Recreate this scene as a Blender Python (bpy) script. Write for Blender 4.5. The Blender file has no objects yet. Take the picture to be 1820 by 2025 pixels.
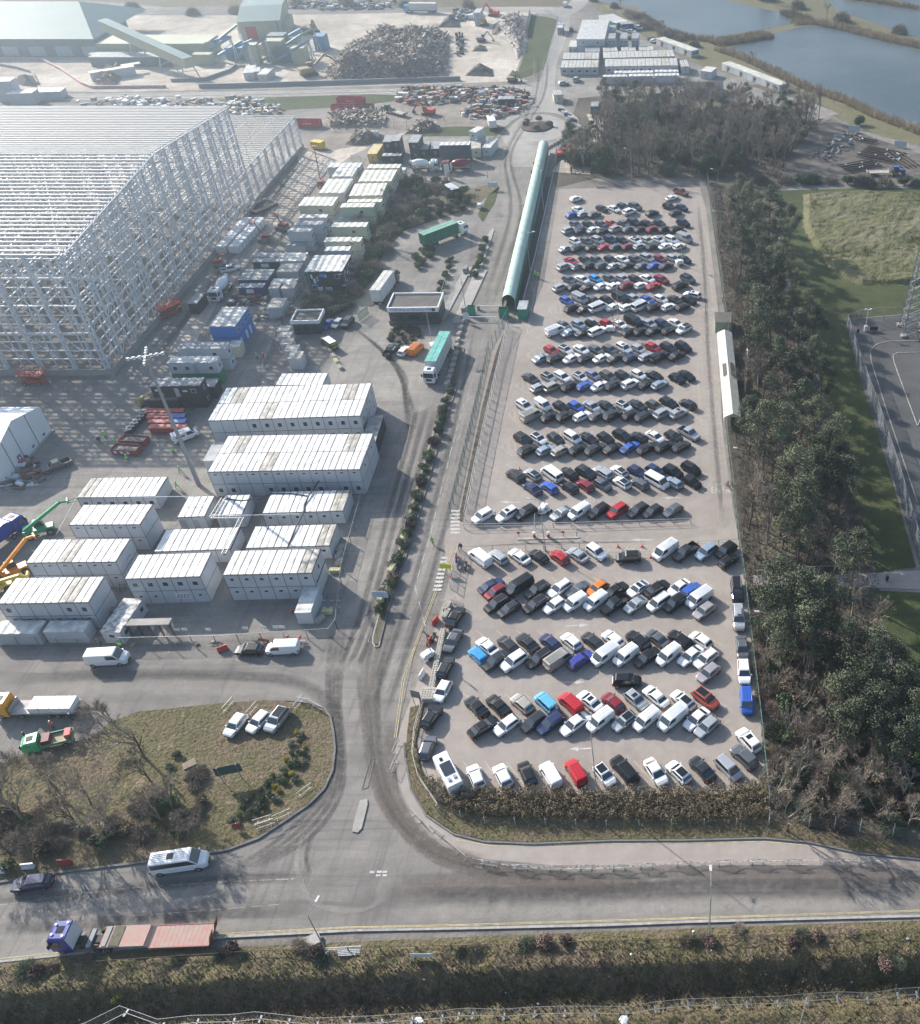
import bpy, bmesh, math, random
from mathutils import Vector, Matrix, noise
R=math.radians; PI=math.pi
random.seed(7)
S=bpy.context.scene; C=S.collection
# ---------------------------------------------------------------- camera, sky, sun, exposure
F=1895.0; CX=1351.6; CY=1012.6; H=112.0; PITCH=R(40.2)
cam=bpy.data.cameras.new('camera'); co=bpy.data.objects.new('camera',cam); C.objects.link(co)
co.location=(0,0,H); co.rotation_euler=(R(90)-PITCH,0,0)
cam.sensor_fit='HORIZONTAL'; cam.sensor_width=36; cam.lens=F/1820*36; cam.shift_x=(910-CX)/1820; cam.shift_y=0
cam.clip_start=1; cam.clip_end=6000
S.camera=co
SUN_EL=28.0; SH_AZ=-39.5
w=bpy.data.worlds.new('World'); S.world=w; w.use_nodes=True
nt=w.node_tree; bg=nt.nodes['Background']; sky=nt.nodes.new('ShaderNodeTexSky'); sky.sky_type='NISHITA'; sky.sun_disc=False
sky.sun_elevation=R(SUN_EL); sky.sun_rotation=R(90-(SH_AZ+180)); sky.air_density=1.2; sky.dust_density=1.6; sky.ozone_density=1.5
nt.links.new(sky.outputs[0],bg.inputs[0]); bg.inputs[1].default_value=0.11
sun=bpy.data.lights.new('sun','SUN'); sun.energy=4.9; sun.angle=R(0.55); sun.color=(1,0.93,0.84)
so=bpy.data.objects.new('sun',sun); C.objects.link(so)
sd=Vector((math.cos(R(SUN_EL))*math.cos(R(SH_AZ)),math.cos(R(SUN_EL))*math.sin(R(SH_AZ)),-math.sin(R(SUN_EL))))
so.rotation_euler=sd.to_track_quat('-Z','Y').to_euler(); so.location=(-200,200,200)
S.view_settings.view_transform='Standard'; S.view_settings.look='None'; S.view_settings.exposure=1.03; S.view_settings.gamma=1
S.render.resolution_x=920; S.render.resolution_y=1024
try:
    S.cycles.volume_bounces=0; S.cycles.max_bounces=5; S.cycles.transparent_max_bounces=12; S.cycles.diffuse_bounces=2; S.cycles.glossy_bounces=2
except Exception: pass
# ---------------------------------------------------------------- photo pixel -> place on the ground
def P(x,y,z=0.0):
    u=(x-CX)/F; v=(y-CY)/F
    d=(u, math.cos(PITCH)-v*math.sin(PITCH), -math.sin(PITCH)-v*math.cos(PITCH)); t=(H-z)/-d[2]
    return Vector((d[0]*t,d[1]*t,z))
def zoomed(ox,oy,s): return lambda x,y:((ox+x*s)/1.95330,(oy+y*s)/1.95330)
def hgt(b,t):
    B=P(*b); v=(t[1]-CY)/F
    return H+(-math.sin(PITCH)-v*math.cos(PITCH))*B.y/(math.cos(PITCH)-v*math.sin(PITCH))
# ---------------------------------------------------------------- mesh builder
class MB:
    def __init__(s): s.v=[]; s.f=[]; s.m=[]; s.cm=0
    def face(s,pts):
        n=len(s.v); s.v+= [tuple(p) for p in pts]; s.f.append(tuple(range(n,n+len(pts)))); s.m.append(s.cm); return s
    def grid(s,rings,closed=True,cap=True):
        n=len(s.v); k=len(rings[0])
        for r in rings: s.v+=[tuple(p) for p in r]
        for i in range(len(rings)-1):
            for j in range(k if closed else k-1):
                a=n+i*k+j; b=n+i*k+(j+1)%k; s.f.append((a,b,b+k,a+k)); s.m.append(s.cm)
        if cap and closed:
            s.f.append(tuple(n+j for j in range(k))[::-1]); s.m.append(s.cm)
            e=n+(len(rings)-1)*k; s.f.append(tuple(e+j for j in range(k))); s.m.append(s.cm)
        return s
    def box(s,x0,x1,y0,y1,z0,z1):
        s.grid([[(x0,y0,z0),(x1,y0,z0),(x1,y1,z0),(x0,y1,z0)],[(x0,y0,z1),(x1,y0,z1),(x1,y1,z1),(x0,y1,z1)]]); return s
    def cbox(s,c,sx,sy,sz,rz=0):
        ca,sa=math.cos(rz),math.sin(rz); q=[]
        for z in (c[2],c[2]+sz):
            q.append([(c[0]+a*sx/2*ca-b*sy/2*sa,c[1]+a*sx/2*sa+b*sy/2*ca,z) for a,b in ((-1,-1),(1,-1),(1,1),(-1,1))])
        s.grid(q); return s
    def tube(s,a,b,r,r2=None,k=4,cap=True):
        a=Vector(a); b=Vector(b); r2=r if r2 is None else r2; d=(b-a)
        if d.length<1e-6: return s
        d.normalize(); u=d.cross(Vector((0,0,1)));
        if u.length<1e-3: u=Vector((1,0,0))
        u.normalize(); w_=d.cross(u); o=PI/k
        s.grid([[c+(u*math.cos(o+2*PI*i/k)+w_*math.sin(o+2*PI*i/k))*rr for i in range(k)] for c,rr in ((a,r),(b,r2))],cap=cap); return s
    def bar(s,a,b,w,h):
        a=Vector(a); b=Vector(b); d=(b-a).normalized(); u=d.cross(Vector((0,0,1)))
        if u.length<1e-3: u=Vector((1,0,0))
        u.normalize(); v=u.cross(d)
        s.grid([[c+u*(i*w/2)+v*(j*h/2) for i,j in ((-1,-1),(1,-1),(1,1),(-1,1))] for c in (a,b)]); return s
    def build(s,name,mats,parent=None,smooth=False,loc=None):
        me=bpy.data.meshes.new(name); me.from_pydata(s.v,[],s.f)
        if not isinstance(mats,(list,tuple)): mats=[mats]
        for m in mats: me.materials.append(m)
        if any(s.m): me.polygons.foreach_set('material_index',s.m)
        if smooth: me.polygons.foreach_set('use_smooth',[True]*len(me.polygons))
        o=bpy.data.objects.new(name,me); C.objects.link(o)
        if parent: o.parent=parent
        if loc is not None: o.location=loc
        return o
def recalc(o):
    b=bmesh.new(); b.from_mesh(o.data); bmesh.ops.recalc_face_normals(b,faces=b.faces); b.to_mesh(o.data); b.free(); return o
def thing(name,label,cat,loc=(0,0,0),rz=0,group=None):
    o=bpy.data.objects.new(name,None); C.objects.link(o); o.location=loc; o.rotation_euler=(0,0,rz); o.empty_display_size=.5
    o['label']=label; o['category']=cat
    if group: o['group']=group
    return o
def tag(o,label=None,cat=None,group=None,kind=None):
    if label: o['label']=label
    if cat: o['category']=cat
    if group: o['group']=group
    if kind: o['kind']=kind
    return o
KIDS={}
def kids(o):
    if o.name not in KIDS: KIDS[o.name]=[c for c in bpy.data.objects if c.parent==o]
    return KIDS[o.name]
def dup(root,loc,rz,label,group=None,scale=None,cat=None):
    r=root.copy(); C.objects.link(r); r.location=loc; r.rotation_euler=(0,0,rz); r['label']=label
    if len(label.split())>16: print('LONG',label)
    if group: r['group']=group
    if cat: r['category']=cat
    if scale is not None: r.scale=scale
    made=[]
    for ch in kids(root):
        c=ch.copy(); C.objects.link(c); c.parent=r; made.append((ch,c))
        for g in kids(ch):
            d=g.copy(); C.objects.link(d); d.parent=c
    return r,dict((a.name,b) for a,b in made)
ORD='zeroth first second third fourth fifth sixth seventh eighth ninth tenth eleventh twelfth thirteenth fourteenth fifteenth sixteenth seventeenth eighteenth nineteenth twentieth'.split()
TENS={2:'twenty',3:'thirty',4:'forty',5:'fifty',6:'sixty',7:'seventy',8:'eighty',9:'ninety'}
TENO={3:'thirtieth',4:'fortieth',5:'fiftieth',6:'sixtieth',7:'seventieth',8:'eightieth',9:'ninetieth'}
def nth(n):
    if n<=20: return ORD[n]
    if n>=100: return 'hundredth' if n==100 else 'hundred and '+nth(n-100)
    return TENO[n//10] if n%10==0 else TENS[n//10]+'-'+ORD[n%10]
# ---------------------------------------------------------------- materials
MC={}
def mat(name,col,rough=.8,metal=0,var=0,vs=1.0,bump=0,bs=8.0,col2=None,spec=None,alpha=None,coat=0):
    if name in MC: return MC[name]
    m=bpy.data.materials.new(name); m.use_nodes=True; n=m.node_tree; b=n.nodes['Principled BSDF']; L=n.links
    b.inputs['Roughness'].default_value=rough; b.inputs['Metallic'].default_value=metal
    b.inputs['Base Color'].default_value=(*col,1)
    if spec is not None: b.inputs['Specular IOR Level'].default_value=spec
    if coat: b.inputs['Coat Weight'].default_value=coat; b.inputs['Coat Roughness'].default_value=.08
    if var or col2 or bump:
        g=n.nodes.new('ShaderNodeNewGeometry')
    if var or col2:
        t=n.nodes.new('ShaderNodeTexNoise'); t.inputs['Scale'].default_value=vs; t.inputs['Detail'].default_value=6; t.inputs['Roughness'].default_value=.62
        L.new(g.outputs['Position'],t.inputs['Vector'])
        r=n.nodes.new('ShaderNodeValToRGB'); r.color_ramp.elements[0].position=.33; r.color_ramp.elements[1].position=.68
        c2=col2 or tuple(max(0,c*(1-var)) for c in col); c1=col if col2 else tuple(min(1,c*(1+var*.6)) for c in col)
        r.color_ramp.elements[0].color=(*c2,1); r.color_ramp.elements[1].color=(*c1,1)
        L.new(t.outputs['Fac'],r.inputs[0]); L.new(r.outputs[0],b.inputs['Base Color'])
    if bump:
        t2=n.nodes.new('ShaderNodeTexNoise'); t2.inputs['Scale'].default_value=bs; t2.inputs['Detail'].default_value=4
        L.new(g.outputs['Position'],t2.inputs['Vector'])
        bp=n.nodes.new('ShaderNodeBump'); bp.inputs['Strength'].default_value=bump; bp.inputs['Distance'].default_value=.1
        L.new(t2.outputs['Fac'],bp.inputs['Height']); L.new(bp.outputs[0],b.inputs['Normal'])
    if alpha is not None:
        b.inputs['Alpha'].default_value=alpha
    MC[name]=m; return m
def ground_mat(name,cols,scales=(0.03,0.35,3.0),bump=.25,bs=3.0,rough=.95,stretch=(1,1,1),marks=0,markcol=(.05,.05,.052)):
    """three noise scales blended over a colour ramp, plus optional drive-over streaks"""
    m=bpy.data.materials.new(name); m.use_nodes=True; n=m.node_tree; b=n.nodes['Principled BSDF']; L=n.links
    b.inputs['Roughness'].default_value=rough; b.inputs['Specular IOR Level'].default_value=.25
    g=n.nodes.new('ShaderNodeNewGeometry'); mp=n.nodes.new('ShaderNodeMapping'); mp.inputs['Scale'].default_value=stretch
    L.new(g.outputs['Position'],mp.inputs['Vector'])
    acc=None
    for s,wt in zip(scales,(.45,.33,.22)):
        t=n.nodes.new('ShaderNodeTexNoise'); t.inputs['Scale'].default_value=s; t.inputs['Detail'].default_value=5; t.inputs['Roughness'].default_value=.65
        L.new(mp.outputs[0],t.inputs['Vector'])
        mu=n.nodes.new('ShaderNodeMath'); mu.operation='MULTIPLY'; mu.inputs[1].default_value=wt; L.new(t.outputs['Fac'],mu.inputs[0])
        if acc is None: acc=mu
        else:
            a=n.nodes.new('ShaderNodeMath'); a.operation='ADD'; L.new(acc.outputs[0],a.inputs[0]); L.new(mu.outputs[0],a.inputs[1]); acc=a
    r=n.nodes.new('ShaderNodeValToRGB'); e=r.color_ramp.elements
    while len(e)<len(cols): e.new(.5)
    for i,c in enumerate(cols):
        e[i].position=.37+.26*i/(len(cols)-1); e[i].color=(*c,1)
    L.new(acc.outputs[0],r.inputs[0]); out=r.outputs[0]
    if marks:
        for k,(st,sc) in enumerate((((1.2,.06,1),.9),((.05,1.0,1),.8),((.35,.3,1),.16))):
            m2=n.nodes.new('ShaderNodeMapping'); m2.inputs['Scale'].default_value=st; m2.inputs['Rotation'].default_value=(0,0,R((2,3,30)[k])); L.new(g.outputs['Position'],m2.inputs['Vector'])
            t=n.nodes.new('ShaderNodeTexNoise'); t.inputs['Scale'].default_value=sc; t.inputs['Detail'].default_value=5; t.inputs['Roughness'].default_value=.7; t.inputs['Distortion'].default_value=.5; L.new(m2.outputs[0],t.inputs['Vector'])
            rr=n.nodes.new('ShaderNodeMapRange'); rr.inputs[1].default_value=.52; rr.inputs[2].default_value=.7; rr.inputs[4].default_value=marks; L.new(t.outputs['Fac'],rr.inputs[0])
            mx=n.nodes.new('ShaderNodeMixRGB'); mx.inputs[2].default_value=(*markcol,1); L.new(rr.outputs[0],mx.inputs[0]); L.new(out,mx.inputs[1]); out=mx.outputs[0]
    L.new(out,b.inputs['Base Color'])
    if bump:
        t2=n.nodes.new('ShaderNodeTexNoise'); t2.inputs['Scale'].default_value=bs; t2.inputs['Detail'].default_value=5; L.new(g.outputs['Position'],t2.inputs['Vector'])
        bp=n.nodes.new('ShaderNodeBump'); bp.inputs['Strength'].default_value=bump; bp.inputs['Distance'].default_value=.3
        L.new(t2.outputs['Fac'],bp.inputs['Height']); L.new(bp.outputs[0],b.inputs['Normal'])
    MC[name]=m; return m
def leaf_mat(name,c1,c2,vs=.6):
    m=bpy.data.materials.new(name); m.use_nodes=True; n=m.node_tree; b=n.nodes['Principled BSDF']; L=n.links
    b.inputs['Roughness'].default_value=.75; b.inputs['Specular IOR Level'].default_value=.2
    g=n.nodes.new('ShaderNodeNewGeometry'); oi=n.nodes.new('ShaderNodeObjectInfo')
    t=n.nodes.new('ShaderNodeTexNoise'); t.inputs['Scale'].default_value=vs; t.inputs['Detail'].default_value=3; L.new(g.outputs['Position'],t.inputs['Vector'])
    a=n.nodes.new('ShaderNodeMath'); a.operation='MULTIPLY_ADD'; a.inputs[1].default_value=.45; L.new(oi.outputs['Random'],a.inputs[0]); 
    s_=n.nodes.new('ShaderNodeMath'); s_.operation='SUBTRACT'; s_.inputs[1].default_value=.2; L.new(t.outputs['Fac'],s_.inputs[0]); L.new(s_.outputs[0],a.inputs[2])
    r=n.nodes.new('ShaderNodeValToRGB'); r.color_ramp.elements[0].position=.3; r.color_ramp.elements[1].position=.75
    r.color_ramp.elements[0].color=(*c1,1); r.color_ramp.elements[1].color=(*c2,1); L.new(a.outputs[0],r.inputs[0]); L.new(r.outputs[0],b.inputs['Base Color'])
    MC[name]=m; return m
def sheet(name,pts,z,m,kind='structure',px=True,thick=0):
    w3=[P(x,y) for x,y in pts] if px else [Vector((x,y,0)) for x,y in pts]
    b=MB()
    if thick:
        b.grid([[(p.x,p.y,z-thick) for p in w3],[(p.x,p.y,z) for p in w3]])
    else: b.face([(p.x,p.y,z) for p in w3])
    o=b.build(name,m)
    bm=bmesh.new(); bm.from_mesh(o.data); bmesh.ops.triangulate(bm,faces=[f for f in bm.faces if len(f.verts)>4]); bmesh.ops.recalc_face_normals(bm,faces=bm.faces)
    if not thick and bm.faces[0].normal.z<0: bmesh.ops.reverse_faces(bm,faces=bm.faces)
    bm.to_mesh(o.data); bm.free()
    if kind: o['kind']=kind
    return o
Zm=lambda x,y,s=.4945:zoomed(x,y,s)
# ================================================================ THE SETTING
G_DIRT=ground_mat('yard_dirt',[(.11,.10,.09),(.21,.19,.17),(.34,.31,.275)],(.02,.22,2.0),.35,2.0,marks=.45,markcol=(.09,.085,.08))
G_SAND=ground_mat('pale_hardcore',[(.24,.20,.165),(.47,.41,.34),(.68,.62,.54)],(.02,.15,1.2),.4,1.2,marks=.35,markcol=(.2,.18,.16))
G_ROAD=ground_mat('worn_asphalt',[(.145,.134,.124),(.215,.198,.182),(.29,.268,.245)],(.03,.3,4.0),.15,6,marks=.5,markcol=(.075,.072,.07))
G_LOT=ground_mat('car_park_asphalt',[(.255,.22,.195),(.315,.275,.245),(.37,.33,.295)],(.04,.5,6.0),.1,8,marks=.12,markcol=(.13,.125,.12))
G_GLARE=ground_mat('sun_glare_road',[(.24,.225,.205),(.33,.31,.285),(.43,.41,.38)],(.03,.3,3.0),.15,4,marks=.35,markcol=(.16,.15,.14))  # far asphalt: sun glare on the wet surface painted in as a paler colour
G_YARD=ground_mat('compound_ground',[(.16,.15,.138),(.25,.232,.21),(.35,.325,.29)],(.035,.3,3.0),.2,4,marks=.4,markcol=(.085,.08,.078))
G_GRASS=ground_mat('winter_grass',[(.07,.054,.04),(.175,.135,.09),(.105,.10,.045),(.26,.195,.14)],(.09,.7,5.0),.9,2.2)
G_FIELD=ground_mat('rough_field_grass',[(.055,.062,.028),(.105,.11,.045),(.15,.14,.08),(.20,.175,.115)],(.07,.55,3.2),1.0,1.3)
G_LAWN=ground_mat('mown_grass',[(.036,.046,.02),(.06,.074,.027),(.095,.10,.04)],(.05,.4,3.0),.4,3)
G_WOOD=ground_mat('leaf_litter',[(.03,.026,.02),(.075,.062,.048),(.13,.115,.085),(.09,.10,.04)],(.07,.5,2.8),.9,1.6)
G_TRACK=ground_mat('dark_track',[(.065,.065,.067),(.095,.095,.096),(.13,.128,.125)],(.03,.3,3.0),.12,5,marks=.2,markcol=(.05,.05,.05))
G_CONC=ground_mat('concrete_pad',[(.26,.245,.22),(.36,.34,.31),(.45,.42,.385)],(.06,.5,4.0),.1,5,marks=.3,markcol=(.18,.17,.16))
PALE=mat('road_paint',(.5,.49,.46),.8,var=.35,vs=3)
YEL=mat('yellow_paint',(.52,.44,.24),.8,var=.4,vs=2)
CREAMLINE=mat('faded_cream_paint',(.46,.42,.34),.8,var=.25,vs=4)
KERB=mat('kerb_stone',(.36,.34,.31),.9,var=.35,vs=2)
DARKKERB=mat('dark_kerb',(.16,.155,.15),.9,var=.3,vs=2)
G_BANK=ground_mat('bank_grass',[(.10,.08,.05),(.19,.16,.10),(.13,.13,.06),(.28,.23,.16)],(.06,.5,3),.8,2)
# ground sheet to the horizon
b=MB()
tag(b.build('ground',G_DIRT),kind='structure')
A=Zm(1760,0); B=Zm(2655,0)
sheet('far_grassland',[(-600,-300),(2600,-300),(2600,-5),(1130,-5),(1125,12),(800,14),(560,8),(330,14),(200,2),(-600,3)],.01,G_GRASS)
sheet('scrap_yard_ground',[(-200,190),(0,178),(200,182),(520,176),(830,167),(1046,160),(1018,150),(1046,70),(1060,25),(950,22),(760,26),(560,30),(300,30),(-200,30)],.02,G_SAND)
sheet('compound_ground',[(-500,1290),(-500,420),(0,230),(500,190),(1050,180),(990,330),(965,520),(905,640),(850,840),(770,1000),(720,1180),(655,1262)],.015,G_YARD)
sheet('haul_ground',[(590,300),(620,285),(700,275),(760,262),(930,205),(1040,190),(1000,240),(940,250),(780,268),(700,305),(640,345),(560,430),(505,500),(430,600),(380,690),(330,700),(420,560),(520,430),(590,330)],.025,G_SAND)
sheet('storage_yard_ground',[(590,292),(640,262),(700,215),(760,193),(1035,190),(1046,205),(1010,232),(975,262),(930,255),(800,262),(700,290),(640,300)],.028,ground_mat('brown_mud',[(.14,.115,.095),(.23,.195,.165),(.38,.34,.30)],(.03,.25,1.6),.5,1.5,marks=.3,markcol=(.42,.39,.35)))
sheet('lake_bank',[(1130,-60),(2500,-90),(2500,300),(1960,345),(1820,300),(1700,258),(1645,228),(1560,180),(1420,140),(1300,95),(1262,62),(1180,20)],.012,G_BANK)
sheet('storage_yard_ground',[(1545,345),(1575,290),(1600,258),(1645,232),(1700,262),(1820,304),(1960,350),(1960,366),(1545,362)],.033,ground_mat('dark_mud',[(.06,.05,.045),(.12,.105,.092),(.24,.215,.19)],(.04,.3,1.6),.4,1.5))
# water
WAT=bpy.data.materials.new('lake_water'); WAT.use_nodes=True
n=WAT.node_tree; pb=n.nodes['Principled BSDF']; pb.inputs['Base Color'].default_value=(.05,.085,.12,1); pb.inputs['Roughness'].default_value=.22; pb.inputs['IOR'].default_value=1.4
g_=n.nodes.new('ShaderNodeNewGeometry'); t_=n.nodes.new('ShaderNodeTexNoise'); t_.inputs['Scale'].default_value=.9; t_.inputs['Detail'].default_value=5; n.links.new(g_.outputs['Position'],t_.inputs['Vector'])
b_=n.nodes.new('ShaderNodeBump'); b_.inputs['Strength'].default_value=.8; b_.inputs['Distance'].default_value=.3; n.links.new(t_.outputs['Fac'],b_.inputs['Height']); n.links.new(b_.outputs[0],pb.inputs['Normal'])
t3=n.nodes.new('ShaderNodeTexNoise'); t3.inputs['Scale'].default_value=.02; t3.inputs['Detail'].default_value=4; n.links.new(g_.outputs['Position'],t3.inputs['Vector'])
r_=n.nodes.new('ShaderNodeValToRGB'); r_.color_ramp.elements[0].position=.35; r_.color_ramp.elements[1].position=.7; r_.color_ramp.elements[0].color=(.055,.075,.09,1); r_.color_ramp.elements[1].color=(.12,.145,.16,1)
n.links.new(t3.outputs['Fac'],r_.inputs[0]); n.links.new(r_.outputs[0],pb.inputs['Base Color'])
sheet('lake_water',[(1422,101),(1445,108),(1473,119),(1510,137),(1557,157),(1600,177),(1640,192),(1676,203),(1700,216),(1726,228),(1775,246),(1820,263),(2100,360),(2400,360),(2400,170),(1950,135),(1820,99),(1739,78),(1676,61),(1612,50),(1582,54),(1521,68),(1521,76),(1470,88)],.03,WAT)
sheet('lake_water',[(1167,2),(1210,6),(1265,15),(1262,32),(1262,45),(1306,63),(1362,77),(1410,75),(1516,58),(1567,47),(1557,26),(1510,18),(1466,8),(1430,-2),(1300,-60),(1100,-60),(1150,-8)],.03,WAT)
sheet('lake_water',[(1560,-20),(1633,0),(1663,23),(1739,48),(1772,63),(1820,76),(2300,150),(2300,90),(1820,22),(1739,9),(1676,1),(1600,-22)],.03,WAT)
sheet('lake_water',[(1650,-40),(1764,-3),(1820,14),(2400,70),(2400,-70),(1800,-90)],.03,WAT)
# far road, roundabout, access road
sheet('far_road',[(-300,204),(0,193),(130,186),(400,182),(700,177),(900,172),(1040,166),(1070,160),(1078,120),(1086,85),(1098,62),(1101,42),(1090,28),(1040,24),(960,24),(960,14),(1060,13),(1110,15),(1150,-10),(1170,-10),(1160,10),(1140,24),(1128,30),(1126,60),(1112,95),(1100,130),(1098,165),(1104,195),(1118,215),(1142,232),(1150,250),(1140,266),(1118,280),(1098,300),(1086,320),(1060,430),(1040,500),(1010,612),(975,665),(930,640),(948,560),(965,500),(985,420),(998,360),(1010,305),(1000,284),(985,268),(984,250),(1000,238),(1040,222),(1055,205),(1050,190),(1020,184),(900,186),(700,190),(400,194),(130,198),(0,206),(-300,220)],.03,G_GLARE)
sheet('roundabout_road',[(1062+84*math.cos(a*PI/16),251+32*math.sin(a*PI/16)) for a in range(32)],.035,G_GLARE)
sheet('access_road',[(-500,1292),(0,1278),(330,1276),(655,1262),(720,1180),(758,1000),(790,850),(800,830),(730,760),(700,740),(740,660),(760,640),(830,560),(870,470),(930,440),(985,380),(1010,330),(1080,330),(1040,490),(1003,640),(972,690),(905,1010),(885,1090),(826,1260),(792,1420),(778,1500),(790,1572),(830,1640),(894,1668),(1053,1684),(1511,1676),(1700,1700),(2300,1760),(2300,1806),(1820,1815),(1359,1826),(901,1840),(451,1854),(0,1899),(-500,1970)],.04,G_ROAD)
sheet('pavement',[(780,1490),(795,1430),(832,1335),(880,1180),(905,1085),(925,1085),(905,1200),(868,1330),(838,1395),(806,1450),(800,1500),(812,1560),(842,1612),(900,1650),(960,1664),(1053,1668),(1205,1662),(1359,1661),(1511,1657),(1600,1664),(1700,1682),(2300,1740),(2300,1762),(1700,1712),(1500,1712),(1100,1712),(960,1700),(880,1676),(830,1640),(790,1572)],.05,G_LOT)
# car parks
sheet('upper_car_park',[(1106,374),(1255,371),(1385,370),(1398,420),(1410,520),(1424,640),(1428,830),(1436,900),(1450,1000),(1462,1072),(1100,1072),(906,1082),(880,1110),(880,1060),(910,1000),(972,700),(1003,640),(1043,640),(1076,560)],.055,G_LOT)
sheet('lower_car_park',[(905,1082),(1100,1078),(1463,1066),(1473,1143),(1494,1340),(1508,1450),(1516,1560),(1400,1572),(1000,1572),(866,1584),(836,1520),(826,1470),(845,1400),(870,1320),(905,1200),(880,1110)],.06,G_LOT)
sheet('lorry_park',[(700,740),(655,690),(640,640),(700,600),(740,510),(790,480),(860,440),(930,440),(930,500),(900,640),(880,760),(860,800),(800,830)],.045,G_YARD)
# right-hand side
sheet('wood_floor',[(1386,352),(1180,352),(1100,372),(1090,340),(1150,180),(1300,160),(1420,170),(1560,165),(1640,215),(1600,280),(1560,350),(1540,380),(1560,620),(1640,800),(1680,960),(1740,1120),(1740,1330),(1820,1400),(2200,1600),(2200,1740),(1700,1690),(1600,1662),(1500,1655),(1514,1560),(1494,1340),(1463,1066),(1450,980),(1440,890),(1436,640),(1418,500),(1402,380)],.02,G_WOOD)
sheet('field_grass',[(1531,377),(1700,372),(2300,372),(2300,600),(1820,618),(1672,630),(1700,740),(1765,950),(1812,1122),(1735,1132),(1690,980),(1640,800),(1575,620),(1552,500)],.035,G_LAWN)
sheet('rough_field',[(1590,385),(1700,381),(2300,378),(2300,562),(1820,563),(1706,566),(1660,548),(1620,505),(1590,450)],.06,G_FIELD)
sheet('lawn',[(1730,1168),(1820,1172),(2100,1180),(2200,1500),(1820,1350),(1780,1300),(1745,1230)],.035,G_LAWN)
sheet('test_track',[(1672,632),(1820,620),(2300,602),(2300,1500),(1900,1380),(1822,1125),(1768,950),(1700,745)],.045,G_TRACK)
sheet('service_path',[(1590,1140),(1700,1135),(1820,1128),(1960,1120),(1960,1168),(1820,1166),(1740,1163),(1600,1160),(1490,1158),(1490,1138)],.05,G_LOT)
E2=Zm(2655,1300)
for pts in ([E2(1810,35),E2(1560,40),E2(1480,65),E2(1430,110),E2(1440,200),E2(1540,520),E2(1640,820),E2(1720,1060),E2(1800,1300),(1850,1000)],[E2(1820,125),E2(1640,130),E2(1608,150),E2(1620,210),E2(1700,430),E2(1800,700),(1850,760)]):
    b=MB(); q=[P(*p) for p in pts]
    for i in range(len(q)-1):
        if i<len(q)-2 or len(pts)<8: b.bar(q[i]+Vector((0,0,.08)),q[i+1]+Vector((0,0,.08)),.18,.14)
    tag(b.build('track_kerb',KERB),kind='structure')
sheet('far_track_ground',[B(1230,940),B(1300,990),B(1500,1060),B(1820,1140),(1950,330),(1950,372),(1700,372),(1560,372),(1600,330),(1620,290)],.03,G_YARD)
sheet('lakeside_road',[(1180,60),(1240,70),(1300,88),(1360,120),(1430,150),(1520,182),(1600,200),(1660,225),(1600,240),(1480,205),(1400,190),(1180,190),(1100,200),(1100,100),(1130,60)],.026,G_YARD)
sheet('cleared_ground',[(1090,340),(1110,318),(1160,280),(1172,250),(1160,225),(1186,228),(1195,250),(1175,300),(1168,345)],.036,G_SAND)
sheet('grass_wedge',[A(590,120),A(700,130),A(795,150),A(690,540),A(600,585),A(500,615),A(470,612),A(540,420),A(555,280)],.05,G_LAWN)
for k,pts in enumerate(([(880,378),(905,380),(925,395),(935,420),(955,395),(990,372),(975,362),(940,372)],[(945,425),(965,388),(988,368),(980,400),(955,440)],[(430,196),(720,186),(860,190),(700,210),(480,222)],[(800,255),(900,250),(1000,252),(980,268),(830,270)])):
    sheet('grass_patch',pts,.055,G_LAWN if k else G_GRASS)
# roadside island on the left and verges with a real kerb step
ISL=[(-300,1590),(-100,1530),(0,1514),(60,1488),(120,1475),(187,1460),(215,1430),(273,1409),(456,1390),(520,1386),(565,1388),(613,1393),(640,1403),(652,1420),(658,1450),(661,1483),(656,1524),(640,1559),(610,1590),(572,1616),(511,1657),(450,1680),(296,1703),(99,1727),(0,1744),(-300,1790)]
sheet('grass_island',ISL,.16,G_GRASS,thick=.12)
def kerb_run(pts,z0=.03,h=.16,w=.2,m=None,name='kerb'):
    b=MB(); q=[P(*p) for p in pts]
    for i in range(len(q)-1): b.bar(q[i]+Vector((0,0,z0+h/2)),q[i+1]+Vector((0,0,z0+h/2)),w,h)
    return tag(b.build(name,m or KERB),kind='structure')
kerb_run([(565,1386),(613,1391),(641,1401),(654,1419),(660,1450),(663,1483),(658,1526),(642,1561),(612,1592),(574,1618),(512,1659),(450,1682),(296,1705),(99,1729),(0,1746),(-300,1792)],.04,.2,.3,DARKKERB)
VER=[(806,1450),(812,1400),(838,1394),(822,1470),(832,1520),(868,1590),(1000,1576),(1400,1574),(1516,1556),(1530,1600),(1600,1640),(1820,1680),(2300,1730),(2300,1745),(1700,1686),(1600,1664),(1511,1656),(1359,1660),(1205,1661),(1053,1667),(960,1663),(900,1648),(845,1610),(815,1560),(802,1500)]
sheet('roadside_verge',VER,.17,G_GRASS,thick=.12)
kerb_run([(800,1470),(802,1500),(813,1562),(843,1614),(898,1651),(958,1666),(1053,1670),(1205,1664),(1359,1663),(1511,1659),(1600,1667),(1700,1689),(2300,1748)],.05,.18,.25,DARKKERB)
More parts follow.
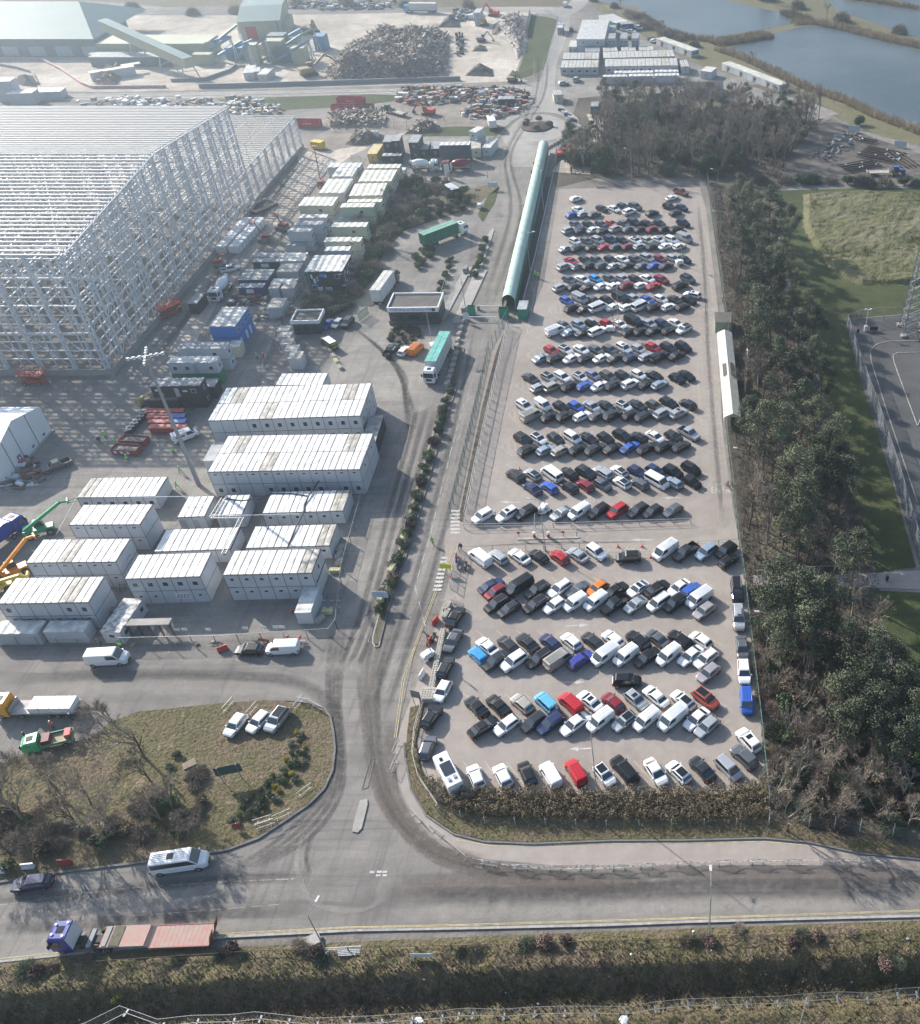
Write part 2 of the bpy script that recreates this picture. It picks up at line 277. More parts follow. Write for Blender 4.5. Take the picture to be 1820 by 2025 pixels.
# bottom verge: relief terrain with ditch
def terrain(name,x0,x1,y0f,y1f,nx,ny,hf,m,smooth=True):
    b=MB(); rows=[]
    for j in range(ny+1):
        row=[]
        for i in range(nx+1):
            x=x0+(x1-x0)*i/nx; t=j/ny; y=y0f(x)+(y1f(x)-y0f(x))*t; row.append((x,y,hf(x,y,t)))
        rows.append(row)
    b.grid(rows,closed=False,cap=False); o=b.build(name,m,smooth=smooth); return tag(recalc(o),kind='structure')
def yb(x):   # far edge of the bottom verge (world)
    t=(x+80)/108.6; return 51.3+5.0*min(1,max(0,t))**.75 if x>-80 else 51.3+(x+80)*.03
def hb(x,y,t):
    nn=noise.noise(Vector((x*.5,y*.5,0)))*.35+noise.noise(Vector((x*1.9,y*1.9,3)))*.13+noise.noise(Vector((x*5,y*5,3)))*.06
    prof=0
    s=(1-t)*22
    if s<1: return .12+nn*.1*s
    if s<4.2: prof=.25
    elif s<6.5: prof=.25-(s-4.2)/2.3*2.0
    elif s<7.6: prof=-1.75
    elif s<10: prof=-1.75+(s-7.6)/2.4*1.5
    else: prof=-.25
    return prof+nn+.2
terrain('verge_ground',-130,80,lambda x:yb(x)-22,yb,640,80,hb,G_GRASS)
# cut the big ground under the ditch: lower the plain there
og=bpy.data.objects['ground']; me=og.data
bm=bmesh.new()
def quad(x0,x1,y0,y1,z): bm.faces.new([bm.verts.new(p) for p in ((x0,y0,z),(x1,y0,z),(x1,y1,z),(x0,y1,z))])
quad(-3500,-130,-400,5000,0); quad(80,3500,-400,5000,0); quad(-130,80,60,5000,0); quad(-130,80,-400,34,0)
xs=[-130+i*5 for i in range(43)]
for a_,c_ in zip(xs,xs[1:]): bm.faces.new([bm.verts.new(p) for p in ((a_,yb(a_)-2,0),(c_,yb(c_)-2,0),(c_,60,0),(a_,60,0))])
bm.to_mesh(me); bm.free()
# markings
def line(pts,w=.12,z=.075,m=None,dash=None,name='road_marking'):
    b=MB(); q=[P(*p) for p in pts]
    for i in range(len(q)-1):
        a,c=q[i],q[i+1]; L=(c-a).length; d=(c-a)/L; s=Vector((-d.y,d.x,0))*w/2; t=0
        while t<L:
            e=min(L,t+(dash[0] if dash else L)); p0=a+d*t; p1=a+d*e
            b.face([(p0-s).to_tuple()[:2]+(z,),(p1-s).to_tuple()[:2]+(z,),(p1+s).to_tuple()[:2]+(z,),(p0+s).to_tuple()[:2]+(z,)])
            t=e+(dash[1] if dash else 0)+1e-6
    return tag(b.build(name,m or PALE),kind='structure')
D0=Zm(0,3280); D1=Zm(880,3280); D2=Zm(1760,3280); D3=Zm(2655,3280)
line([D0(0,440),D0(500,370),D0(1000,310),D0(1280,290)],.1,.06,dash=(.9,.35)); line([D0(1330,285),D0(1820,255),D1(0,257),D1(520,235)],.16,.06,dash=(1.6,.35))
line([D0(1040,525),D0(1500,490),D0(1820,465),D1(400,435)],.08,.06,dash=(1.4,.7))
line([D0(0,858),D0(1190,738),D1(0,660),D1(920,612),D1(1820,592),D2(1820,540),D3(1820,480)],.11,.062,YEL); line([D0(0,872),D0(1190,750),D1(0,672),D1(920,620),D1(1820,602),D2(1820,549),D3(1820,489)],.08,.062,YEL)
kerb_run([D0(0,884),D0(1200,758),D1(0,690),D1(560,662),D1(1000,640),D2(0,626),D2(1150,600),D2(1820,574),D3(1000,548),D3(1820,528)],.03,.16,.3,KERB)
line([D2(200,100),D2(700,160),D2(1250,150),D2(1820,110),D3(900,90),D3(1500,95)],.12,.066,dash=(.8,.5)); line([D3(60,130),D3(900,125),D3(1600,110)],.1,.066,dash=(.7,.9))
line([(905,1662),(980,1674),(1205,1669),(1511,1665),(1600,1673)],.12,.068,YEL)
U0=Zm(1560,1560,.4826); U1=Zm(1560,1900,.4826)
line([U0(555,-60),U0(485,0),U0(380,375),U0(285,758),U1(205,380),U1(90,758),(842,1240)],.12,.075,dash=(2.2,1.6))
line([U0(50,0),U0(65,100),U0(30,300),U0(-10,430)],.1,.075); line([(805,985),(759,1175),(700,1262)],.1,.075,dash=(1.6,2.6))
line([(812,1003),(757,1181),(728,1272)],.1,.075,PALE); line([(895,1080),(826,1262),(796,1345),(780,1460)],.1,.078,YEL); line([(899,1080),(829,1262),(800,1345),(784,1460)],.1,.078,YEL)
for i in range(7):
    a=U1(375,155+i*29); c=U1(450,155+i*29); line([a,c],.5,.08)
for i in range(9):
    a=U1(300-i*8,530+i*32); c=U1(350-i*6,530+i*32); line([a,c],.5,.08)
# give-way blocks at junction
for (x,y) in ((1130,183),(1185,181),(1228,181),(1178,208),(1228,208)): line([D1(x-18,y),D1(x+18,y)],.3,.08)
for i in range(6):
    for dy in (0,14): line([(540+i*14+596-540,1196+dy-8),(604+i*14,1196+dy-8)],.25,.08)
# kerb of long median + tip
MEDL=[(905,690),(884,777),(860,850),(815,1004),(790,1090),(759,1181),(738,1262)]; MEDR=[(918,690),(900,777),(876,850),(833,1004),(807,1090),(768,1206),(752,1270)]
sheet('median_strip',MEDL+[(741,1276),(748,1276)]+MEDR[::-1],.2,G_WOOD,thick=.14)
kerb_run(MEDR,.05,.18,.22,DARKKERB); kerb_run(MEDL+[(738,1273),(743,1281),(750,1279),(752,1270)],.05,.18,.22,KERB)
sheet('splitter_island',[(713,1584),(727,1582),(728,1592),(716,1640),(708,1648),(697,1646),(700,1630)],.2,G_CONC,thick=.14)
kerb_run([(733,1500),(741,1500),(728,1558),(716,1562),(733,1500)],.0,.1,.12,DARKKERB)
sheet('splitter_island',[(895,640),(907,640),(942,565),(978,456),(974,452),(962,470),(930,560)],.2,G_CONC,thick=.14)
# roundabout island
b=MB(); rings=[]
ce=P(1063,251); rx=(P(1095,251)-P(1031,251)).x/2; ry=(P(1063,240).y-P(1063,262).y)/2
for k in range(7):
    rr=1-k/6.5; rings.append([(ce.x+rx*rr*math.cos(a*PI/14),ce.y+ry*rr*math.sin(a*PI/14),.05+.9*(1-rr**2)+noise.noise(Vector((a,k,0)))*.15*(k>0)) for a in range(28)])
b.grid(rings); tag(b.build('roundabout_island',G_WOOD,smooth=True),kind='structure')
for i,(x,y) in enumerate((A(545,985),A(632,1015),A(735,985),A(655,945),A(560,965))):
    m_=MB(); p=P(x,y)
    m_.grid([[(1.1*rr*math.cos(a*PI/4+.2)*(1+.25*math.sin(a*3+i)),.9*rr*math.sin(a*PI/4),zz) for a in range(8)] for rr,zz in ((1,0),(1.05,.7),(.6,1.3))])
    tag(m_.build('boulder',mat('boulder_rock',(.12,.11,.10) if i!=3 else (.12,.11,.10),.9,var=.4,vs=2),loc=(p.x,p.y,.5)),['dark boulder at left edge of the roundabout island','dark boulder at the near edge of the roundabout island','dark boulder at right edge of the roundabout island','boulder at the far edge of the roundabout island','boulder just inside left rim of the roundabout island'][i],'boulder','boulders on the roundabout')
# bay lines of the car park
def baylines(x0,x1,y,slope,n,dirs,L=4.6):
    """herringbone bay lines along a row whose spine runs (x0,y)->(x1,y+slope) in world metres"""
    b=MB(); z=.068
    for i in range(n+1):
        t=i/n; px=x0+(x1-x0)*t; py=y+slope*t
        for a in dirs:
            d=Vector((math.cos(R(a)),math.sin(R(a)),0)); s=Vector((-d.y,d.x,0))*.05; p0=Vector((px,py,z)); p1=p0+d*L
            b.face([p0-s,p1-s,p1+s,p0+s])
    return tag(b.build('bay_marking',CREAMLINE),kind='structure')

# soft-edged wear marks lying on the road surface (rubber, mud and dust bands with a shape of their own)
def smear_mat(name,col,k,sc=1.2):
    m=bpy.data.materials.new(name); m.use_nodes=True; n=m.node_tree; b=n.nodes['Principled BSDF']; L=n.links; b.inputs['Base Color'].default_value=(*col,1); b.inputs['Roughness'].default_value=.9
    at=n.nodes.new('ShaderNodeAttribute'); at.attribute_name='edge'; g=n.nodes.new('ShaderNodeNewGeometry'); t=n.nodes.new('ShaderNodeTexNoise'); t.inputs['Scale'].default_value=sc; t.inputs['Detail'].default_value=6; t.inputs['Roughness'].default_value=.7; L.new(g.outputs['Position'],t.inputs['Vector'])
    mr=n.nodes.new('ShaderNodeMapRange'); mr.inputs[1].default_value=.35; mr.inputs[2].default_value=.65; mr.inputs[3].default_value=.25; L.new(t.outputs['Fac'],mr.inputs[0])
    a=n.nodes.new('ShaderNodeMath'); a.operation='MULTIPLY'; L.new(at.outputs['Fac'],a.inputs[0]); L.new(mr.outputs[0],a.inputs[1]); c=n.nodes.new('ShaderNodeMath'); c.operation='MULTIPLY'; c.inputs[1].default_value=k; L.new(a.outputs[0],c.inputs[0]); L.new(c.outputs[0],b.inputs['Alpha']); return m
SM_D=smear_mat('rubber_mark',(.055,.052,.05),.55); SM_P=smear_mat('dust_band',(.42,.385,.345),.5,.7); SM_B=smear_mat('mud_band',(.16,.135,.115),.85,.9)
SMN=[0]
def smear(pts,wd,m,name='tyre_mark'):
    q=[P(*p) for p in pts]; pp=[]
    for i in range(len(q)-1):
        p0=q[max(0,i-1)]; p1=q[i]; p2=q[i+1]; p3=q[min(len(q)-1,i+2)]
        for k in range(6): t=k/6; pp.append(.5*((2*p1)+(p2-p0)*t+(2*p0-5*p1+4*p2-p3)*t*t+(3*p1-p0-3*p2+p3)*t**3))
    pp.append(q[-1]); SMN[0]+=1; z=.064+.0012*(SMN[0]%30); v=[];f=[];e=[]
    for i,p in enumerate(pp):
        d=(pp[min(i+1,len(pp)-1)]-pp[max(i-1,0)]).normalized(); s=Vector((-d.y,d.x,0)); en=min(1,i/4,(len(pp)-1-i)/4)
        for j,w_ in enumerate((-1,-.5,0,.5,1)): a=p+s*w_*wd/2; v.append((a.x,a.y,z)); e.append((0,.8,1,.8,0)[j]*en)
    for i in range(len(pp)-1):
        for j in range(4): a=i*5+j; f.append((a,a+1,a+6,a+5))
    me=bpy.data.meshes.new(name); me.from_pydata(v,[],f); at=me.attributes.new('edge','FLOAT','POINT'); at.data.foreach_set('value',e); me.materials.append(m); o=bpy.data.objects.new(name,me); C.objects.link(o); o['kind']='structure'
for k in range(4):
    d=k*13; smear([(700-d,1230),(676-d*.7,1330),(672-d*.5,1400),(680-d*.4,1500),(670-d,1580),(610-d*1.5,1660),(500-d,1720)],1.0,SM_D)
    smear([(790-d,1200),(752-d,1320),(748-d*.7,1430),(756-d*.6,1520),(790-d*.6,1610),(880-d*.3,1685+d*.5),(1050,1722+d*.7),(1300,1740+d*.6)],1.1,SM_B if k%2 else SM_D)
smear([(775,1420),(768,1500),(782,1580),(820,1640),(880,1685),(960,1705)],2.4,SM_B,'mud_band'); smear([(600,1640),(588,1690),(592,1735),(615,1780),(660,1800),(720,1800),(770,1770)],.9,SM_P,'dust_band'); smear([(620,1640),(606,1690),(612,1730)],.7,SM_D)
for k,(y0,y1,m_,w_) in enumerate(((1744,1728,SM_B,3.2),(1778,1766,SM_D,2.2),(1796,1786,SM_P,2.6),(1762,1748,SM_D,1.6),(1812,1796,SM_P,2.2))): smear([(760,y0+6),(950,y0+2),(1150,y0),(1350,y1+2),(1600,y1),(1900,y1-4)],w_,m_,'dust_band')
for k,(y0,y1,m_,w_) in enumerate(((1790,1752,SM_P,3),(1830,1800,SM_D,2),(1860,1830,SM_P,2.2),(1770,1735,SM_D,1.8))): smear([(-60,y0+10),(150,y0),(400,y1+8),(620,y1)],w_,m_,'dust_band')
for k in range(5): x=k*9; smear([(864-x,800),(836-x,900),(800-x,1030),(765-x,1160),(730-x,1270),(700-x,1330)],.8 if k%2 else 1.2,SM_P if k%2 else SM_D)
for k in range(3): x=k*16; smear([(972-x,640),(940-x,800),(890-x,1000),(850-x,1150),(800-x,1300),(770-x,1400)],1.1,SM_D if k!=1 else SM_P)
smear([(560,1310),(620,1318),(690,1322),(740,1340)],3.5,SM_P,'dust_band'); smear([(0,1345),(200,1335),(400,1335),(560,1345),(640,1380),(668,1430)],2.6,SM_D); smear([(0,1370),(200,1362),(420,1362),(560,1368),(625,1390)],3.4,SM_P,'dust_band'); smear([(0,1310),(250,1300),(500,1300),(650,1290)],3.5,SM_P,'dust_band')
for k in range(4): smear([(985-k*9,300),(1000-k*6,262+k*2),(1030,233-k),(1070,226-k),(1110,235-k*2),(1128+k*4,255),(1100,275+k*2),(1040,282+k*2)],1.5,SM_D if k%2 else SM_P)
for k in range(4): smear([(1084-k*9,110),(1078-k*8,180),(1050-k*6,235),(1010-k*5,310),(1030-k*10,420),(975-k*10,600)],1.3,SM_P if k%2 else SM_D)
for k in range(3): smear([(0,190+k*6),(300,186+k*5),(700,179+k*4),(1030,168+k*4)],1.8,SM_P if k!=1 else SM_D)
smear([(590,310),(540,400),(480,480),(420,560),(360,640),(300,720)],2.2,SM_D); smear([(610,320),(560,400),(500,480),(440,560),(385,640)],2.6,SM_P,'dust_band')
for k in range(5): smear([(690+k*12,640+k*8),(760+k*10,700+k*10),(800,760+k*8),(830-k*5,850+k*6)],1.0,SM_D)
for k in range(3): smear([(1440-k*9,1045),(1425-k*8,900),(1408-k*7,700),(1398-k*6,520),(1385-k*5,400)],1.2,SM_P if k!=1 else SM_D)
smear([(930,1078),(1100,1062),(1300,1056),(1420,1045),(1440,990)],2.8,SM_P,'dust_band')
# ================================================================ VEHICLES
GLASS=mat('tinted_glass',(.02,.028,.036),.06,spec=1.0,coat=1.0); TYRE=mat('tyre_rubber',(.018,.018,.018),.85); RIM=mat('alloy_rim',(.35,.35,.36),.35,.7)
LAMP=mat('headlamp_lens',(.6,.62,.65),.15); TAIL=mat('tail_lens',(.30,.012,.012),.25); BLKP=mat('black_plastic',(.02,.02,.021),.55); PLATE=mat('number_plate',(.55,.5,.25),.5); PLATEW=mat('front_plate',(.6,.6,.58),.5)
SUNR=mat('black_roof_panel',(.012,.013,.016),.15)
PC={'W':(.74,.75,.76),'S':(.40,.42,.44),'G':(.12,.13,.145),'D':(.035,.038,.044),'K':(.007,.007,.009),'B':(.03,.10,.42),'N':(.018,.03,.09),'R':(.42,.015,.025),'M':(.20,.012,.025),'O':(.62,.19,.025),'L':(.10,.40,.68),'C':(.03,.27,.62),'E':(.36,.42,.34),'T':(.20,.085,.045),'V':(.25,.26,.38),'P':(.045,.05,.28),'F':(.035,.045,.04),'Y':(.40,.37,.33),'X':(.50,.10,.06),'Q':(.085,.085,.07),'J':(.38,.35,.36),'U':(.30,.37,.45),'H':(.015,.04,.03)}
CN={'W':'white','S':'silver','G':'grey','D':'dark grey','K':'black','B':'blue','N':'navy blue','R':'red','M':'maroon','O':'orange','L':'light blue','C':'bright blue','E':'pale green','T':'copper brown','V':'lavender blue','P':'purplish blue','F':'dark green','Y':'beige silver','X':'brick red','Q':'dark olive','J':'lilac silver','U':'pale blue silver','H':'dark bottle green'}
def paint(k):
    return mat('paint_'+CN[k].replace(' ','_'),PC[k],.32,.35 if k in 'SGDJYVU' else .05,coat=.35,spec=.35)
# kind: L,W,H, belt z, hood z, tail z, x of windscreen base/top, rear glass top/base (front = +x), nose drop
KT={'h':(4.25,1.78,1.47,.95,.93,.95,1.0,.35,-1.55,-1.98,'hatchback'),'s':(4.75,1.83,1.44,.93,.9,.98,1.15,.42,-1.0,-1.72,'saloon'),'e':(4.8,1.84,1.5,.95,.92,.97,1.15,.4,-1.85,-2.25,'estate car'),
 'u':(4.6,1.88,1.72,1.08,1.06,1.05,1.15,.5,-1.75,-2.15,'SUV'),'c':(4.5,1.85,1.32,.88,.84,.9,1.05,.3,-.85,-1.85,'coupe'),'m':(4.5,1.83,1.68,1.0,1.0,1.0,1.5,.75,-1.85,-2.12,'people carrier'),
 'v':(4.5,1.82,1.84,1.05,1.08,1.05,1.45,.85,-2.12,-2.2,'small panel van'),'V':(5.1,1.98,2.0,1.15,1.2,1.15,1.9,1.25,-2.42,-2.5,'panel van'),'b':(5.2,2.0,2.02,1.15,1.2,1.15,1.95,1.3,-2.42,-2.5,'minibus'),
 'p':(5.3,1.9,1.82,1.1,1.1,1.1,1.2,.6,-.85,-1.1,'pickup truck'),'a':(5.3,1.9,1.84,1.1,1.1,1.1,1.2,.6,-2.35,-2.5,'pickup with a canopy')}
PROTO={}
def loft_body(b,L,W,secs):
    """secs: (x, half width, z low, z shoulder, z top, inset of the top)"""
    rings=[]
    for x,hw,zl,zs,zt,ins in secs:
        rings.append([(x,-hw*.86,zl),(x,-hw,zl+.2),(x,-hw,zs-.12),(x,-hw*.965,zs),(x,-hw*(1-ins),zt),(x,hw*(1-ins),zt),(x,hw*.965,zs),(x,hw,zs-.12),(x,hw,zl+.2),(x,hw*.86,zl)])
    b.grid(rings)
def wheel(parent,x,y,r=.33,wd=.22,side=1):
    key=('wh',round(r,2),wd)
    b=MB(); n=14; yy=wd/2
    b.grid([[(rr*math.cos(2*PI*i/n),q,rr*math.sin(2*PI*i/n)) for i in range(n)] for q,rr in ((-yy,r*.9),(-yy*.8,r),(yy*.8,r),(yy,r*.9))])
    o=b.build('wheel',TYRE,parent,loc=(x,y,r))
    b=MB(); q=side*(yy+.006)
    b.face([(r*.62*math.cos(2*PI*i/10)*1,q,r*.62*math.sin(2*PI*i/10)) for i in range(10)][::1 if side<0 else -1])
    b.build('rim',RIM,o); return o
def make_car(kind):
    L,W,Hh,bz,hz,tz,x1,x2,x3,x4,desc=KT[kind]; hw=W/2; l=L/2
    nm={'v':'panel_van','V':'panel_van','b':'minibus','p':'pickup_truck','a':'pickup_truck'}.get(kind,'parked_car')
    t=thing(nm,desc,'car'); pm=paint('W'); b=MB()
    ny=hz-.22; 
    if kind=='p': loft_body(b,L,W,[(l,hw*.72,.42,ny-.1,ny-.08,.2),(l-.12,hw*.93,.34,ny,hz-.08,.12),(x1,hw,.3,bz,hz,.1),(x4,hw,.3,bz,bz,.06)])
    else: loft_body(b,L,W,[(l,hw*.66,.36,ny-.16,ny-.1,.22),(l-.14,hw*.88,.28,ny,ny+.06,.18),(l-.55,hw*.98,.24,hz-.08,hz-.02,.14),(x1,hw,.24,bz,hz+.02,.1),(0,hw,.24,bz+.02,bz+.03,.08),(x4+.1,hw*.99,.26,bz,tz,.1),(-l+.22,hw*.93,.3,tz-.1,tz-.02,.12),(-l,hw*.8,.4,tz-.22,tz-.14,.16)])
    # greenhouse frustum
    hb=hw*.93; ht=hw*(.78 if kind not in 'vVb' else .88); zb=bz-.01; zt=Hh
    xm=(x2+x3)/2
    b.grid([[(x1,-hb,zb),(x1-.02,-hb,zb),(x4,-hb,zb),(x4,hb,zb),(x1-.02,hb,zb),(x1,hb,zb)],[(x2+.02,-ht*.97,zt-.07),(x2-.1,-ht,zt-.04),(x3,-ht*.96,zt-.06),(x3,ht*.96,zt-.06),(x2-.1,ht,zt-.04),(x2+.02,ht*.97,zt-.07)],[(x2-.12,-ht*.82,zt-.01),(x2-.25,-ht*.84,zt),(x3+.12,-ht*.8,zt-.02),(x3+.12,ht*.8,zt-.02),(x2-.25,ht*.84,zt),(x2-.12,ht*.82,zt-.01)]])
    if kind=='p':
        hh=hw*.97
        b.box(-l,x4,-hw,-hw+.08,.5,bz); b.box(-l,x4,hw-.08,hw,.5,bz); b.box(-l,-l+.08,-hh+.06,hh-.06,.45,bz-.01); b.box(-l+.08,x4,-hh+.06,hh-.06,.45,.62)
    if kind in 'vVb':
        for k in range(5 if kind!='v' else 3):
            y=-ht*.55+k*ht*1.1/(4 if kind!='v' else 2); b.box(x3+.25,x2-.5,y-.04,y+.04,zt-.03,zt+.025)
    o=b.build('body',pm,t); recalc(o)
    o.material_slots[0].link='OBJECT'; o.material_slots[0].material=pm
    e=.012
    def pane(name,q,m=GLASS): 
        b=MB(); b.face(q); return b.build(name,m,t)
    def lerp(a,c,u): return tuple(a[i]+(c[i]-a[i])*u for i in range(3))
    A0,A1=(x1+e*2,-hb*.93,zb+.02),(x1+e*2,hb*.93,zb+.02); T0,T1=(x2+.05,-ht*.9,zt-.085),(x2+.05,ht*.9,zt-.085)
    pane('windscreen',[A0,A1,T1,T0])
    if kind not in 'vV': 
        pane('rear_window',[(x4-e,hb*.86,zb+.08),(x4-e,-hb*.86,zb+.08),(x3-e*1.5,-ht*.86,zt-.1),(x3-e*1.5,ht*.86,zt-.1)])
    for s in (-1,1):
        if kind in 'vV': xs=(x1-.12,x2-.08,x2-1.0,x2-1.0)
        elif kind=='b': xs=(x1-.12,x2-.08,x3+.1,x4+.16)
        else: xs=(x1-.14,x2-.1,x3+.1,x4+.28)
        y0=hb+e; y1=ht+e; u0=.1; u1=.86
        q=[(xs[0],s*(y0+(y1-y0)*u0),zb+(zt-zb)*u0),(xs[3],s*(y0+(y1-y0)*u0),zb+(zt-zb)*u0),(xs[2],s*(y0+(y1-y0)*u1),zb+(zt-zb)*u1-.03),(xs[1]-.05,s*(y0+(y1-y0)*u1),zb+(zt-zb)*u1-.03)]
        pane('side_window',q if s>0 else q[::-1])
        # roof edge highlights come from the body; mirrors
        b=MB(); b.cbox((x1-.22,s*(hw+.09),bz-.03),.16,.2,.15); mo=b.build('wing_mirror',pm,t); mo.material_slots[0].link='OBJECT'; mo.material_slots[0].material=pm
        b=MB(); b.grid([[(l-.30,s*hw*.93,ny-.2),(l-.02,s*hw*.66,ny-.24),(l-.02,s*hw*.42,ny-.22),(l-.02,s*hw*.45,ny-.11)],[(l-.36,s*hw*.92,ny-.02),(l-.12,s*hw*.74,ny+.03),(l-.1,s*hw*.46,ny+.02),(l-.08,s*hw*.46,ny)]]); recalc(b.build('headlight',LAMP,t))
        b=MB(); b.box(-l-.012,-l+.24,min(s*hw*.62,s*hw*.955),max(s*hw*.62,s*hw*.955),tz-.42,tz-.2); b.build('tail_light',TAIL,t)
        for xx in (l-.85,-l+.85): wheel(t,xx,s*(hw-.1),.33 if kind not in 'uVbpa' else .36,.22,s)
    b=MB(); b.box(l-.03,l+.015,-.42,.42,.32,.56); b.build('grille',BLKP,t); b=MB(); b.box(-l-.015,-l+.03,-.7,.7,.3,.45); b.build('rear_bumper',BLKP,t)
    b=MB(); b.box(-l-.02,-l-.006,-.26,.26,.62,.73); b.build('number_plate',PLATE,t)
    if kind=='p': b=MB(); b.box(-l+.1,x4-.02,-hw+.1,hw-.1,.63,.66); b.build('load_bed',BLKP,t)
    return t
USED=set()
CARS=[]
def car(kind,col,x,y,az,label,group,z=.062,opt='',zc=.65):
    if kind not in PROTO: PROTO[kind]=make_car(kind)
    p=P(x,y,zc)
    pr=PROTO[kind]; cat={'v':'van','V':'van','b':'minibus','p':'pickup','a':'pickup'}.get(kind,'car')
    r,mp=dup(pr,(p.x,p.y,z),R(az+random.uniform(-1.8,1.8)),label,group,cat=cat)
    s=random.uniform(.93,1.0); r.scale=(s,random.uniform(.98,1.02),random.uniform(.97,1.03))
    pm=paint(col)
    for c in r.children:
        if c.name.startswith(('body','wing_mirror')): c.material_slots[0].material=pm
    L,W,Hh,bz,hz,tz,x1,x2,x3,x4,desc=KT[kind]
    if 'r' in opt:   # black or glass roof panel
        b=MB(); ht=W/2*.64; b.box(x3+.15,x2-.28,-ht,ht,Hh-.01,Hh+.012); b.build('roof_panel',SUNR,r)
    if 'o' in opt:
        b=MB(); b.box(x2-.95,x2-.28,-W*.24,W*.24,Hh-.01,Hh+.012); b.build('sunroof',SUNR,r)
    if 'x' in opt:
        b=MB(); b.grid([[(a*.9-.4,c*.4,z_) for a,c in ((-1,-1),(1,-.8),(1,.8),(-1,1))] for z_ in (Hh+.08,Hh+.4)]); b.build('roof_box',paint('S'),r)
    if 't' in opt:   # roof rails
        for s_ in (-1,1):
            b=MB(); b.bar((x3+.2,s_*W/2*.7,Hh+.03),(x2-.3,s_*W/2*.7,Hh+.03),.05,.05); b.build('roof_rail',RIM,r)
    if 'k' in opt:
        b=MB(); b.bar((.1,-.6,Hh+.1),(.1,.6,Hh+.1),.1,.1); b.bar((.1,-.6,Hh-.02),(.1,-.6,Hh+.1),.05,.05); b.bar((.1,.6,Hh-.02),(.1,.6,Hh+.1),.05,.05); b.build('roof_light_bar',RIM,r)
    if 'n' in opt:   # black bonnet panel
        b=MB(); b.grid([[(L/2-.5,-W*.33,hz-.03),(L/2-.5,W*.33,hz-.03),(x1,W*.36,hz+.035),(x1,-W*.36,hz+.035)],[(L/2-.5,-W*.33,hz+.0),(L/2-.5,W*.33,hz+.0),(x1,W*.36,hz+.06),(x1,-W*.36,hz+.06)]]); b.build('bonnet_panel',SUNR,r)
    CARS.append(r); return r
def row(fr,where,group,data,az,s=1.0,side=None):
    """data: 'kind colour x y [az] [opt]' entries from left to right in zoom-frame coordinates"""
    ents=[e.split() for e in data.strip().split(',')]
    ents.sort(key=lambda e:float(e[1]))
    for i,e in enumerate(ents):
        k,c=e[0][0],e[0][1]; x,y=fr(float(e[1]),float(e[2])); a=az; opt=''
        for q in e[3:]:
            if q.lstrip('-').isdigit(): a=int(q)
            else: opt=q
        dsc=CN[c]+' '+KT[k][10]
        if 'r' in opt: dsc+=' with black roof'
        elif 'o' in opt: dsc+=' with sunroof'
        elif 'x' in opt: dsc+=' with roof box'
        pos='leftmost' if i==0 else ('rightmost' if i==len(ents)-1 else nth(i+1)+' from left')
        car(k,c,x,y,a,dsc+', '+pos+', '+where,group,opt=opt)
Z1=Zm(1760,640); Z2=Zm(1760,1300); Z3=Zm(1760,1960); Z4=Zm(1760,2620)
G1='cars parked in the far car park'; G2='cars parked in the near car park'
def two(n,a,d): pass
rows=[
('upper line of the farthest row','sW 960 345,hD 1145 338,sW 1238 338,hN 1310 320,uG 1405 322,uK 1670 325,hN 1770 330',-44),
('lower line of the farthest row','hB 915 385,hS 1000 380,hG 1087 382,uW 1360 362,hK 1538 372,hD 1720 367',42),
('upper line of second row from far end','hG 940 462,hD 1040 462,hG 1140 458,sX 1213 452,sG 1315 455,uD 1395 445,hK 1495 455,sD 1590 450,uK 1780 452',-44),
('lower line of second row from far end','uS 890 508,uN 985 507,sW 1080 502,hD 1150 510,uS 1255 497,hG 1355 498,hK 1447 498,hM 1540 497,hK 1635 497,eK 1725 495',43),
('upper line of third row from far end','hW 933 592,hG 1025 592,uS 1113 587,uN 1210 583,hD 1300 583,sW 1405 583 r,hE 1497 585,sW 1585 580 o,uW 1690 583,VS 1790 570',-44),
('lower line of third row from far end','sS 865 650,eD 960 645,hK 1070 642,cR 1165 637,hG 1257 637,hM 1350 633,hS 1440 633,hD 1540 633,sW 1645 630,hW 1750 633',43),
('upper line of fourth row from far end','cR 905 745,hD 1017 738,hG 1105 738,hD 1213 735,sW 1303 733,hG 1405 733,uS 1497 725,sM 1593 727,hS 1700 728,hD 1790 735',-44),
('lower line of fourth row from far end','uS 855 792,hS 955 790 r,uK 1052 785 t,uG 1148 785,sS 1240 785,sK 1343 783,sG 1460 783,sB 1553 783,sD 1645 785',43),
('upper line of fifth row from far end','hG 890 893,sW 992 890,hC 1095 885,hG 1205 885,hS 1307 885,hD 1403 890,sW 1500 885,eM 1610 890,uG 1815 885 r',-44),
('lower line of fifth row from far end','uS 822 955,hD 935 947,sK 1035 950,sW 1145 943,sW 1240 942,uM 1345 940,hW 1450 938,hR 1550 943,uK 1757 940',43),
('upper line of sixth row from far end','hB 870 1057,VS 973 1042,hG 1080 1052,hK 1185 1052,VD 1290 1035,hS 1395 1040,cB 1497 1045,hW 1605 1045,sD 1715 1050,hK 1825 1050',-44),
('lower line of sixth row from far end','uK 915 1115,sK 1015 1120,bW 1115 1112,sW 1238 1105,hW 1343 1110,bW 1445 1103,uK 1553 1108,hW 1665 1105,hK 1777 1104',43),
('upper line of seventh row from far end','cG 845 1245,hU 965 1243,hK 1070 1238 x,hR 1187 1238,cW 1283 1240,VK 1390 1220,sS 1510 1235,hN 1615 1235,sW 1720 1232',-44),
('lower line of seventh row from far end','VW 780 1295,sU 895 1303,sK 1000 1305,aW 1110 1298,hK 1361 1300,hK 1452 1295,sK 1550 1293,hK 1671 1288,uW 1785 1280 225 r',43)]
for wh,d,a in rows: row(Z1,wh,G1,d,a)
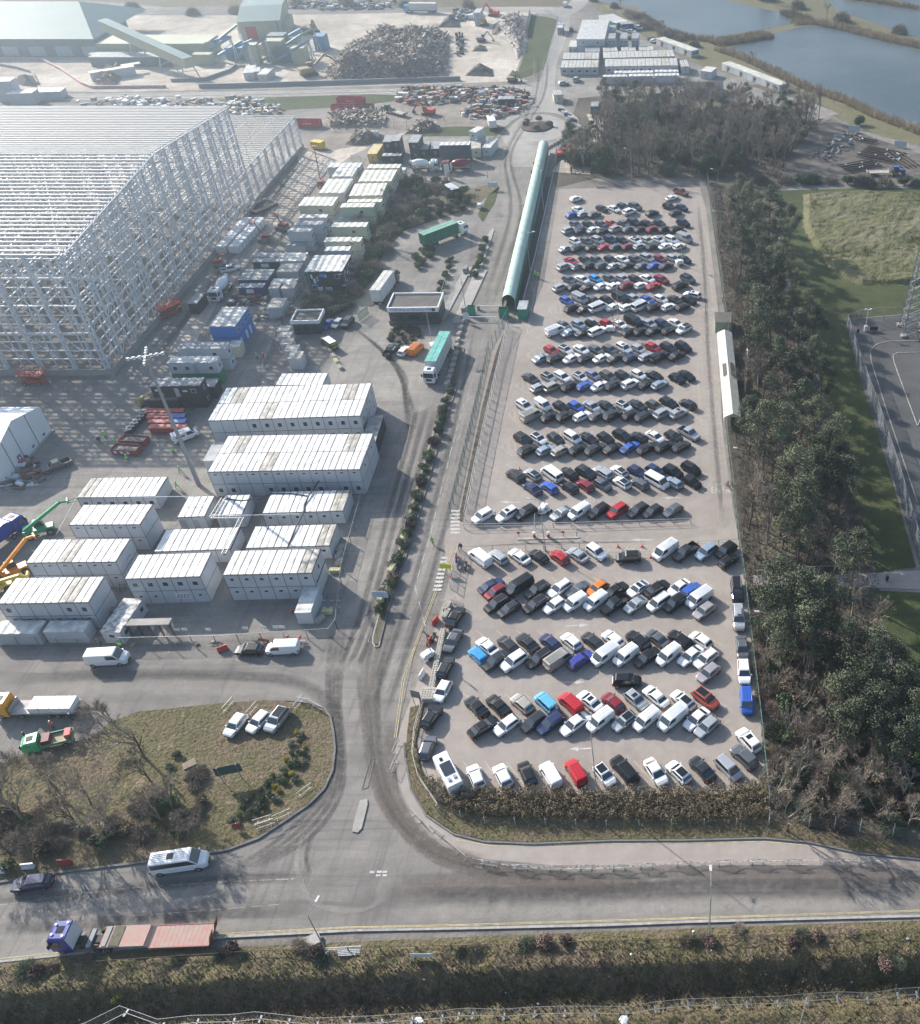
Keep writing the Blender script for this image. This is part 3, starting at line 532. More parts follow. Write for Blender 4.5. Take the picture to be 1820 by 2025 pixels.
rows=[
('upper line of eighth row from far end','hR 750 110,hW 860 105 r,sW 983 103,sG 1095 105,hG 1210 103,uW 1315 95 o,hS 1430 98,hR 1543 87,uD 1665 92,uK 1780 85',-44),
('lower line of eighth row from far end','sU 675 172,uD 785 170,sW 912 172,hK 1020 172,sW 1145 170,sF 1255 170,hN 1373 168,hS 1497 160,aK 1595 160,sK 1730 150',43),
('upper line of ninth row from far end','sD 590 330,hS 728 320 r,eW 835 315,hW 975 318 r,hV 1075 305,eQ 1195 312,eD 1313 310,hW 1430 300,cK 1555 305,hK 1732 330,sK 1804 306',-44),
('lower line of ninth row from far end','hS 655 398,mY 760 395,uK 900 390,hB 1013 388,sW 1130 388,uD 1240 382,uW 1365 375 t,cK 1495 372,hU 1597 378',43),
('upper line of tenth row from far end','uW 540 545 o,vW 685 540,hK 825 550,hB 943 548,sS 1065 548,sD 1180 545,hW 1315 545 r,sD 1425 540,hQ 1555 540,eK 1670 520,hD 1815 528 135 t',-44),
('lower line of tenth row from far end','VY 595 622,hK 740 630,uK 865 625,hW 990 625,hG 1115 620,uD 1230 618,hK 1375 612,eD 1480 620,uS 1620 602,uS 1745 603 o',43),
('upper line of eleventh row from far end','uK 530 805,hW 650 800 r,hD 785 800,mW 915 790,sK 1045 800,hK 1175 795,uK 1305 780,hK 1430 790 135,sW 1560 785,hD 1705 780,pS 1825 760',-44),
('lower line of eleventh row from far end','uK 570 890,hU 705 890,eY 830 890,hK 960 882,eD 1095 880,cK 1230 875,cB 1363 865,eK 1500 875,eK 1640 860,hD 1765 860',43),
('upper line of twelfth row from far end','uD 470 1090 135,hS 603 1080 135 r,bW 755 1078 135,hK 885 1070 135,uD 1020 1065 -43 o,eS 1155 1065 135,hW 1280 1055 135 r,hN 1420 1055,hN 1560 1050,uK 1700 1060,mK 1841 1035',-43),
('lower line of twelfth row from far end','sN 600 1185 135,hB 735 1180 135,hK 890 1180 135,hM 1015 1165 135,hG 1150 1160 -43,hW 1300 1145 135 r,hG 1440 1150 135,bW 1575 1135 -43,hU 1705 1145 135,hK 1847 1137 -43',-43)]
for wh,d,a in rows: row(Z2,wh,G1,d,a)
row(Z3,'row behind the long handrail',G1,'uW 215 72,uW 405 60 o,uK 550 45,cS 825 45,vW 965 38,uK 1120 32,uR 1265 30,eD 1425 23,hD 1540 33,hG 1698 27',225)
car('h','W',*Z1(945,260),40,'small white hatchback alone at far left end of the car park',G1); car('c','W',*Z1(1690,250),42,'white coupe with black glass at far right end of the car park',G1)
car('p','T',*Z1(1762,208),-44,'copper brown pickup at the farthest corner of the car park',G1,opt='t'); car('e','W',*Z1(1851,1010),155,'white estate turning in the lane right of the sixth row',G1,opt='o')
rows=[
('line along the gate lane','VW 195 400,hS 335 390,sW 500 385,hK 650 385,hR 812 390,sS 955 375,uW 1100 352 -45,uK 1352 397 183,VW 1640 345 225 n,pD 1799 352 225,uU 1961 350 225,uK 2113 338 225,hK 2135 420 42',137),
('upper line of the first near row','sN 280 615 42,hM 315 665,VD 500 620,eK 640 645 225 t,eW 815 635 225 t,cG 955 645,hO 1110 635,sK 1255 650 45,cW 1425 635 225 r,sK 1575 635 42,sW 1745 628,hB 1844 651 45',225),
('lower line of the first near row','eK 325 755 225 t,hD 420 800,eK 630 760 225 t,hW 775 768,vW 935 750,vW 1095 740,pK 1245 765,cS 1405 760,mW 1590 745 225 t,uK 1716 755,VW 1903 715,hJ 1943 810',225),
('upper line of the second near row','sW 250 1090,hD 410 1075,sD 565 1060,hN 740 1055,hW 905 1050,hD 1070 1045,hW 1230 1030,eK 1425 1040 135 r,sG 1575 1025,eK 1756 1036,hW 1916 1039',135),
('lower line of the second near row','sD 315 1200,uW 460 1205,eK 660 1180 225 t,VY 810 1195 45,eP 980 1195 45,VW 1170 1158 225 n,vW 1330 1165,sK 1495 1175,vW 1663 1161,sW 1836 1161,eW 1956 1183 225 t,hJ 1977 1294',225)]
for wh,d,a in rows: row(Z3,wh,G2,d,a)
car('h','C',*Z3(180,1160),135,'bright blue hatchback at left end of the second near row',G2)
rows=[
('upper line of the third near row','sK 165 225,sK 335 215,hY 520 200,mL 710 195,vR 900 200,sW 1050 180 135 o,hM 1230 190,hS 1410 170 -45 o,sW 1565 145,hW 1777 174 135 r,uX 1956 163 -45 r',135),
('lower line of the third near row','sK 220 385 42,hW 400 370,hD 610 345,eN 745 355 225,sW 930 360,vW 1130 335,hS 1320 340 225 r,vW 1490 330,VW 1695 318,sW 1885 320,hS 1965 380',225),
('front row beside the hedge','hW 160 770 118,hW 370 765 120,hK 560 748 118,vW 745 760 120,vR 940 737 122,hW 1165 757 -52 r,aK 1320 720 127,sW 1565 735 -58,hW 1745 737 130 r,sD 1927 710 128,mS 2134 705 -52,uG 2255 618 130 t,uW 2290 490 126 o',120)]
for wh,d,a in rows: row(Z4,wh,G2,d,a)
car('u','K',*Z4(1340,25),0,'black SUV driving right between the second and third near rows',G2)
R5=Zm(2655,1960); R6=Zm(2655,2620); Q=Zm(1300,2300,.32967); R7=Zm(880,2620); R8=Zm(880,1960); R9=Zm(0,1960); R1=Zm(0,1300)
GR='cars parked nose to tail by the right fence'
for k,c,f,x,y,n_,o in (('a','K',R5,390,655,'first','t'),('a','S',R5,403,870,'second','x'),('s','G',R5,430,1100,'third',''),('e','W',R5,445,1285,'fourth',''),('v','B',R6,465,190,'fifth','')):
    car(k,c,*f(x,y),-88,'%s %s, %s from the top along the right-hand fence'%(CN[c],KT[k][10],n_),GR,opt=o)
GL='cars parked nose to tail by the block wall'
for k,c,f,x,y,n_,a in (('s','K',Q,1395,258,'first',76),('s','G',Q,1365,535,'second',258),('h','D',Q,1280,850,'third',80),('h','W',Q,1245,1125,'fourth',257),('h','K',R7,1597,305,'fifth',72),('h','G',R7,1565,545,'sixth',84)):
    car(k,c,*f(x,y),a,'%s %s, %s from the top along the left edge of the near car park'%(CN[c],KT[k][10],n_),GL)
GI='cars parked on the grass island'
car('h','W',*R7(65,370),252,'leftmost white hatchback parked on the grass island',GI,z=.17); car('h','W',*R7(245,345),246,'middle white hatchback parked on the grass island',GI,z=.17); car('u','S',*R7(390,330),252,'silver crossover with black roof parked on the grass island',GI,z=.17,opt='r')
car('h','K',*R8(168,1118),181,'black hatchback with silver bonnet by the mesh fence','vehicles along the compound fence'); car('V','W',*R8(435,1105),182,'white crew van parked behind the black hatchback by the mesh fence','vehicles along the compound fence')
WV=car('V','W',*R9(850,1190),4,'white high-roof van passing the full-height turnstiles','vehicles along the compound fence'); WV.scale=(1.17,1.08,1.25)
CC=Zm(1060,980,.32967); UU=Zm(600,980,.32967)
GB='cars parked by the bus shelter'
car('s','B',*CC(628,828),255,'blue car beside the flat-roofed shelter',GB); car('h','S',*CC(742,822),256,'silver hatchback between the blue car and the black off-roader',GB); car('u','K',*CC(860,812),260,'black off-roader with pale roof beside the green gate leaf',GB,opt='')
SV=car('V','H',*CC(645,1060),135,'dark van with yellow chevrons on its rear doors near concrete blocks','vans in the compound')
bb=MB(); bb.box(-2.4,1.2,-.8,.8,2.0,2.03); bb.build('roof_skin',paint('W'),SV)
ch=MB(); 
for k in range(8):
    y=-.86+k*.22
    for z0 in (.75,1.45): ch.face([(-2.57,y,z0),(-2.57,y+.1,z0),(-2.57,y+.24*(1 if k<4 else -1)+.1,z0+.38),(-2.57,y+.24*(1 if k<4 else -1),z0+.38)])
ch.build('chevron_marking',mat('chevron_yellow',(.6,.62,.05),.6),SV)
car('p','K',*CC(1375,1130),72,'black pickup beside the rock garden','vehicles by the rock garden'); car('h','W',*CC(1527,1143),72,'white hatchback between the black pickup and the orange van','vehicles by the rock garden'); car('V','O',*CC(1662,1128),73,'orange van beside the rock garden','vans in the compound')
car('p','W',*UU(885,180),28,'white pickup by the stacked sheets next to the steel frame','vehicles on the building site'); car('p','G',*R1(440,1010),222,'grey pickup beside the white marquee','vehicles on the building site'); RV=car('V','W',*R1(1450,780),38,'white van with red lettering behind the red bins','vans in the compound')
def words(txt,size,m,parent,loc,rot,name='lettering',ext=.004,sx=1):
    c=bpy.data.curves.new(name,'FONT'); c.body=txt; c.size=size; c.extrude=ext; c.align_x='CENTER'; c.align_y='CENTER'
    o=bpy.data.objects.new(name,c); C.objects.link(o)
    dg=bpy.context.evaluated_depsgraph_get(); me=bpy.data.meshes.new_from_object(o.evaluated_get(dg)); bpy.data.objects.remove(o)
    o=bpy.data.objects.new(name,me); me.materials.append(m); C.objects.link(o); o.location=loc; o.rotation_euler=rot; o.scale=(sx,1,1)
    if parent: o.parent=parent
    return o
REDP=mat('red_lettering',(.5,.02,.02),.6)
bb=MB(); bb.box(-1.9,-.2,-1.0,-.985,1.2,1.55); bb.build('red_stripe',REDP,RV)
V0=A
car('h','S',*V0(845,650),25,'silver car on the gravel in front of the far grey offices','far cars'); car('u','D',*V0(905,230),95,'dark off-roader on the haul road by the white office block','far cars')
car('u','S',*V0(945,622),80,'small pale utility vehicle in front of the far grey offices','far cars'); car('V','W',*V0(860,38),85,'white van at the far bend of the haul road','far cars')
for i,(k,c,x,y,a) in enumerate((('s','W',1325,230,-30),('s','W',1375,245,-25),('V','W',1420,220,-12),('u','D',1380,220,-30),('h','D',1530,302,60),('h','W',1550,318,50),('h','G',1355,290,80))):
    car(k,c,*V0(x,y),a,['white saloon nearest the dark blue cabin in the lakeside yard','white saloon in front of the other white saloon, lakeside yard','white van right of the saloons in the lakeside yard','dark SUV behind the white saloons in the lakeside yard','dark hatchback at the head of the long cabin row by the lake','white hatchback at the head of the cabin row by the lake','grey hatchback between small cabins by the white office'][i],'far cars')
D10=Zm(0,3280)
MBS=car('b','W',*D10(1405,105),8,'long white minibus driving right on the near road','vehicles on the near road',z=.045,zc=1.0); MBS.scale=(1.3,1.08,1.28)
b=MB(); b.box(-.8,-.2,-.35,.35,2.02,2.06); b.build('roof_hatch',SUNR,MBS)
car('e','N',*D10(250,268),190,'dark blue car driving left on the near road','vehicles on the near road',z=.045)
# the leftover prototypes leave the scene
for k,o in PROTO.items():
    for ch_ in list(o.children):
        for g2 in list(ch_.children): bpy.data.objects.remove(g2)
        bpy.data.objects.remove(ch_)
    bpy.data.objects.remove(o)
for (x0,y0,x1,y1,n_) in ():
    pass

p=P(*Z4(-62,738),1.2); t=thing('motorhome','white motorhome with dark solar panel, leftmost in the front row beside the hedge','motorhome',(p.x,p.y,.062),R(122),G2)
b=MB(); b.grid([[(x,-hw,z0),(x,-hw,z1-.2),(x,-hw*.88,z1),(x,hw*.88,z1),(x,hw,z1-.2),(x,hw,z0)] for x,hw,z0,z1 in ((-3.4,1.05,.4,2.75),(1.6,1.08,.4,2.85),(2.3,1.02,.4,2.75),(2.75,.98,.4,1.75),(3.3,.9,.4,1.35),(3.5,.8,.45,1.0))]); recalc(b.build('body',paint('W'),t))
b=MB(); b.face([(2.34,-.85,2.6),(2.76,-.85,1.8),(2.76,.85,1.8),(2.34,.85,2.6)][::-1]); b.build('windscreen',GLASS,t); b=MB(); b.box(-1.6,.5,-.75,.75,2.85,2.9); b.build('solar_panel',mat('solar_panel',(.03,.035,.05),.2),t)
for x,y in ((1.2,.2),(-2.4,.4),(-2.3,-.4)): b=MB(); b.box(x-.25,x+.25,y-.2,y+.2,2.8,2.95); b.build('roof_vent',SUNR if x>0 else RIM,t)
for x in (-2.0,2.3):
    for s_ in (-1,1): wheel(t,x,s_*.95,.34,.24,s_)
for s_ in (-1,1): b=MB(); y=s_*1.085; b.box(-.5,.6,min(y,y-s_*.02),max(y,y-s_*.02),1.5,2.0); b.build('side_window',GLASS,t)
# ================================================================ CABINS, SHEDS, BUILDINGS
WALLW=mat('white_cabin_wall',(.50,.52,.55),.55,var=.08,vs=.6); WALLC=mat('cream_cabin_wall',(.58,.56,.42),.6,var=.12,vs=.7); WALLG=mat('grey_cabin_wall',(.42,.44,.46),.6,var=.1,vs=.6); WALLY=mat('yellow_cabin_wall',(.62,.42,.08),.6,var=.1)
WALLGC=mat('green_cream_wall',(.44,.49,.38),.6,var=.1); WALLD=mat('dark_navy_wall',(.022,.03,.045),.55); WALLB=mat('bright_blue_wall',(.04,.18,.52),.5,var=.08); WALLN=mat('navy_container_wall',(.02,.05,.16),.5,var=.1); WALLK=mat('black_cabin_wall',(.025,.028,.032),.6); WALLGR=mat('green_skirt',(.03,.20,.09),.6)
SEAM=mat('dark_seam',(.05,.05,.052),.8); MEM=mat('pale_roof_membrane',(.74,.74,.72),.6,var=.22,vs=.55,bump=.5,bs=1.1); MEMD=mat('stained_roof_membrane',(.45,.42,.37),.7,var=.5,vs=.8,bump=.3,bs=1.5)
RIBW=mat('ribbed_white_roof',(.60,.60,.57),.65,var=.4,vs=.7); RIBC=mat('ribbed_cream_roof',(.62,.61,.53),.65,var=.3,vs=.6); RIBG=mat('ribbed_grey_roof',(.33,.34,.35),.65,var=.35,vs=.6); FLATG=mat('grey_felt_roof',(.11,.10,.092),.9,var=.35,vs=.5); WFR=mat('white_window_frame',(.7,.7,.7),.5); DFR=mat('dark_window_frame',(.08,.08,.09),.5)
PANE=mat('window_pane',(.03,.04,.05),.08,spec=.7); DOORG=mat('grey_door',(.35,.37,.39),.6)
def cabin(name,label,fl,fr,bl,st=1,h1=2.8,style='mem',n=6,wall=None,roof=None,deep=1,wf=(),wr=(),group=None,cat='cabin',lower=None,doors=(),z0=0.05,doorsr=()):
    z=st*h1+z0; a=P(*fl,z); c=P(*fr,z); e=P(*bl,z); ux=(c-a); Wd=ux.length; ux.normalize(); uy=Vector((-ux.y,ux.x,0)); Dp=abs((e-a).dot(uy)); Dp=max(Dp,2.2)
    rz=math.atan2(ux.y,ux.x); t=thing(name,label,cat,(a.x,a.y,z0),rz,group); Hh=st*h1
    wall=wall or WALLW
    b=MB()
    for s in range(st):
        if s==0 and lower:
            q=MB(); q.box(0,Wd,0,Dp,0,h1-.03); q.build('lower_wall',lower,t); continue
        b.cm=0; b.box(0,Wd,0,Dp,s*h1+(.03 if s else 0),(s+1)*h1-.03)
    b.cm=1
    for s in range(1,st): b.box(-.015,Wd+.015,-.015,Dp+.015,s*h1-.045,s*h1+.045)
    if n>1 and style=='mem':
        for i in range(n+1):
            x=Wd*i/n
            for s in range(st): b.box(x-.035,x+.035,-.02,.0,s*h1+.05,(s+1)*h1-.05)
        if deep>1:
            for s in range(st): b.box(Wd,Wd+.02,Dp/2-.05,Dp/2+.05,s*h1+.05,(s+1)*h1-.05)
    b.build('wall',[wall,SEAM],t)
    b=MB()
    if style=='mem':
        roof=roof or MEM; b.cm=1; b.box(-.08,Wd+.08,-.08,Dp+.08,Hh-.03,Hh+.05); b.cm=0
        for i in range(n):
            for j in range(deep):
                x0,x1=Wd*i/n+.09,Wd*(i+1)/n-.09; y0,y1=Dp*j/deep+.08,Dp*(j+1)/deep-.08; rows=[]
                for v in range(5):
                    rows.append([(x0+(x1-x0)*u/6,y0+(y1-y0)*v/4,Hh+.10+(.045*abs(math.sin(PI*u/3)) if v not in (0,4) else 0)+random.uniform(-.022,.03)*(0 if v in (0,4) else 1)) for u in range(7)])
                b.grid(rows,closed=False,cap=False)
                if (i*7+j*3+int(Wd*10))%9==4 and n>4: 
                    for k in range(24): b.m[-1-k]=2
        b.cm=1
        for i in range(n): x=Wd*(i+.5)/n; b.box(x-.02,x+.02,.05,Dp-.05,Hh+.09,Hh+.155)
        b.build('roof',[roof,SEAM,MEMD],t)
    elif style=='rib':
        roof=roof or RIBW; long_x=Wd>=Dp/deep
        pitch=.42
        for j in range(deep):
            y0,y1=Dp*j/deep+(.0 if j==0 else .06),Dp*(j+1)/deep-.06
            if long_x or deep>1:
                k=max(4,int(Wd/pitch)); prof=[]
                for i in range(k+1):
                    x=-.05+(Wd+.1)*i/k; zz=Hh+(.02,.02,.12,.12)[i%4]; prof.append((x,zz))
                b.grid([[(x,y0-.05,zz) for x,zz in prof],[(x,y1+.02,zz) for x,zz in prof]],closed=False,cap=False); b.box(-.06,Wd+.06,y0-.06,y1+.05,Hh-.09,Hh+.01)
            else:
                k=max(4,int(Dp/pitch)); prof=[(-.05+(Dp+.1)*i/k,Hh+(.02,.02,.12,.12)[i%4]) for i in range(k+1)]
                b.grid([[(-.05,y,zz) for y,zz in prof],[(Wd+.05,y,zz) for y,zz in prof]],closed=False,cap=False); b.box(-.06,Wd+.06,-.06,Dp+.06,Hh-.09,Hh+.01)
        b.build('roof',roof,t)
    elif style=='flat':
        b.box(-.06,Wd+.06,-.06,Dp+.06,Hh,Hh+.08); b.build('roof',roof or RIBG,t)
    elif style=='para':
        hpar=.45
        for x0,x1,y0,y1 in ((-.2,Wd+.2,-.2,.08),(-.2,Wd+.2,Dp-.08,Dp+.2),(-.2,.08,.08,Dp-.08),(Wd-.08,Wd+.2,.08,Dp-.08)): b.box(x0,x1,y0,y1,Hh-.4,Hh+hpar)
        b.build('parapet',WFR,t); b=MB(); b.box(.08,Wd-.08,.08,Dp-.08,Hh,Hh+.06); b.build('roof',roof or FLATG,t)
    def win(x,y,z_,ww,hh,side,fm=WFR):
        if style=='para': fm=DFR
        b=MB(); q=MB(); e_=.05
        if side=='f': b.box(x-ww/2-.08,x+ww/2+.08,-e_,-.001,z_-.08,z_+hh+.08); q.box(x-ww/2,x+ww/2,-e_-.012,-e_-.001,z_,z_+hh)
        else: b.box(Wd+.001,Wd+e_,y-ww/2-.08,y+ww/2+.08,z_-.08,z_+hh+.08); q.box(Wd+e_+.001,Wd+e_+.012,y-ww/2,y+ww/2,z_,z_+hh)
        f=b.build('window',fm,t); q.build('pane',PANE,f)
    for it in wf:
        s,cnt,ww,hh,zz=it[:5]; skip=it[5] if len(it)>5 else ()
        for i in range(cnt):
            if i in skip: continue
            win(Wd*(i+.5)/cnt,0,s*h1+zz,ww,hh,'f')
    for s,cnt,ww,hh,zz in wr:
        for i in range(cnt): win(0,Dp*(i+.5)/cnt,s*h1+zz,ww,hh,'r')
    for s,u in doors:
        b=MB(); x=Wd*u; b.box(x-.45,x+.45,-.04,-.001,s*h1+.1,s*h1+2.15); dd=b.build('door',DOORG,t); b=MB(); b.box(x+.3,x+.38,-.1,-.04,s*h1+1.05,s*h1+1.1); b.build('handle',DFR,dd)
    for s,u in doorsr:
        b=MB(); y=Dp*u; b.box(Wd+.001,Wd+.04,y-.45,y+.45,s*h1+.1,s*h1+2.15); dd=b.build('door',WFR,t); b=MB(); b.box(Wd+.04,Wd+.09,y+.3,y+.38,s*h1+1.05,s*h1+1.1); b.build('handle',DFR,dd)
    t['w']=Wd; t['d']=Dp; return t
GW='white cabins of the site compound'
hi=lambda s,n,sk=():(s,n,.62,.3,2.05,sk); lo=lambda s,n,sk=():(s,n,.75,.9,.95,sk)
cA=cabin('cabin_block','rear long two-storey white cabin block, twelve bays with crane-light shadows on its roof',(411,833),(713,823),(432,768),2,2.8,'mem',12,deep=2,wf=[lo(1,12,(0,1,2)),lo(0,12,(0,1,3))],wr=[(1,4,.6,.8,1.0),(0,3,.6,.8,1.0)],group=GW)
cB=cabin('cabin_block','front long two-storey white cabin block with small high windows upstairs',(411,934),(712,929),(431,863),2,2.8,'mem',12,deep=2,wf=[hi(1,12),lo(0,12,(2,3,9))],wr=[(1,2,.5,.5,1.5)],doors=[(0,.36),(0,.41)],group=GW)
cabin('cabin','grey-white flat annex cabin behind the rear long two-storey block',(544,763),(638,762),(559,739),1,2.7,'mem',4,deep=1,group=GW)
cabin('cabin','small annex cabin with stained roof at left end of the front long block',(402,912),(436,911),(415,876),1,2.8,'flat',1,roof=RIBG,wf=[(0,1,.8,1.0,.9)],group=GW)
cabin('storage_shed','black shed with weathered sheet roof at right end of the long blocks',(714,879),(741,878),(731,823),1,3.0,'flat',1,wall=WALLK,roof=mat('weathered_sheet',(.30,.30,.29),.7,var=.5,vs=.9),cat='shed')
cabin('cabin','single-storey white cabin, highest left of the membrane-roofed group',(152,985),(308,982),(182,946),1,2.8,'mem',6,wf=[lo(0,6)],group=GW)
cabin('cabin_block','five-bay two-storey white cabin below the highest left cabin',(137,1039),(277,1038),(166,999),2,2.8,'mem',5,wf=[hi(1,5),hi(0,5,(0,1,2,3))],group=GW)
cabin('cabin_block','six-bay two-storey white cabin beside the orange telehandler',(52,1114),(229,1112),(86,1068),2,2.8,'mem',6,wf=[hi(1,6),hi(0,6)],group=GW)
cabin('cabin_block','lowest left two-storey white cabin with a metal stair on its right end',(-5,1195),(175,1192),(28,1144),2,2.8,'mem',6,wf=[lo(1,6,(1,2,3)),hi(0,6)],group=GW)
cabin('cabin_block','five-bay two-storey white cabin with notice boards on its lower front',(247,1146),(396,1141),(277,1098),2,2.8,'mem',5,wf=[(1,5,.8,.8,1.1),(0,5,.5,.4,1.5,(2,3))],group=GW)
cabin('cabin_block','lowest right two-storey white cabin, six bays, nearest the road',(441,1138),(617,1134),(462,1090),2,2.8,'mem',6,wf=[(1,6,.6,.5,1.6),(0,6,.6,.4,1.7)],wr=[(1,1,.6,.8,1.2)],group=GW)
cabin('cabin','single-storey white cabin with one brown-stained roof panel, second up from the road corner',(486,1085),(652,1080),(505,1042),1,2.8,'mem',6,wf=[(0,6,.6,.5,1.6)],group=GW)
cabin('cabin','single-storey white cabin with dirt-ringed roof directly below the front long block',(519,1016),(679,1011),(538,974),1,2.8,'mem',6,wf=[(0,6,.6,.5,1.6)],group=GW)
cabin('cabin','two-bay white cabin crossed by the cable bridge',(426,1020),(479,1018),(441,980),1,2.8,'mem',2,doors=[(0,.2),(0,.55)],group=GW)
cabin('cabin','two-bay white cabin left of the cable bridge',(351,1024),(405,1022),(374,983),1,2.8,'mem',2,doors=[(0,.15),(0,.6)],group=GW)
cabin('cabin','single-storey white cabin with cables looped over its right end',(305,1092),(456,1087),(331,1048),1,2.8,'mem',5,wf=[(0,5,.6,.4,1.7)],group=GW)
cabin('container_office','rust-streaked ribbed white cabin standing end-on beside the turnstiles',(198,1249),(236,1251),(238,1183),1,2.6,'rib',1,wf=[(0,1,.9,.6,1.4)],wr=[(0,3,.8,.8,1.1)],roof=mat('rust_streaked_roof',(.52,.51,.49),.7,var=.75,vs=1.6))
cabin('shipping_container','white container at bottom left, left one of the pair',(-15,1254),(73,1253),(0,1228),1,2.5,'rib',1,cat='container')
cabin('shipping_container','white container at bottom left, right one of the pair',(85,1250),(166,1249),(98,1228),1,2.5,'rib',1,cat='container')
cabin('shipping_container','white ribbed container end-on to the road at the compound corner',(583,1212),(614,1211),(602,1161),1,2.6,'rib',1,cat='container')
cabin('cabin_block','bright blue two-storey cabin block with white doors',(412.7,645.7),(464,645.5),(442,607),2,2.8,'rib',1,wall=WALLB,roof=RIBW,deep=4,wr=[(1,4,.8,.8,1.0)],doorsr=[(0,.12),(0,.5),(0,.75)])
cabin('cabin_block','white two-storey cabin between blue block and green-skirted cabin',(350.7,690.7),(444.7,690),(361,677),2,2.7,'flat',1,lower=WALLW,wf=[(1,2,.8,.7,1.1,(0,))],wr=[(1,1,.7,.8,1.0),(0,1,.7,.8,1.0)],roof=RIBG)
cabin('cabin_block','white cabin over a green lower storey with a ribbed roof',(330.8,718),(426,717),(341.8,705),2,2.7,'rib',1,lower=WALLGR,wf=[(1,4,.8,.8,1.0,(2,))],wr=[(1,1,.7,.8,1.0)],doors=[(1,.55)],doorsr=[])
cabin('shipping_container','cream container tucked behind the blue cabin block',(452,687),(473,686),(447,675),1,2.7,'rib',1,wall=WALLC,roof=RIBC,cat='container')
cD=cabin('cabin_block','dark navy cabin block covered in white and blue signs and framed windows',(602.6,537),(676,536.3),(617.8,505),2,2.9,'rib',1,wall=WALLD,roof=RIBW,deep=3,wf=[(1,3,1.0,1.0,1.0,(0,1)),(0,3,1.0,1.0,1.1,(1,2))],wr=[(1,3,.6,1.0,.8),(0,3,.6,1.0,.8)])
cE=cabin('cabin_block','dark green-black two-storey cabin with outside stair beside the red bins',(296,764),(395,762),(301,749),2,2.7,'rib',1,wall=WALLK,roof=RIBG,wf=[(1,3,.8,.8,1.0,(0,1))],wr=[(1,1,.6,.8,1.0),(0,1,.6,.8,1.0)],doors=[(1,.5)])
cabin('shipping_container','dark container beside the dark green-black two-storey cabin',(400,766),(424,765),(404,750),1,2.8,'flat',1,wall=WALLK,roof=RIBG,cat='container')
cabin('shipping_container','low dark container behind the yellow tank and red bins',(283,792),(350,790),(290,782),1,2.6,'rib',1,wall=WALLK,roof=mat('brown_roof',(.2,.15,.12),.8,var=.3),cat='container')
GY='stacked cabins beside the haul road'
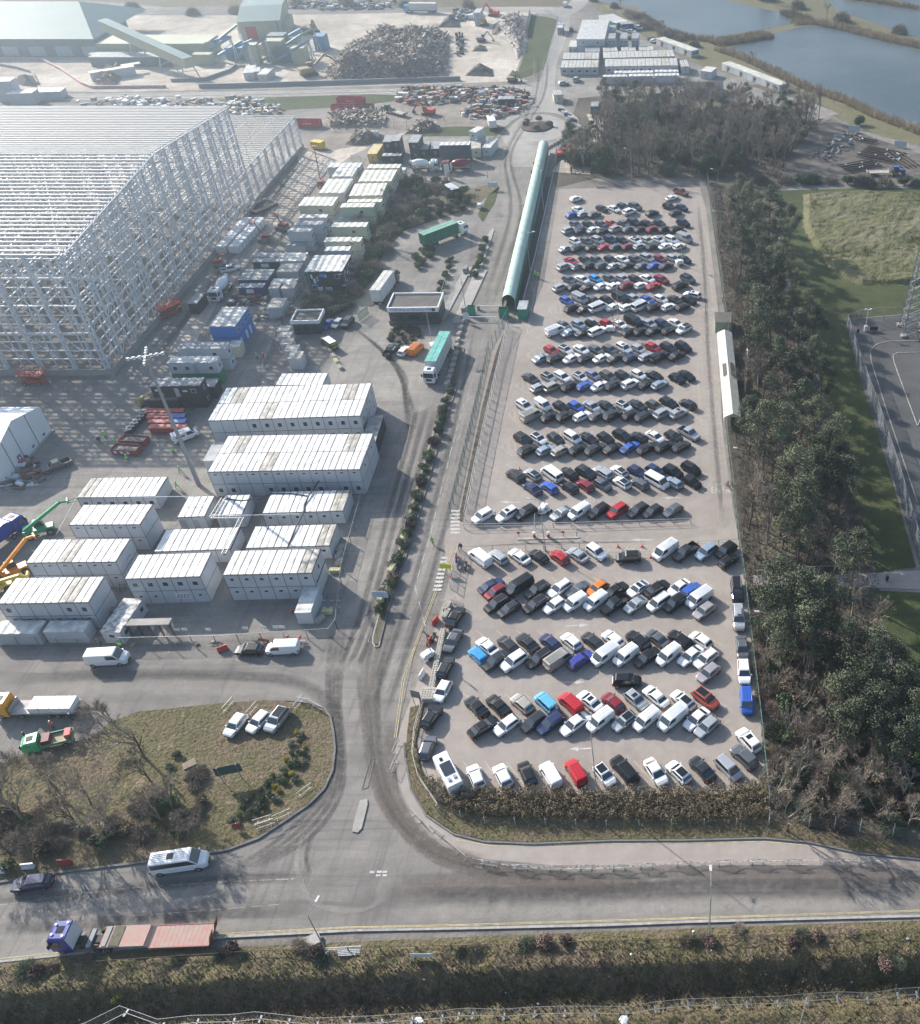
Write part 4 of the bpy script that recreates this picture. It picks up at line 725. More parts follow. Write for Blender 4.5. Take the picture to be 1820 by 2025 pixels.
for fl,fr,bl,st,wl,rf,dp,lab in (
 ((589.9,407),(657.4,406.7),(603.4,389.6),2,WALLC,RIBC,2,'cream cabin pair, lowest of the left column, with a white notice'),
 ((630.4,381.7),(680.1,381.4),(646.4,353.8),2,WALLW,RIBC,4,'dirty white four-deep cabin stack in the left column'),
 ((656.6,349.1),(696.2,348.8),(667.5,331.8),2,WALLW,RIBW,3,'white three-deep cabin stack in the left column'),
 ((647,331),(710.6,331),(660,322),2,WALLW,RIBW,2,'white cabin stack at the far end of the left column'),
 ((690.3,387.6),(755.3,385.9),(702.1,363.4),2,WALLC,RIBC,3,'nearer three-deep cream cabin stack by the scrub'),
 ((708,359.1),(773.8,358.3),(720.7,336.4),2,WALLC,RIBC,3,'farther three-deep cream cabin stack by the scrub'),
 ((725.8,333),(790,332),(728,325.4),2,WALLC,RIBC,1,'cream cabin stack at the far end beside the parked mixers'),
 ((686.1,400.2),(753.6,399.4),(688.6,394.3),2,WALLC,RIBC,1,'single cream cabin stack below the three-deep ones'),
 ((672.6,410.4),(738,409.5),(678.5,402),2,WALLGC,RIBC,1,'pale green cabin stack half hidden by the bare bush'),
 ((657.4,434),(725,434),(667.5,418),1,WALLW,RIBG,2,'low white cabin pair with a grey felt roof'),
 ((654,449.2),(724,448.3),(660,440.4),2,WALLGC,RIBC,1,'pale green two-storey cabin with one dark window'),
 ((640.5,478),(712.1,477.5),(648,469.2),2,WALLC,RIBC,1,'cream two-storey cabin above the navy sign-covered block'),
 ((641,496.2),(690.3,495.6),(646.4,487.7),2,WALLW,RIBW,1,'small white two-storey cabin with a green notice'),
 ((590.8,430.6),(644.7,430.6),(595.8,424.2),2,WALLW,RIBW,1,'farthest of three staggered white two-storey cabins'),
 ((580.6,445.8),(636.3,445),(586.5,437.4),2,WALLW,RIBG,1,'middle of three staggered white two-storey cabins'),
 ((568,458.5),(614.4,458),(573,451.2),2,WALLW,RIBW,1,'nearest of three staggered white two-storey cabins'),
 ((563.7,486.3),(600.9,485.8),(568.8,478),1,WALLW,RIBG,1,'small white one-storey cabin with a wire cage on its front'),
 ((504.6,508),(552.7,508),(509.7,499.5),1,WALLN,RIBG,1,'navy container behind the one with the white sign'),
 ((552.7,509),(603.4,509),(556,499.5),1,WALLC,RIBC,1,'cream container left of the navy sign-covered block'),
 ((498.7,518.4),(551,517.5),(505.5,510),1,WALLD,RIBG,1,'navy container with a white name board on its long side'),
 ((552,516.7),(602.5,515.9),(556,509.5),1,WALLW,RIBW,1,'white container between the cream one and the flat grey store'),
 ((546.8,538.7),(589,537.8),(555.3,522.6),1,WALLG,MEMD,2,'grey store pair with a dirty flat roof'),
 ((471,553.2),(490,553.2),(486.2,532.2),1,WALLN,RIBG,1,'left one of three navy containers parked side by side'),
 ((490.6,553.2),(509.4,553.2),(505.6,532.2),1,WALLN,MEMD,1,'middle one of three navy containers parked side by side'),
 ((510,553.2),(529,553.2),(525,532.2),1,WALLN,RIBG,1,'right one of three navy containers parked side by side'),
 ((470.9,569.2),(519,568.4),(476,560.8),1,WALLN,RIBG,1,'blue container with name board below the three side-by-side ones'),
 ((535,560.5),(583.9,560.4),(541,550.8),1,WALLG,RIBW,1,'long grey water tank behind two square grey tanks'),
 ((530.8,570.5),(550.2,570.5),(538.4,559.5),1,WALLG,MEMD,1,'left square grey tank'),
 ((555.3,571.4),(580.6,570.9),(560.3,559.2),1,WALLG,MEMD,1,'right square grey tank with small white labels'),
 ((527.4,609.8),(557,609),(535.9,590.3),1,WALLW,MEMD,1,'square white cabin with peeling roof inside low railings'),
 ((371,600.5),(388.5,600.5),(381.4,578.5),1,WALLD,RIBG,1,'dark container next to the red scissor lift at the steel frame'),
 ((547.7,655.5),(570,655.5),(550,645),1,WALLW,MEMD,1,'farthest of five small white turnstile cabins'),
 ((549.6,668),(573,667.5),(553.5,657),1,WALLW,MEMD,1,'second of five small white turnstile cabins'),
 ((554.9,681.2),(577,680.4),(558.3,669.8),1,WALLW,MEMD,1,'third of five small white turnstile cabins'),
 ((562.2,695.3),(587,694.5),(566,683),1,WALLW,MEMD,1,'fourth of five small white turnstile cabins'),
 ((569,709.6),(594.5,708.8),(573,696),1,WALLW,MEMD,1,'nearest of five small white turnstile cabins')):
    big=(fr[0]-fl[0])>40
    cabin('cabin_block' if st>1 else ('shipping_container' if wl in (WALLN,WALLD) else 'cabin'),lab,fl,fr,bl,st,2.75,'flat' if rf in (MEMD,) else 'rib',1,wall=wl,roof=rf,deep=dp,wf=[(st-1,4,.9,.8,1.0,(0,1,3))] if wl in (WALLC,WALLGC) and big else [(0,3,.8,.7,1.1,(0,1))] if wl==WALLW and big and st==1 else (),wr=[(s_,max(2,dp*2),.7,.8,1.0) for s_ in range(st)] if st>1 else (),group=GY,cat='container' if wl in (WALLN,WALLD) else 'cabin')
X4=Zm(1350,380,.32967); V=A
for fl,fr,bl,st,wl,rf,lab in (
 (X4(390,510),X4(485,508),X4(435,430),2,WALLD,RIBG,'left of the three tall dark cabins behind the mixers'),
 (X4(489,497),X4(585,495),X4(512,430),2,WALLD,RIBG,'middle of the three tall dark cabins behind the mixers'),
 (X4(690,515),X4(800,515),X4(727,425),2,WALLD,RIBG,'right and tallest of the three tall dark cabins behind the mixers'),
 (X4(806,598),X4(920,595),X4(830,510),1,WALLD,RIBG,'low dark cabin right of the tallest dark cabin'),
 (X4(955,590),X4(1046,588),X4(975,505),1,WALLD,RIBG,'low dark cabin left of the long container'),
 (X4(207,648),X4(320,648),X4(242,535),1,WALLY,mat('yellow_roof',(.6,.5,.25),.7,var=.3),'yellow site cabin left of the dark cabins'),
 (X4(380,675),X4(605,670),X4(395,643),1,WALLD,RIBG,'long low dark cabin in front of the tall dark ones'),
 (X4(1053,550),X4(1405,545),X4(1065,512),2,mat('slate_container',(.05,.085,.11),.6),RIBW,'long slate container stack with white ribbed roof behind the red mixer'),
 (X4(1400,385),X4(1482,398),X4(1495,325),2,WALLW,RIBW,'white two-storey cabin with a dark outside stair'),
 (X4(1555,575),X4(1650,580),X4(1640,470),1,WALLW,RIBW,'white cabin end-on to the road by the kerb'),
 (X4(1420,590),X4(1535,585),X4(1410,505),1,WALLC,MEMD,'cream cabin between the slate stack and the white end-on cabin'),
 (X4(598,840),X4(650,840),X4(602,812),1,WALLW,RIBW,'tiny white cabin at the end of the cream stacks'),
 (V(945,305),V(1165,305),V(965,155),2,WALLW,RIBW,'big white two-storey office block in the far right compound'),
 (V(885,365),V(945,365),V(893,318),1,WALLG,RIBW,'small white cabin left of the big white office block'),
 (V(1193,300),V(1247,300),V(1193,258),2,WALLG,RIBG,'first small grey cabin right of the big white office block'),
 (V(1286,300),V(1340,300),V(1286,256),2,WALLG,RIBG,'second small grey cabin right of the big white office block'),
 (V(1376,298),V(1430,298),V(1378,254),2,WALLG,RIBG,'third small grey cabin right of the big white office block'),
 (V(1195,245),V(1245,245),V(1195,195),1,WALLG,RIBG,'grey cabin behind the first small grey one'),
 (V(1195,165),V(1315,150),V(1150,118),1,WALLC,RIBW,'cream shed at the top of the lakeside yard'),
 (V(1260,180),V(1350,160),V(1255,158),1,WALLGR,RIBW,'green cabin in the lakeside yard'),
 (V(1297,190),V(1392,183),V(1292,168),1,WALLN,RIBG,'dark blue cabin nearest the white saloons'),
 (V(1015,405),V(1130,402),V(1025,370),1,WALLG,RIBG,'short grey cabin behind the left far office row'),
 (V(835,463),V(1120,460),V(850,413),1,WALLG,MEM,'rear of the two left far grey office rows'),
 (V(820,530),V(1115,527),V(835,472),1,WALLG,MEM,'front of the two left far grey office rows with dark windows'),
 (V(1155,402),V(1270,398),V(1157,368),1,WALLG,MEM,'left of three small cabins behind the long grey rows'),
 (V(1294,398),V(1411,396),V(1296,368),1,WALLG,MEM,'middle of three small cabins behind the long grey rows'),
 (V(1435,395),V(1552,392),V(1437,362),1,WALLG,MEM,'right of three small cabins behind the long grey rows'),
 (V(1155,455),V(1715,441),V(1160,404),1,WALLG,MEM,'rear long grey office row of nine bays'),
 (V(1167,520),V(1740,512),V(1170,462),1,WALLG,MEM,'front long grey office row of nine bays'),
 (V(1240,570),V(1545,566),V(1243,553),1,WALLW,RIBW,'low white cabin behind the pair nearest the wood'),
 (V(1557,562),V(1742,560),V(1559,545),1,WALLW,RIBW,'low white cabin behind the one with a blue badge'),
 (V(1152,600),V(1340,598),V(1154,584),1,WALLG,RIBW,'left cabin of the row nearest the wood'),
 (V(1356,596),V(1545,594),V(1358,578),1,WALLG,RIBW,'middle cabin of the row nearest the wood'),
 (V(1557,592),V(1746,589),V(1559,574),1,WALLW,RIBW,'right cabin of the row nearest the wood, white with a blue badge'),
 (V(1765,522),V(1830,520),V(1762,470),1,WALLG,MEM,'small grey cabin right of the long office rows'),
 (B(105,552),B(190,562),B(75,510),1,WALLW,RIBC,'cream-roofed cabin beside the ribbed arch shed'),
 (V(770,745),V(840,740),V(768,705),1,WALLC,MEM,'small white gatehouse beside the roundabout road'),
 (V(1055,830),V(1115,830),V(1053,795),1,WALLN,RIBG,'dark blue cabin at the edge of the wood'),
 (Zm(1760,640)(1640,0) if 0 else V(175,722),V(215,722),V(180,702),1,WALLG,RIBG,'small grey cabin among the pallets near the roundabout'),
 (V(330,775),V(458,773),V(335,752),1,WALLD,RIBG,'grey-blue cabin among the pallets near the roundabout'),
 (V(142,98),V(190,98),V(150,66),2,WALLG,RIBW,'pale upright cabin at the far end of the scrap yard'),
 (Zm(880,0)(120,570),Zm(880,0)(200,565),Zm(880,0)(160,512),1,WALLG,RIBW,'left of three grey units in the scrap yard'),
 (Zm(880,0)(202,560),Zm(880,0)(250,556),Zm(880,0)(240,524),1,WALLG,RIBW,'middle of three grey units in the scrap yard'),
 (Zm(880,0)(230,580),Zm(880,0)(305,580),Zm(880,0)(270,530),1,WALLG,RIBC,'right of three grey units in the scrap yard')):
    nb=9 if 'nine bays' in lab else (5 if 'grey office row' in lab else 2)
    cabin('cabin_block' if st>1 else 'cabin',lab,fl,fr,bl,st,2.75,'mem' if rf is MEM else ('flat' if rf is MEMD else 'rib'),nb,wall=wl,roof=mat('far_grey_roof',(.48,.47,.44),.7,var=.2,vs=.5) if rf is MEM else rf,wf=[(0,nb,1.3,.8,1.1)] if rf is MEM and 'front' in lab else ([(st-1,2,.7,.7,1.1)] if 'big white' in lab else ([(s_,1,.5,.6,1.2) for s_ in range(st)] if (fr[0]-fl[0])<40 else ())),group='cabins of the outer compounds')
# cabins along the lake, one by one
def cabrow(p0,p1,n,zr,dep,lab):
    a=P(*p0,zr); c=P(*p1,zr); u=(c-a).normalized(); rz=math.atan2(u.y,u.x); step=(c-a).length/n
    for i in range(n):
        q=a+u*step*i; t=thing('lakeside_cabin','%s pale grey cabin from the left end, %s'%(nth(i+1),lab),'cabin',(q.x,q.y,.05),rz,'cabins lined up along the lake')
        b=MB(); b.box(.03,step-.05,0,dep,0,zr-.12); b.build('wall',WALLG if i%3 else WALLW,t)
        b=MB(); b.box(-.02,step,-.05,dep+.05,zr-.12,zr+.02); b.box(step/2-.03,step/2+.03,0,dep,zr+.02,zr+.06); b.build('roof',RIBC,t)
        if i%3==1:
            b=MB(); b.box(step*.3,step*.3+.9,-.03,-.001,.1,2.1); b.build('door',DFR,t); b=MB(); b.box(step*.62,step*.62+.8,-.03,-.001,1,1.9); b.build('window',PANE,t)
        if i==n-1:
            for k in (.3,.65): b=MB(); b.box(step-.05,step-.02,dep*k,dep*k+.9,1,1.9); b.build('window',PANE,t)
cabrow(V(1568,300),B(32,398),9,2.6,4.2,'far row along the lake'); cabrow(B(270,492),B(722,664),13,2.6,4.2,'near row along the lake')
# ribbed arch shed
t=thing('arch_shed','low shed with dark ribbed roof beside the lakeside cabins','shed',(P(*B(0,690),3)).to_tuple()[:2]+(.05,),R(1)); p0=P(*V(1780,690),3); p1=P(*B(285,690),3)
t.location=(p0.x,p0.y,.05); Ln=(p1-p0).length; b=MB(); b.box(0,Ln,0,9,0,2.6); b.build('wall',WALLG,t)
for k in range(7):
    b=MB(); b.box(-.2,Ln+.2,k*1.45-.3,k*1.45+.55,2.6,2.75); b.build('roof_strip',mat('dark_roof_strip',(.07,.07,.07),.7),t)
b=MB(); b.box(-.1,Ln+.1,-.3,9.6,2.55,2.62); b.build('roof',MEMD,t)
# signs on the navy block
SGW=mat('sign_white',(.65,.67,.68),.6); SGB=mat('sign_blue',(.04,.22,.6),.6); SGG=mat('sign_green',(.03,.3,.12),.6)
Wn=cD['w']
for u,z_,w_,h_,m_ in ((.03,.0,.35,5.6,SGG),(.12,3.9,.5,1.1,SGW),(.17,2.7,.6,1.2,SGW),(.36,4.3,1.7,.9,SGB),(.27,4.0,.4,.4,SGW),(.27,3.3,.4,.4,SGW),(.5,4.2,.5,.7,SGW),(.12,1.7,1.3,.8,SGB),(.25,.5,.9,1.2,SGW),(.34,.9,.35,.9,SGW),(.45,.1,1.6,1.5,SGW),(.9,4.9,.7,.3,SGW),(.93,1.9,.8,.3,SGW)):
    b=MB(); b.box(Wn*u,Wn*u+w_,-.04,-.002,z_,z_+h_); b.build('sign_panel',m_,cD)
for k in range(12):
    b=MB(); y=cD['d']*(k+.5)/12; b.box(Wn+.002,Wn+.05,y,y+.35,.6+(k*37%5)*.9,.6+(k*37%5)*.9+.9); b.build('sign_panel',SGW,cD)
for cc,u,w_,z_ in ((cE,.07,1.0,4.2),(cE,.15,.6,3.2),(cE,.62,.9,3.9)): b=MB(); b.box(cc['w']*u,cc['w']*u+w_,-.04,-.002,z_,z_+.4); b.build('sign_panel',SGW,cc)
for o in list(bpy.data.objects):
    if o.get('label') in ('navy container with a white name board on its long side','blue container with name board below the three side-by-side ones'):
        b=MB(); b.box(o['w']*.3,o['w']*.6,-.04,-.002,1.3,2.3); b.build('name_board',SGW,o)
b=MB(); b.box(9.5,12.5,-.05,-.002,1.0,2.2)
for o in list(bpy.data.objects):
    if (o.get('label') or '').startswith('five-bay two-storey white cabin with notice'):
        b=MB(); b.box(o['w']*.56,o['w']*.76,-.05,-.03,.9,2.3); b.build('notice_board',SGW,o)
        for k in range(8): b=MB(); x=o['w']*(.575+.022*k); b.box(x,x+.25,-.07,-.052,1.2+(k%2)*.45,1.5+(k%2)*.45); b.build('notice',(SGB,REDP,DFR)[k%3],o)
# external stairs
def stair(label,p,rz,h,run,m=DFR):
    q=P(*p); t=thing('metal_stair',label,'stairs',(q.x,q.y,.05),rz)
    b=MB(); n=int(h/.2)
    for s in (0,.9): b.bar((0,s,0),(run,s,h),.08,.2)
    b.build('stringer',m,t); b=MB()
    for i in range(n): b.box(run*i/n,run*i/n+.28,.05,.85,h*i/n,h*i/n+.04)
    b.build('tread',m,t); b=MB(); b.box(run,run+1.3,-.05,1.0,h-.05,h); b.build('landing',m,t)
    for s in (0,.9):
        b=MB(); b.bar((0,s,1),(run,s,h+1),.05,.05); b.bar((run,s,h+1),(run+1.3,s,h+1),.05,.05)
        for k in range(4): b.bar((run*k/3,s,h*k/3),(run*k/3,s,h*k/3+1),.05,.05)
        b.build('handrail',m,t)
stair('grey metal stair on the right end of the lowest left cabin block',R9(940,800),R(178),2.8,4.2,mat('galvanised_steel',(.3,.31,.32),.5,.6))
stair('white-railed stair at the left end of the notice-board block',(243,1172),R(85),2.8,4.0,mat('galvanised_steel',(.3,.31,.32),.5,.6))
stair('dark outside stair running down the front of the dark green-black cabin',R1(1530,560),R(160),2.7,4.5,DFR)
stair('small dark stair beside the middle staggered white cabin',(652,475),R(140),2.7,3.5,DFR)
stair('dark stair beside the farthest staggered white cabin',(662,446),R(140),2.7,3.5,DFR)
# gatehouse
t=cabin('gatehouse','flat-roofed entrance gatehouse with a blue-lettered fascia','',None,None) if 0 else None
g=cabin('gatehouse','flat-roofed entrance gatehouse with blue lettering on its white fascia',(767,611),(866,610),(776,583),1,4.0,'para',1,wall=mat('gatehouse_brown_wall',(.05,.05,.055),.6),cat='gatehouse',wf=[(0,3,2.6,1.0,1.3)])
b=MB(); b.box(-.1,g['w']+.1,-.34,-.201,3.3,4.5); fb=b.build('fascia',mat('fascia_white',(.7,.73,.75),.5),g)
words('Welcome to Shotton Mill',.95,mat('fascia_blue',(.03,.12,.38),.5),g,(g['w']*.46,-.36,3.92),(R(90),0,0))
b=MB(); b.cbox((g['w']-1.0,-.37,3.55),.7,.05,.7); b.build('camera_housing',BLKP,g)
b=MB(); b.box(-.2,g['w']*.8,-.5,-.35,.0,1.1); b.build('counter_wall',FLATG,g)
# small shelters
g=cabin('bus_shelter','cream flat-roofed shelter left of the parked blue car',(576.5,637.5),(630,636),(587,616),1,3.2,'para',1,wall=mat('gatehouse_brown_wall',(.05,.05,.055),.6),cat='shelter',wf=[(0,3,1.6,1.2,1.0)])
g=cabin('smoking_shelter','white gabled canopy shelter by the scrub near the haul road',X4(1105,1010),X4(1200,1075),X4(1190,988),1,2.6,'flat',1,wall=WALLK,roof=WALLW,cat='shelter')
# marquee
t=thing('marquee','large white marquee below the steel frame at the left edge','marquee',(-127,149.4,.05)); TW=mat('marquee_fabric',(.72,.74,.76),.5,var=.06,vs=.3)
b=MB(); b.grid([[(x,-8.3,0),(x,-8.3,5.85),(x,0,8.3),(x,8.3,5.85),(x,8.3,0)] for x in (-40,0)]); recalc(b.build('canvas',TW,t))
for y in (-5,-1.5,3.5):
    b=MB(); b.box(.01,.06,y-.06,y+.06,0,8.3-abs(y)*.295-.03); b.build('frame_rib',DFR,t)
b=MB(); b.box(.01,.1,-3.3,-2.2,0,2.2); dd=b.build('door',mat('blue_grey_door',(.1,.16,.22),.6),t); b=MB(); b.box(.11,.13,-3.0,-2.5,1.2,1.8); b.build('door_notice',SGW,dd)
for y in (1.5,5.5): b=MB(); b.box(.01,.08,y,y+.7,.8,1.2); b.build('vent',DFR,t)
b=MB(); b.box(-40,.15,-8.6,-8.3,0,.25); b.box(.0,.35,-8.6,8.6,0,.25); b.build('base_rail',KERB,t)
# walkway canopies on the right
def canopy(p0,p1,w_,label,open_front=False,m=None):
    m=m if m and m is not TW else mat('canopy_white',(.5,.5,.47),.6,var=.15,vs=.6)
    a=P(*p0,2.6); c=P(*p1,2.6); u=(c-a); Ln=u.length; u.normalize(); rz=math.atan2(u.y,u.x); t=thing('walkway_canopy',label,'canopy',(a.x,a.y,.05),rz,'tented canopies along the right fence')
    n=1; b=MB(); b.grid([[(x,0,2.5),(x,w_/2,3.3),(x,w_,2.5),(x,w_,2.42),(x,0,2.42)] for x in (0,Ln)]); recalc(b.build('roof',m,t))
    for y in (0,w_): b=MB(); b.box(0,Ln,y-.03,y+.03,1.0,2.45); b.build('side_wall',WALLW,t)
    for x in (0,Ln):
        for y in (.05,w_-.05): b=MB(); b.bar((x,y,0),(x,y,2.5),.1,.1); b.build('leg',WALLW,t)
    return t
for i,(y0,y1,lab,m_) in enumerate(((657,690,'farthest of four tented canopies by the right fence',TW),(690,712,'second tented canopy by the right fence',TW),(712,749,'third tented canopy, its white roof covered in brown leaves',TW),(749,824,'nearest and longest tented canopy by the right fence',mat('cream_canopy',(.46,.46,.39),.6,var=.15,vs=.4)))):
    f0=(y0-657)/171; f1=(y1-657)/171
    c=canopy((1419+14.5*f1,y1),(1419+14.5*f0,y0),3.3,lab,m=m_); c.location.x-=0; 
    c.scale=(1,-1,1)
    if i==2:
        for s in (0,1):
            b=MB(); y=.45+s*1.7
            b.grid([[(a_*5.2+.4+random.uniform(-.3,.3),(y+q)*1.0,2.58+(0.8*(1-abs((y+q)-1.65)/1.65))) for a_ in [k/8 for k in range(9)]] for q in (0,.28,.55,.8)],closed=False,cap=False); b.build('leaf_litter_patch',mat('brown_leaves',(.12,.10,.075),.95,var=.6,vs=4),c)
cabin('plant_room','small felt-roofed green and cream hut at the top of the canopies',(1415,638),(1448,638),(1413,618),1,2.6,'flat',1,wall=mat('green_cream_hut',(.30,.36,.26),.6,var=.2,vs=1),roof=FLATG,cat='hut')
# long pale green covered walkway
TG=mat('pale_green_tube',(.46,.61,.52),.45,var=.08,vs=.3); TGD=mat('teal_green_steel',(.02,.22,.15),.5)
t=thing('covered_walkway','long pale green barrel-roofed walkway between the road and the far car park','walkway',(-42.0,208.3,.05),math.atan2(105.4,-3.3))
Lt=106; b=MB(); r=1.55
b.grid([[(x,r*math.cos(PI*a/12),2.1+1.75*math.sin(PI*a/12)) for a in range(13)] for x in [i*Lt/24 for i in range(25)]],closed=False,cap=False); b.build('barrel_roof',TG,t,smooth=True)
for s in (-1,1):
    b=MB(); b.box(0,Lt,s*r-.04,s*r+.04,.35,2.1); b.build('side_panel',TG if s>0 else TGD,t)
for i in range(25):
    b=MB(); pts=[(i*Lt/24,(r+.03)*math.cos(PI*a/8),2.1+1.79*math.sin(PI*a/8)) for a in range(9)]
    for p_,q_ in zip(pts,pts[1:]): b.bar(p_,q_,.05,.05)
    b.bar((i*Lt/24,r,0),(i*Lt/24,r,2.1),.08,.08); b.bar((i*Lt/24,-r,0),(i*Lt/24,-r,2.1),.08,.08); b.build('hoop',TG,t)
kerb_run([(1029,617),(1058,510),(1098,330)],.0,.5,.15,WALLG,'walkway_kerb')
sheet('planting_strip',[(1029,617),(1036,590),(1062,500),(1092,350),(1080,350),(1046,500),(1020,617)],.07,mat('dark_mulch',(.035,.034,.033),.95,var=.4,vs=2),)
cabin('hut','teal hut with flat grey roof at the mouth of the green walkway',(1023,612),(1041,612),(1027,595),1,2.6,'flat',1,wall=TGD,roof=RIBG,cat='hut')
# ---------------------------------------------------------------- steel frame hall
STL=mat('white_painted_steel',(.58,.60,.63),.5,var=.08,vs=.5); STB=mat('bright_roof_steel',(.66,.62,.57),.5)
X1=-124.6; Y0=179.2; Y1=271.0; X0=-206.0; ZE=27.3; ZR=31.0
fr=thing('steel_frame_hall','huge unclad white steel frame of a warehouse under construction','building',(X1,Y0,0)); ym=(Y1-Y0)/2; W_=X1-X0; D_=Y1-Y0
def zr(y): return ZE+(ZR-ZE)*(1-abs(y-ym)/ym)
nb=14
def latt(b,a,c,w_,ch,n_):
    """a laced two-chord member between a and c, chords w_ apart along the unit vector ch"""
    a=Vector(a); c=Vector(c); ch=Vector(ch)*w_/2
    b.bar(a-ch,c-ch,.36,.36); b.bar(a+ch,c+ch,.36,.36)
    for k in range(n_):
        p=a+(c-a)*k/n_; q=a+(c-a)*(k+1)/n_; b.bar(p-ch if k%2 else p+ch,q+ch if k%2 else q-ch,.11,.11)
cols=[]
for i in range(nb+1):
    y=D_*i/nb; b=MB(); latt(b,(-.5,y,.9),(-.5,y,zr(y)),.9,(1,0,0),14); b.build('column',STL,fr)
for i in range(1,12):
    x=-i*7.4; b=MB(); latt(b,(x,0,.9),(x,0,ZE),.8,(0,1,0),14); b.build('column',STL,fr)
    b=MB(); latt(b,(x,D_,.9),(x,D_,ZE),.8,(0,1,0),10); b.build('column',STL,fr)
for k in range(2,14):
    z=k*2.1-.3
    if z<ZE: 
        b=MB(); b.bar((.15,0,z),(.15,D_,z),.22,.22); b.build('side_rail',STL,fr); b=MB(); b.bar((-W_,-.2,z),(.2,-.2,z),.22,.22); b.build('side_rail',STL,fr)
for i in range(nb*2):
    if i%2: y=D_*i/(nb*2); b=MB(); b.bar((.15,y,.9),(.15,y,zr(y)),.24,.24); b.build('wall_post',STL,fr)
for i in range(22):
    if i%2==0: x=-3.7-i*3.7; b=MB(); b.bar((x,-.2,.9),(x,-.2,ZE),.2,.2); b.build('wall_post',STL,fr)
for i in range(0,nb,1):
    y0=D_*i/nb; y1=D_*(i+1)/nb; b=MB()
    for s in range(3):
        z0=1+s*8.6; z1=z0+8.6; b.bar((-.1,y0,z0),(-.1,y1,z1),.13,.13); 
        if i%3==0: b.bar((-.1,y1,z0),(-.1,y0,z1),.13,.13)
    b.build('bracing',STL,fr)
for i in range(11):
    x0=-i*7.4; b=MB()
    for s in range(3): b.bar((x0,-.05,1+s*8.6),(x0-7.4,-.05,9.6+s*8.6),.14,.14)
    b.build('bracing',STL,fr)
np_=54
for i in range(np_+1):
    y=D_*i/np_; b=MB(); b.bar((-W_,y,zr(y)+.45),(.1,y,zr(y)+.45),.38,.28); b.build('purlin',STB,fr)
for i in range(12):
    x=-i*7.4; b=MB()
    for y0_,y1_ in ((0,ym),(ym,D_)):
        b.bar((x,y0_,zr(y0_)+.1),(x,y1_,zr(y1_)+.1),.3,.3); b.bar((x,y0_,zr(y0_)-1.9),(x,y1_,zr(y1_)-1.9),.26,.26)
    for k in range(28):
        ya=D_*k/28; yc=D_*(k+1)/28; b.bar((x,ya,zr(ya)+(.1 if k%2 else -1.9)),(x,yc,zr(yc)+(-1.9 if k%2 else .1)),.13,.13)
    b.build('roof_truss',STL,fr)
for i in range(0,11):
    for k in range(0,7):
        if (i+k)%2==0:
            x=-i*7.4; ya=D_*k/7; yc=D_*(k+1)/7; b=MB(); b.bar((x,ya,zr(ya)-.1),(x-7.4,yc,zr(yc)-.1),.14,.14); b.bar((x-7.4,ya,zr(ya)-.1),(x,yc,zr(yc)-.1),.14,.14); b.build('roof_bracing',STL,fr)
b=MB()
for i in range(1,12,1):
    for k in range(1,nb,2):
        x=-i*7.4; y=D_*k/nb; b.bar((x,y,.0),(x,y,zr(y)-2),.5,.5)
        for s in range(3):
            z=6+s*7; b.bar((x,y,z),(x-7.4,y,z),.32,.32); b.bar((x,y,z),(x,y+2*D_/nb,z),.32,.32)
        if (i+k)%3==0: b.bar((x,y,.0),(x-7.4,y,13),.14,.14); b.bar((x-7.4,y,13),(x,y,26),.14,.14)
tag(b.build('interior_framing',STL,fr),kind='stuff')
b=MB(); b.box(-W_,.6,-.6,-.3,0,1.5); b.box(.3,.6,-.3,D_,0,1.5); b.build('plinth',G_CONC,fr)
b=MB(); b.box(.25,.55,-.1,D_,ZE+.3,ZE+1.3) if 0 else None
b=MB()
for i in range(57):
    y=D_*i/56; b.bar((.2,y,zr(y)-.6),(.9,y,zr(y)+.5),.1,.1)
b.bar((.9,0,ZE+.5),(.9,ym,ZR+.5),.14,.14); b.bar((.9,ym,ZR+.5),(.9,D_,ZE+.5),.14,.14); b.build('eaves_bracket',STL,fr)
b=MB(); b.box(-W_,-.4,.2,D_,.02,.06); b.build('floor_slab',G_DIRT,fr)
f2=thing('steel_frame_annex','lower white steel frame annex beyond the huge hall frame','building',(-125.6,272.0,0)); D2_=46.5; W2=58; ZA=9.8
for i in range(9):
    y=D2_*i/8; b=MB(); latt(b,(0,y,.9),(0,y,ZA),.5,(1,0,0),6); b.build('column',STL,f2)
for k in range(1,6): z=k*1.75; b=MB(); b.bar((.3,0,z),(.3,D2_,z),.13,.13); b.build('side_rail',STL,f2)
for i in range(8): b=MB(); b.bar((.1,D2_*i/8,1),(.1,D2_*(i+1)/8,ZA),.12,.12); b.build('bracing',STL,f2)
for i in range(27): y=D2_*i/26; b=MB(); b.bar((-W2,y,ZA+.4),(0,y,ZA+.4),.26,.24); b.build('purlin',STB,f2)
for i in range(8): x=-i*8; b=MB(); b.bar((x,0,ZA),(x,D2_,ZA),.3,.3); b.bar((x,0,ZA-1.4),(x,D2_,ZA-1.4),.22,.22); b.build('roof_truss',STL,f2)
for i in range(1,8):
    for y in (0,D2_/2,D2_): b=MB(); b.bar((-i*8,y,0),(-i*8,y,ZA),.3,.3); b.build('column',STL,f2)
b=MB(); b.box(.4,.75,0,D2_,0,1.3); b.build('plinth',G_CONC,f2); b=MB(); b.box(-W2,.3,.3,D2_,.02,.06); b.build('floor_slab',G_CONC,f2)
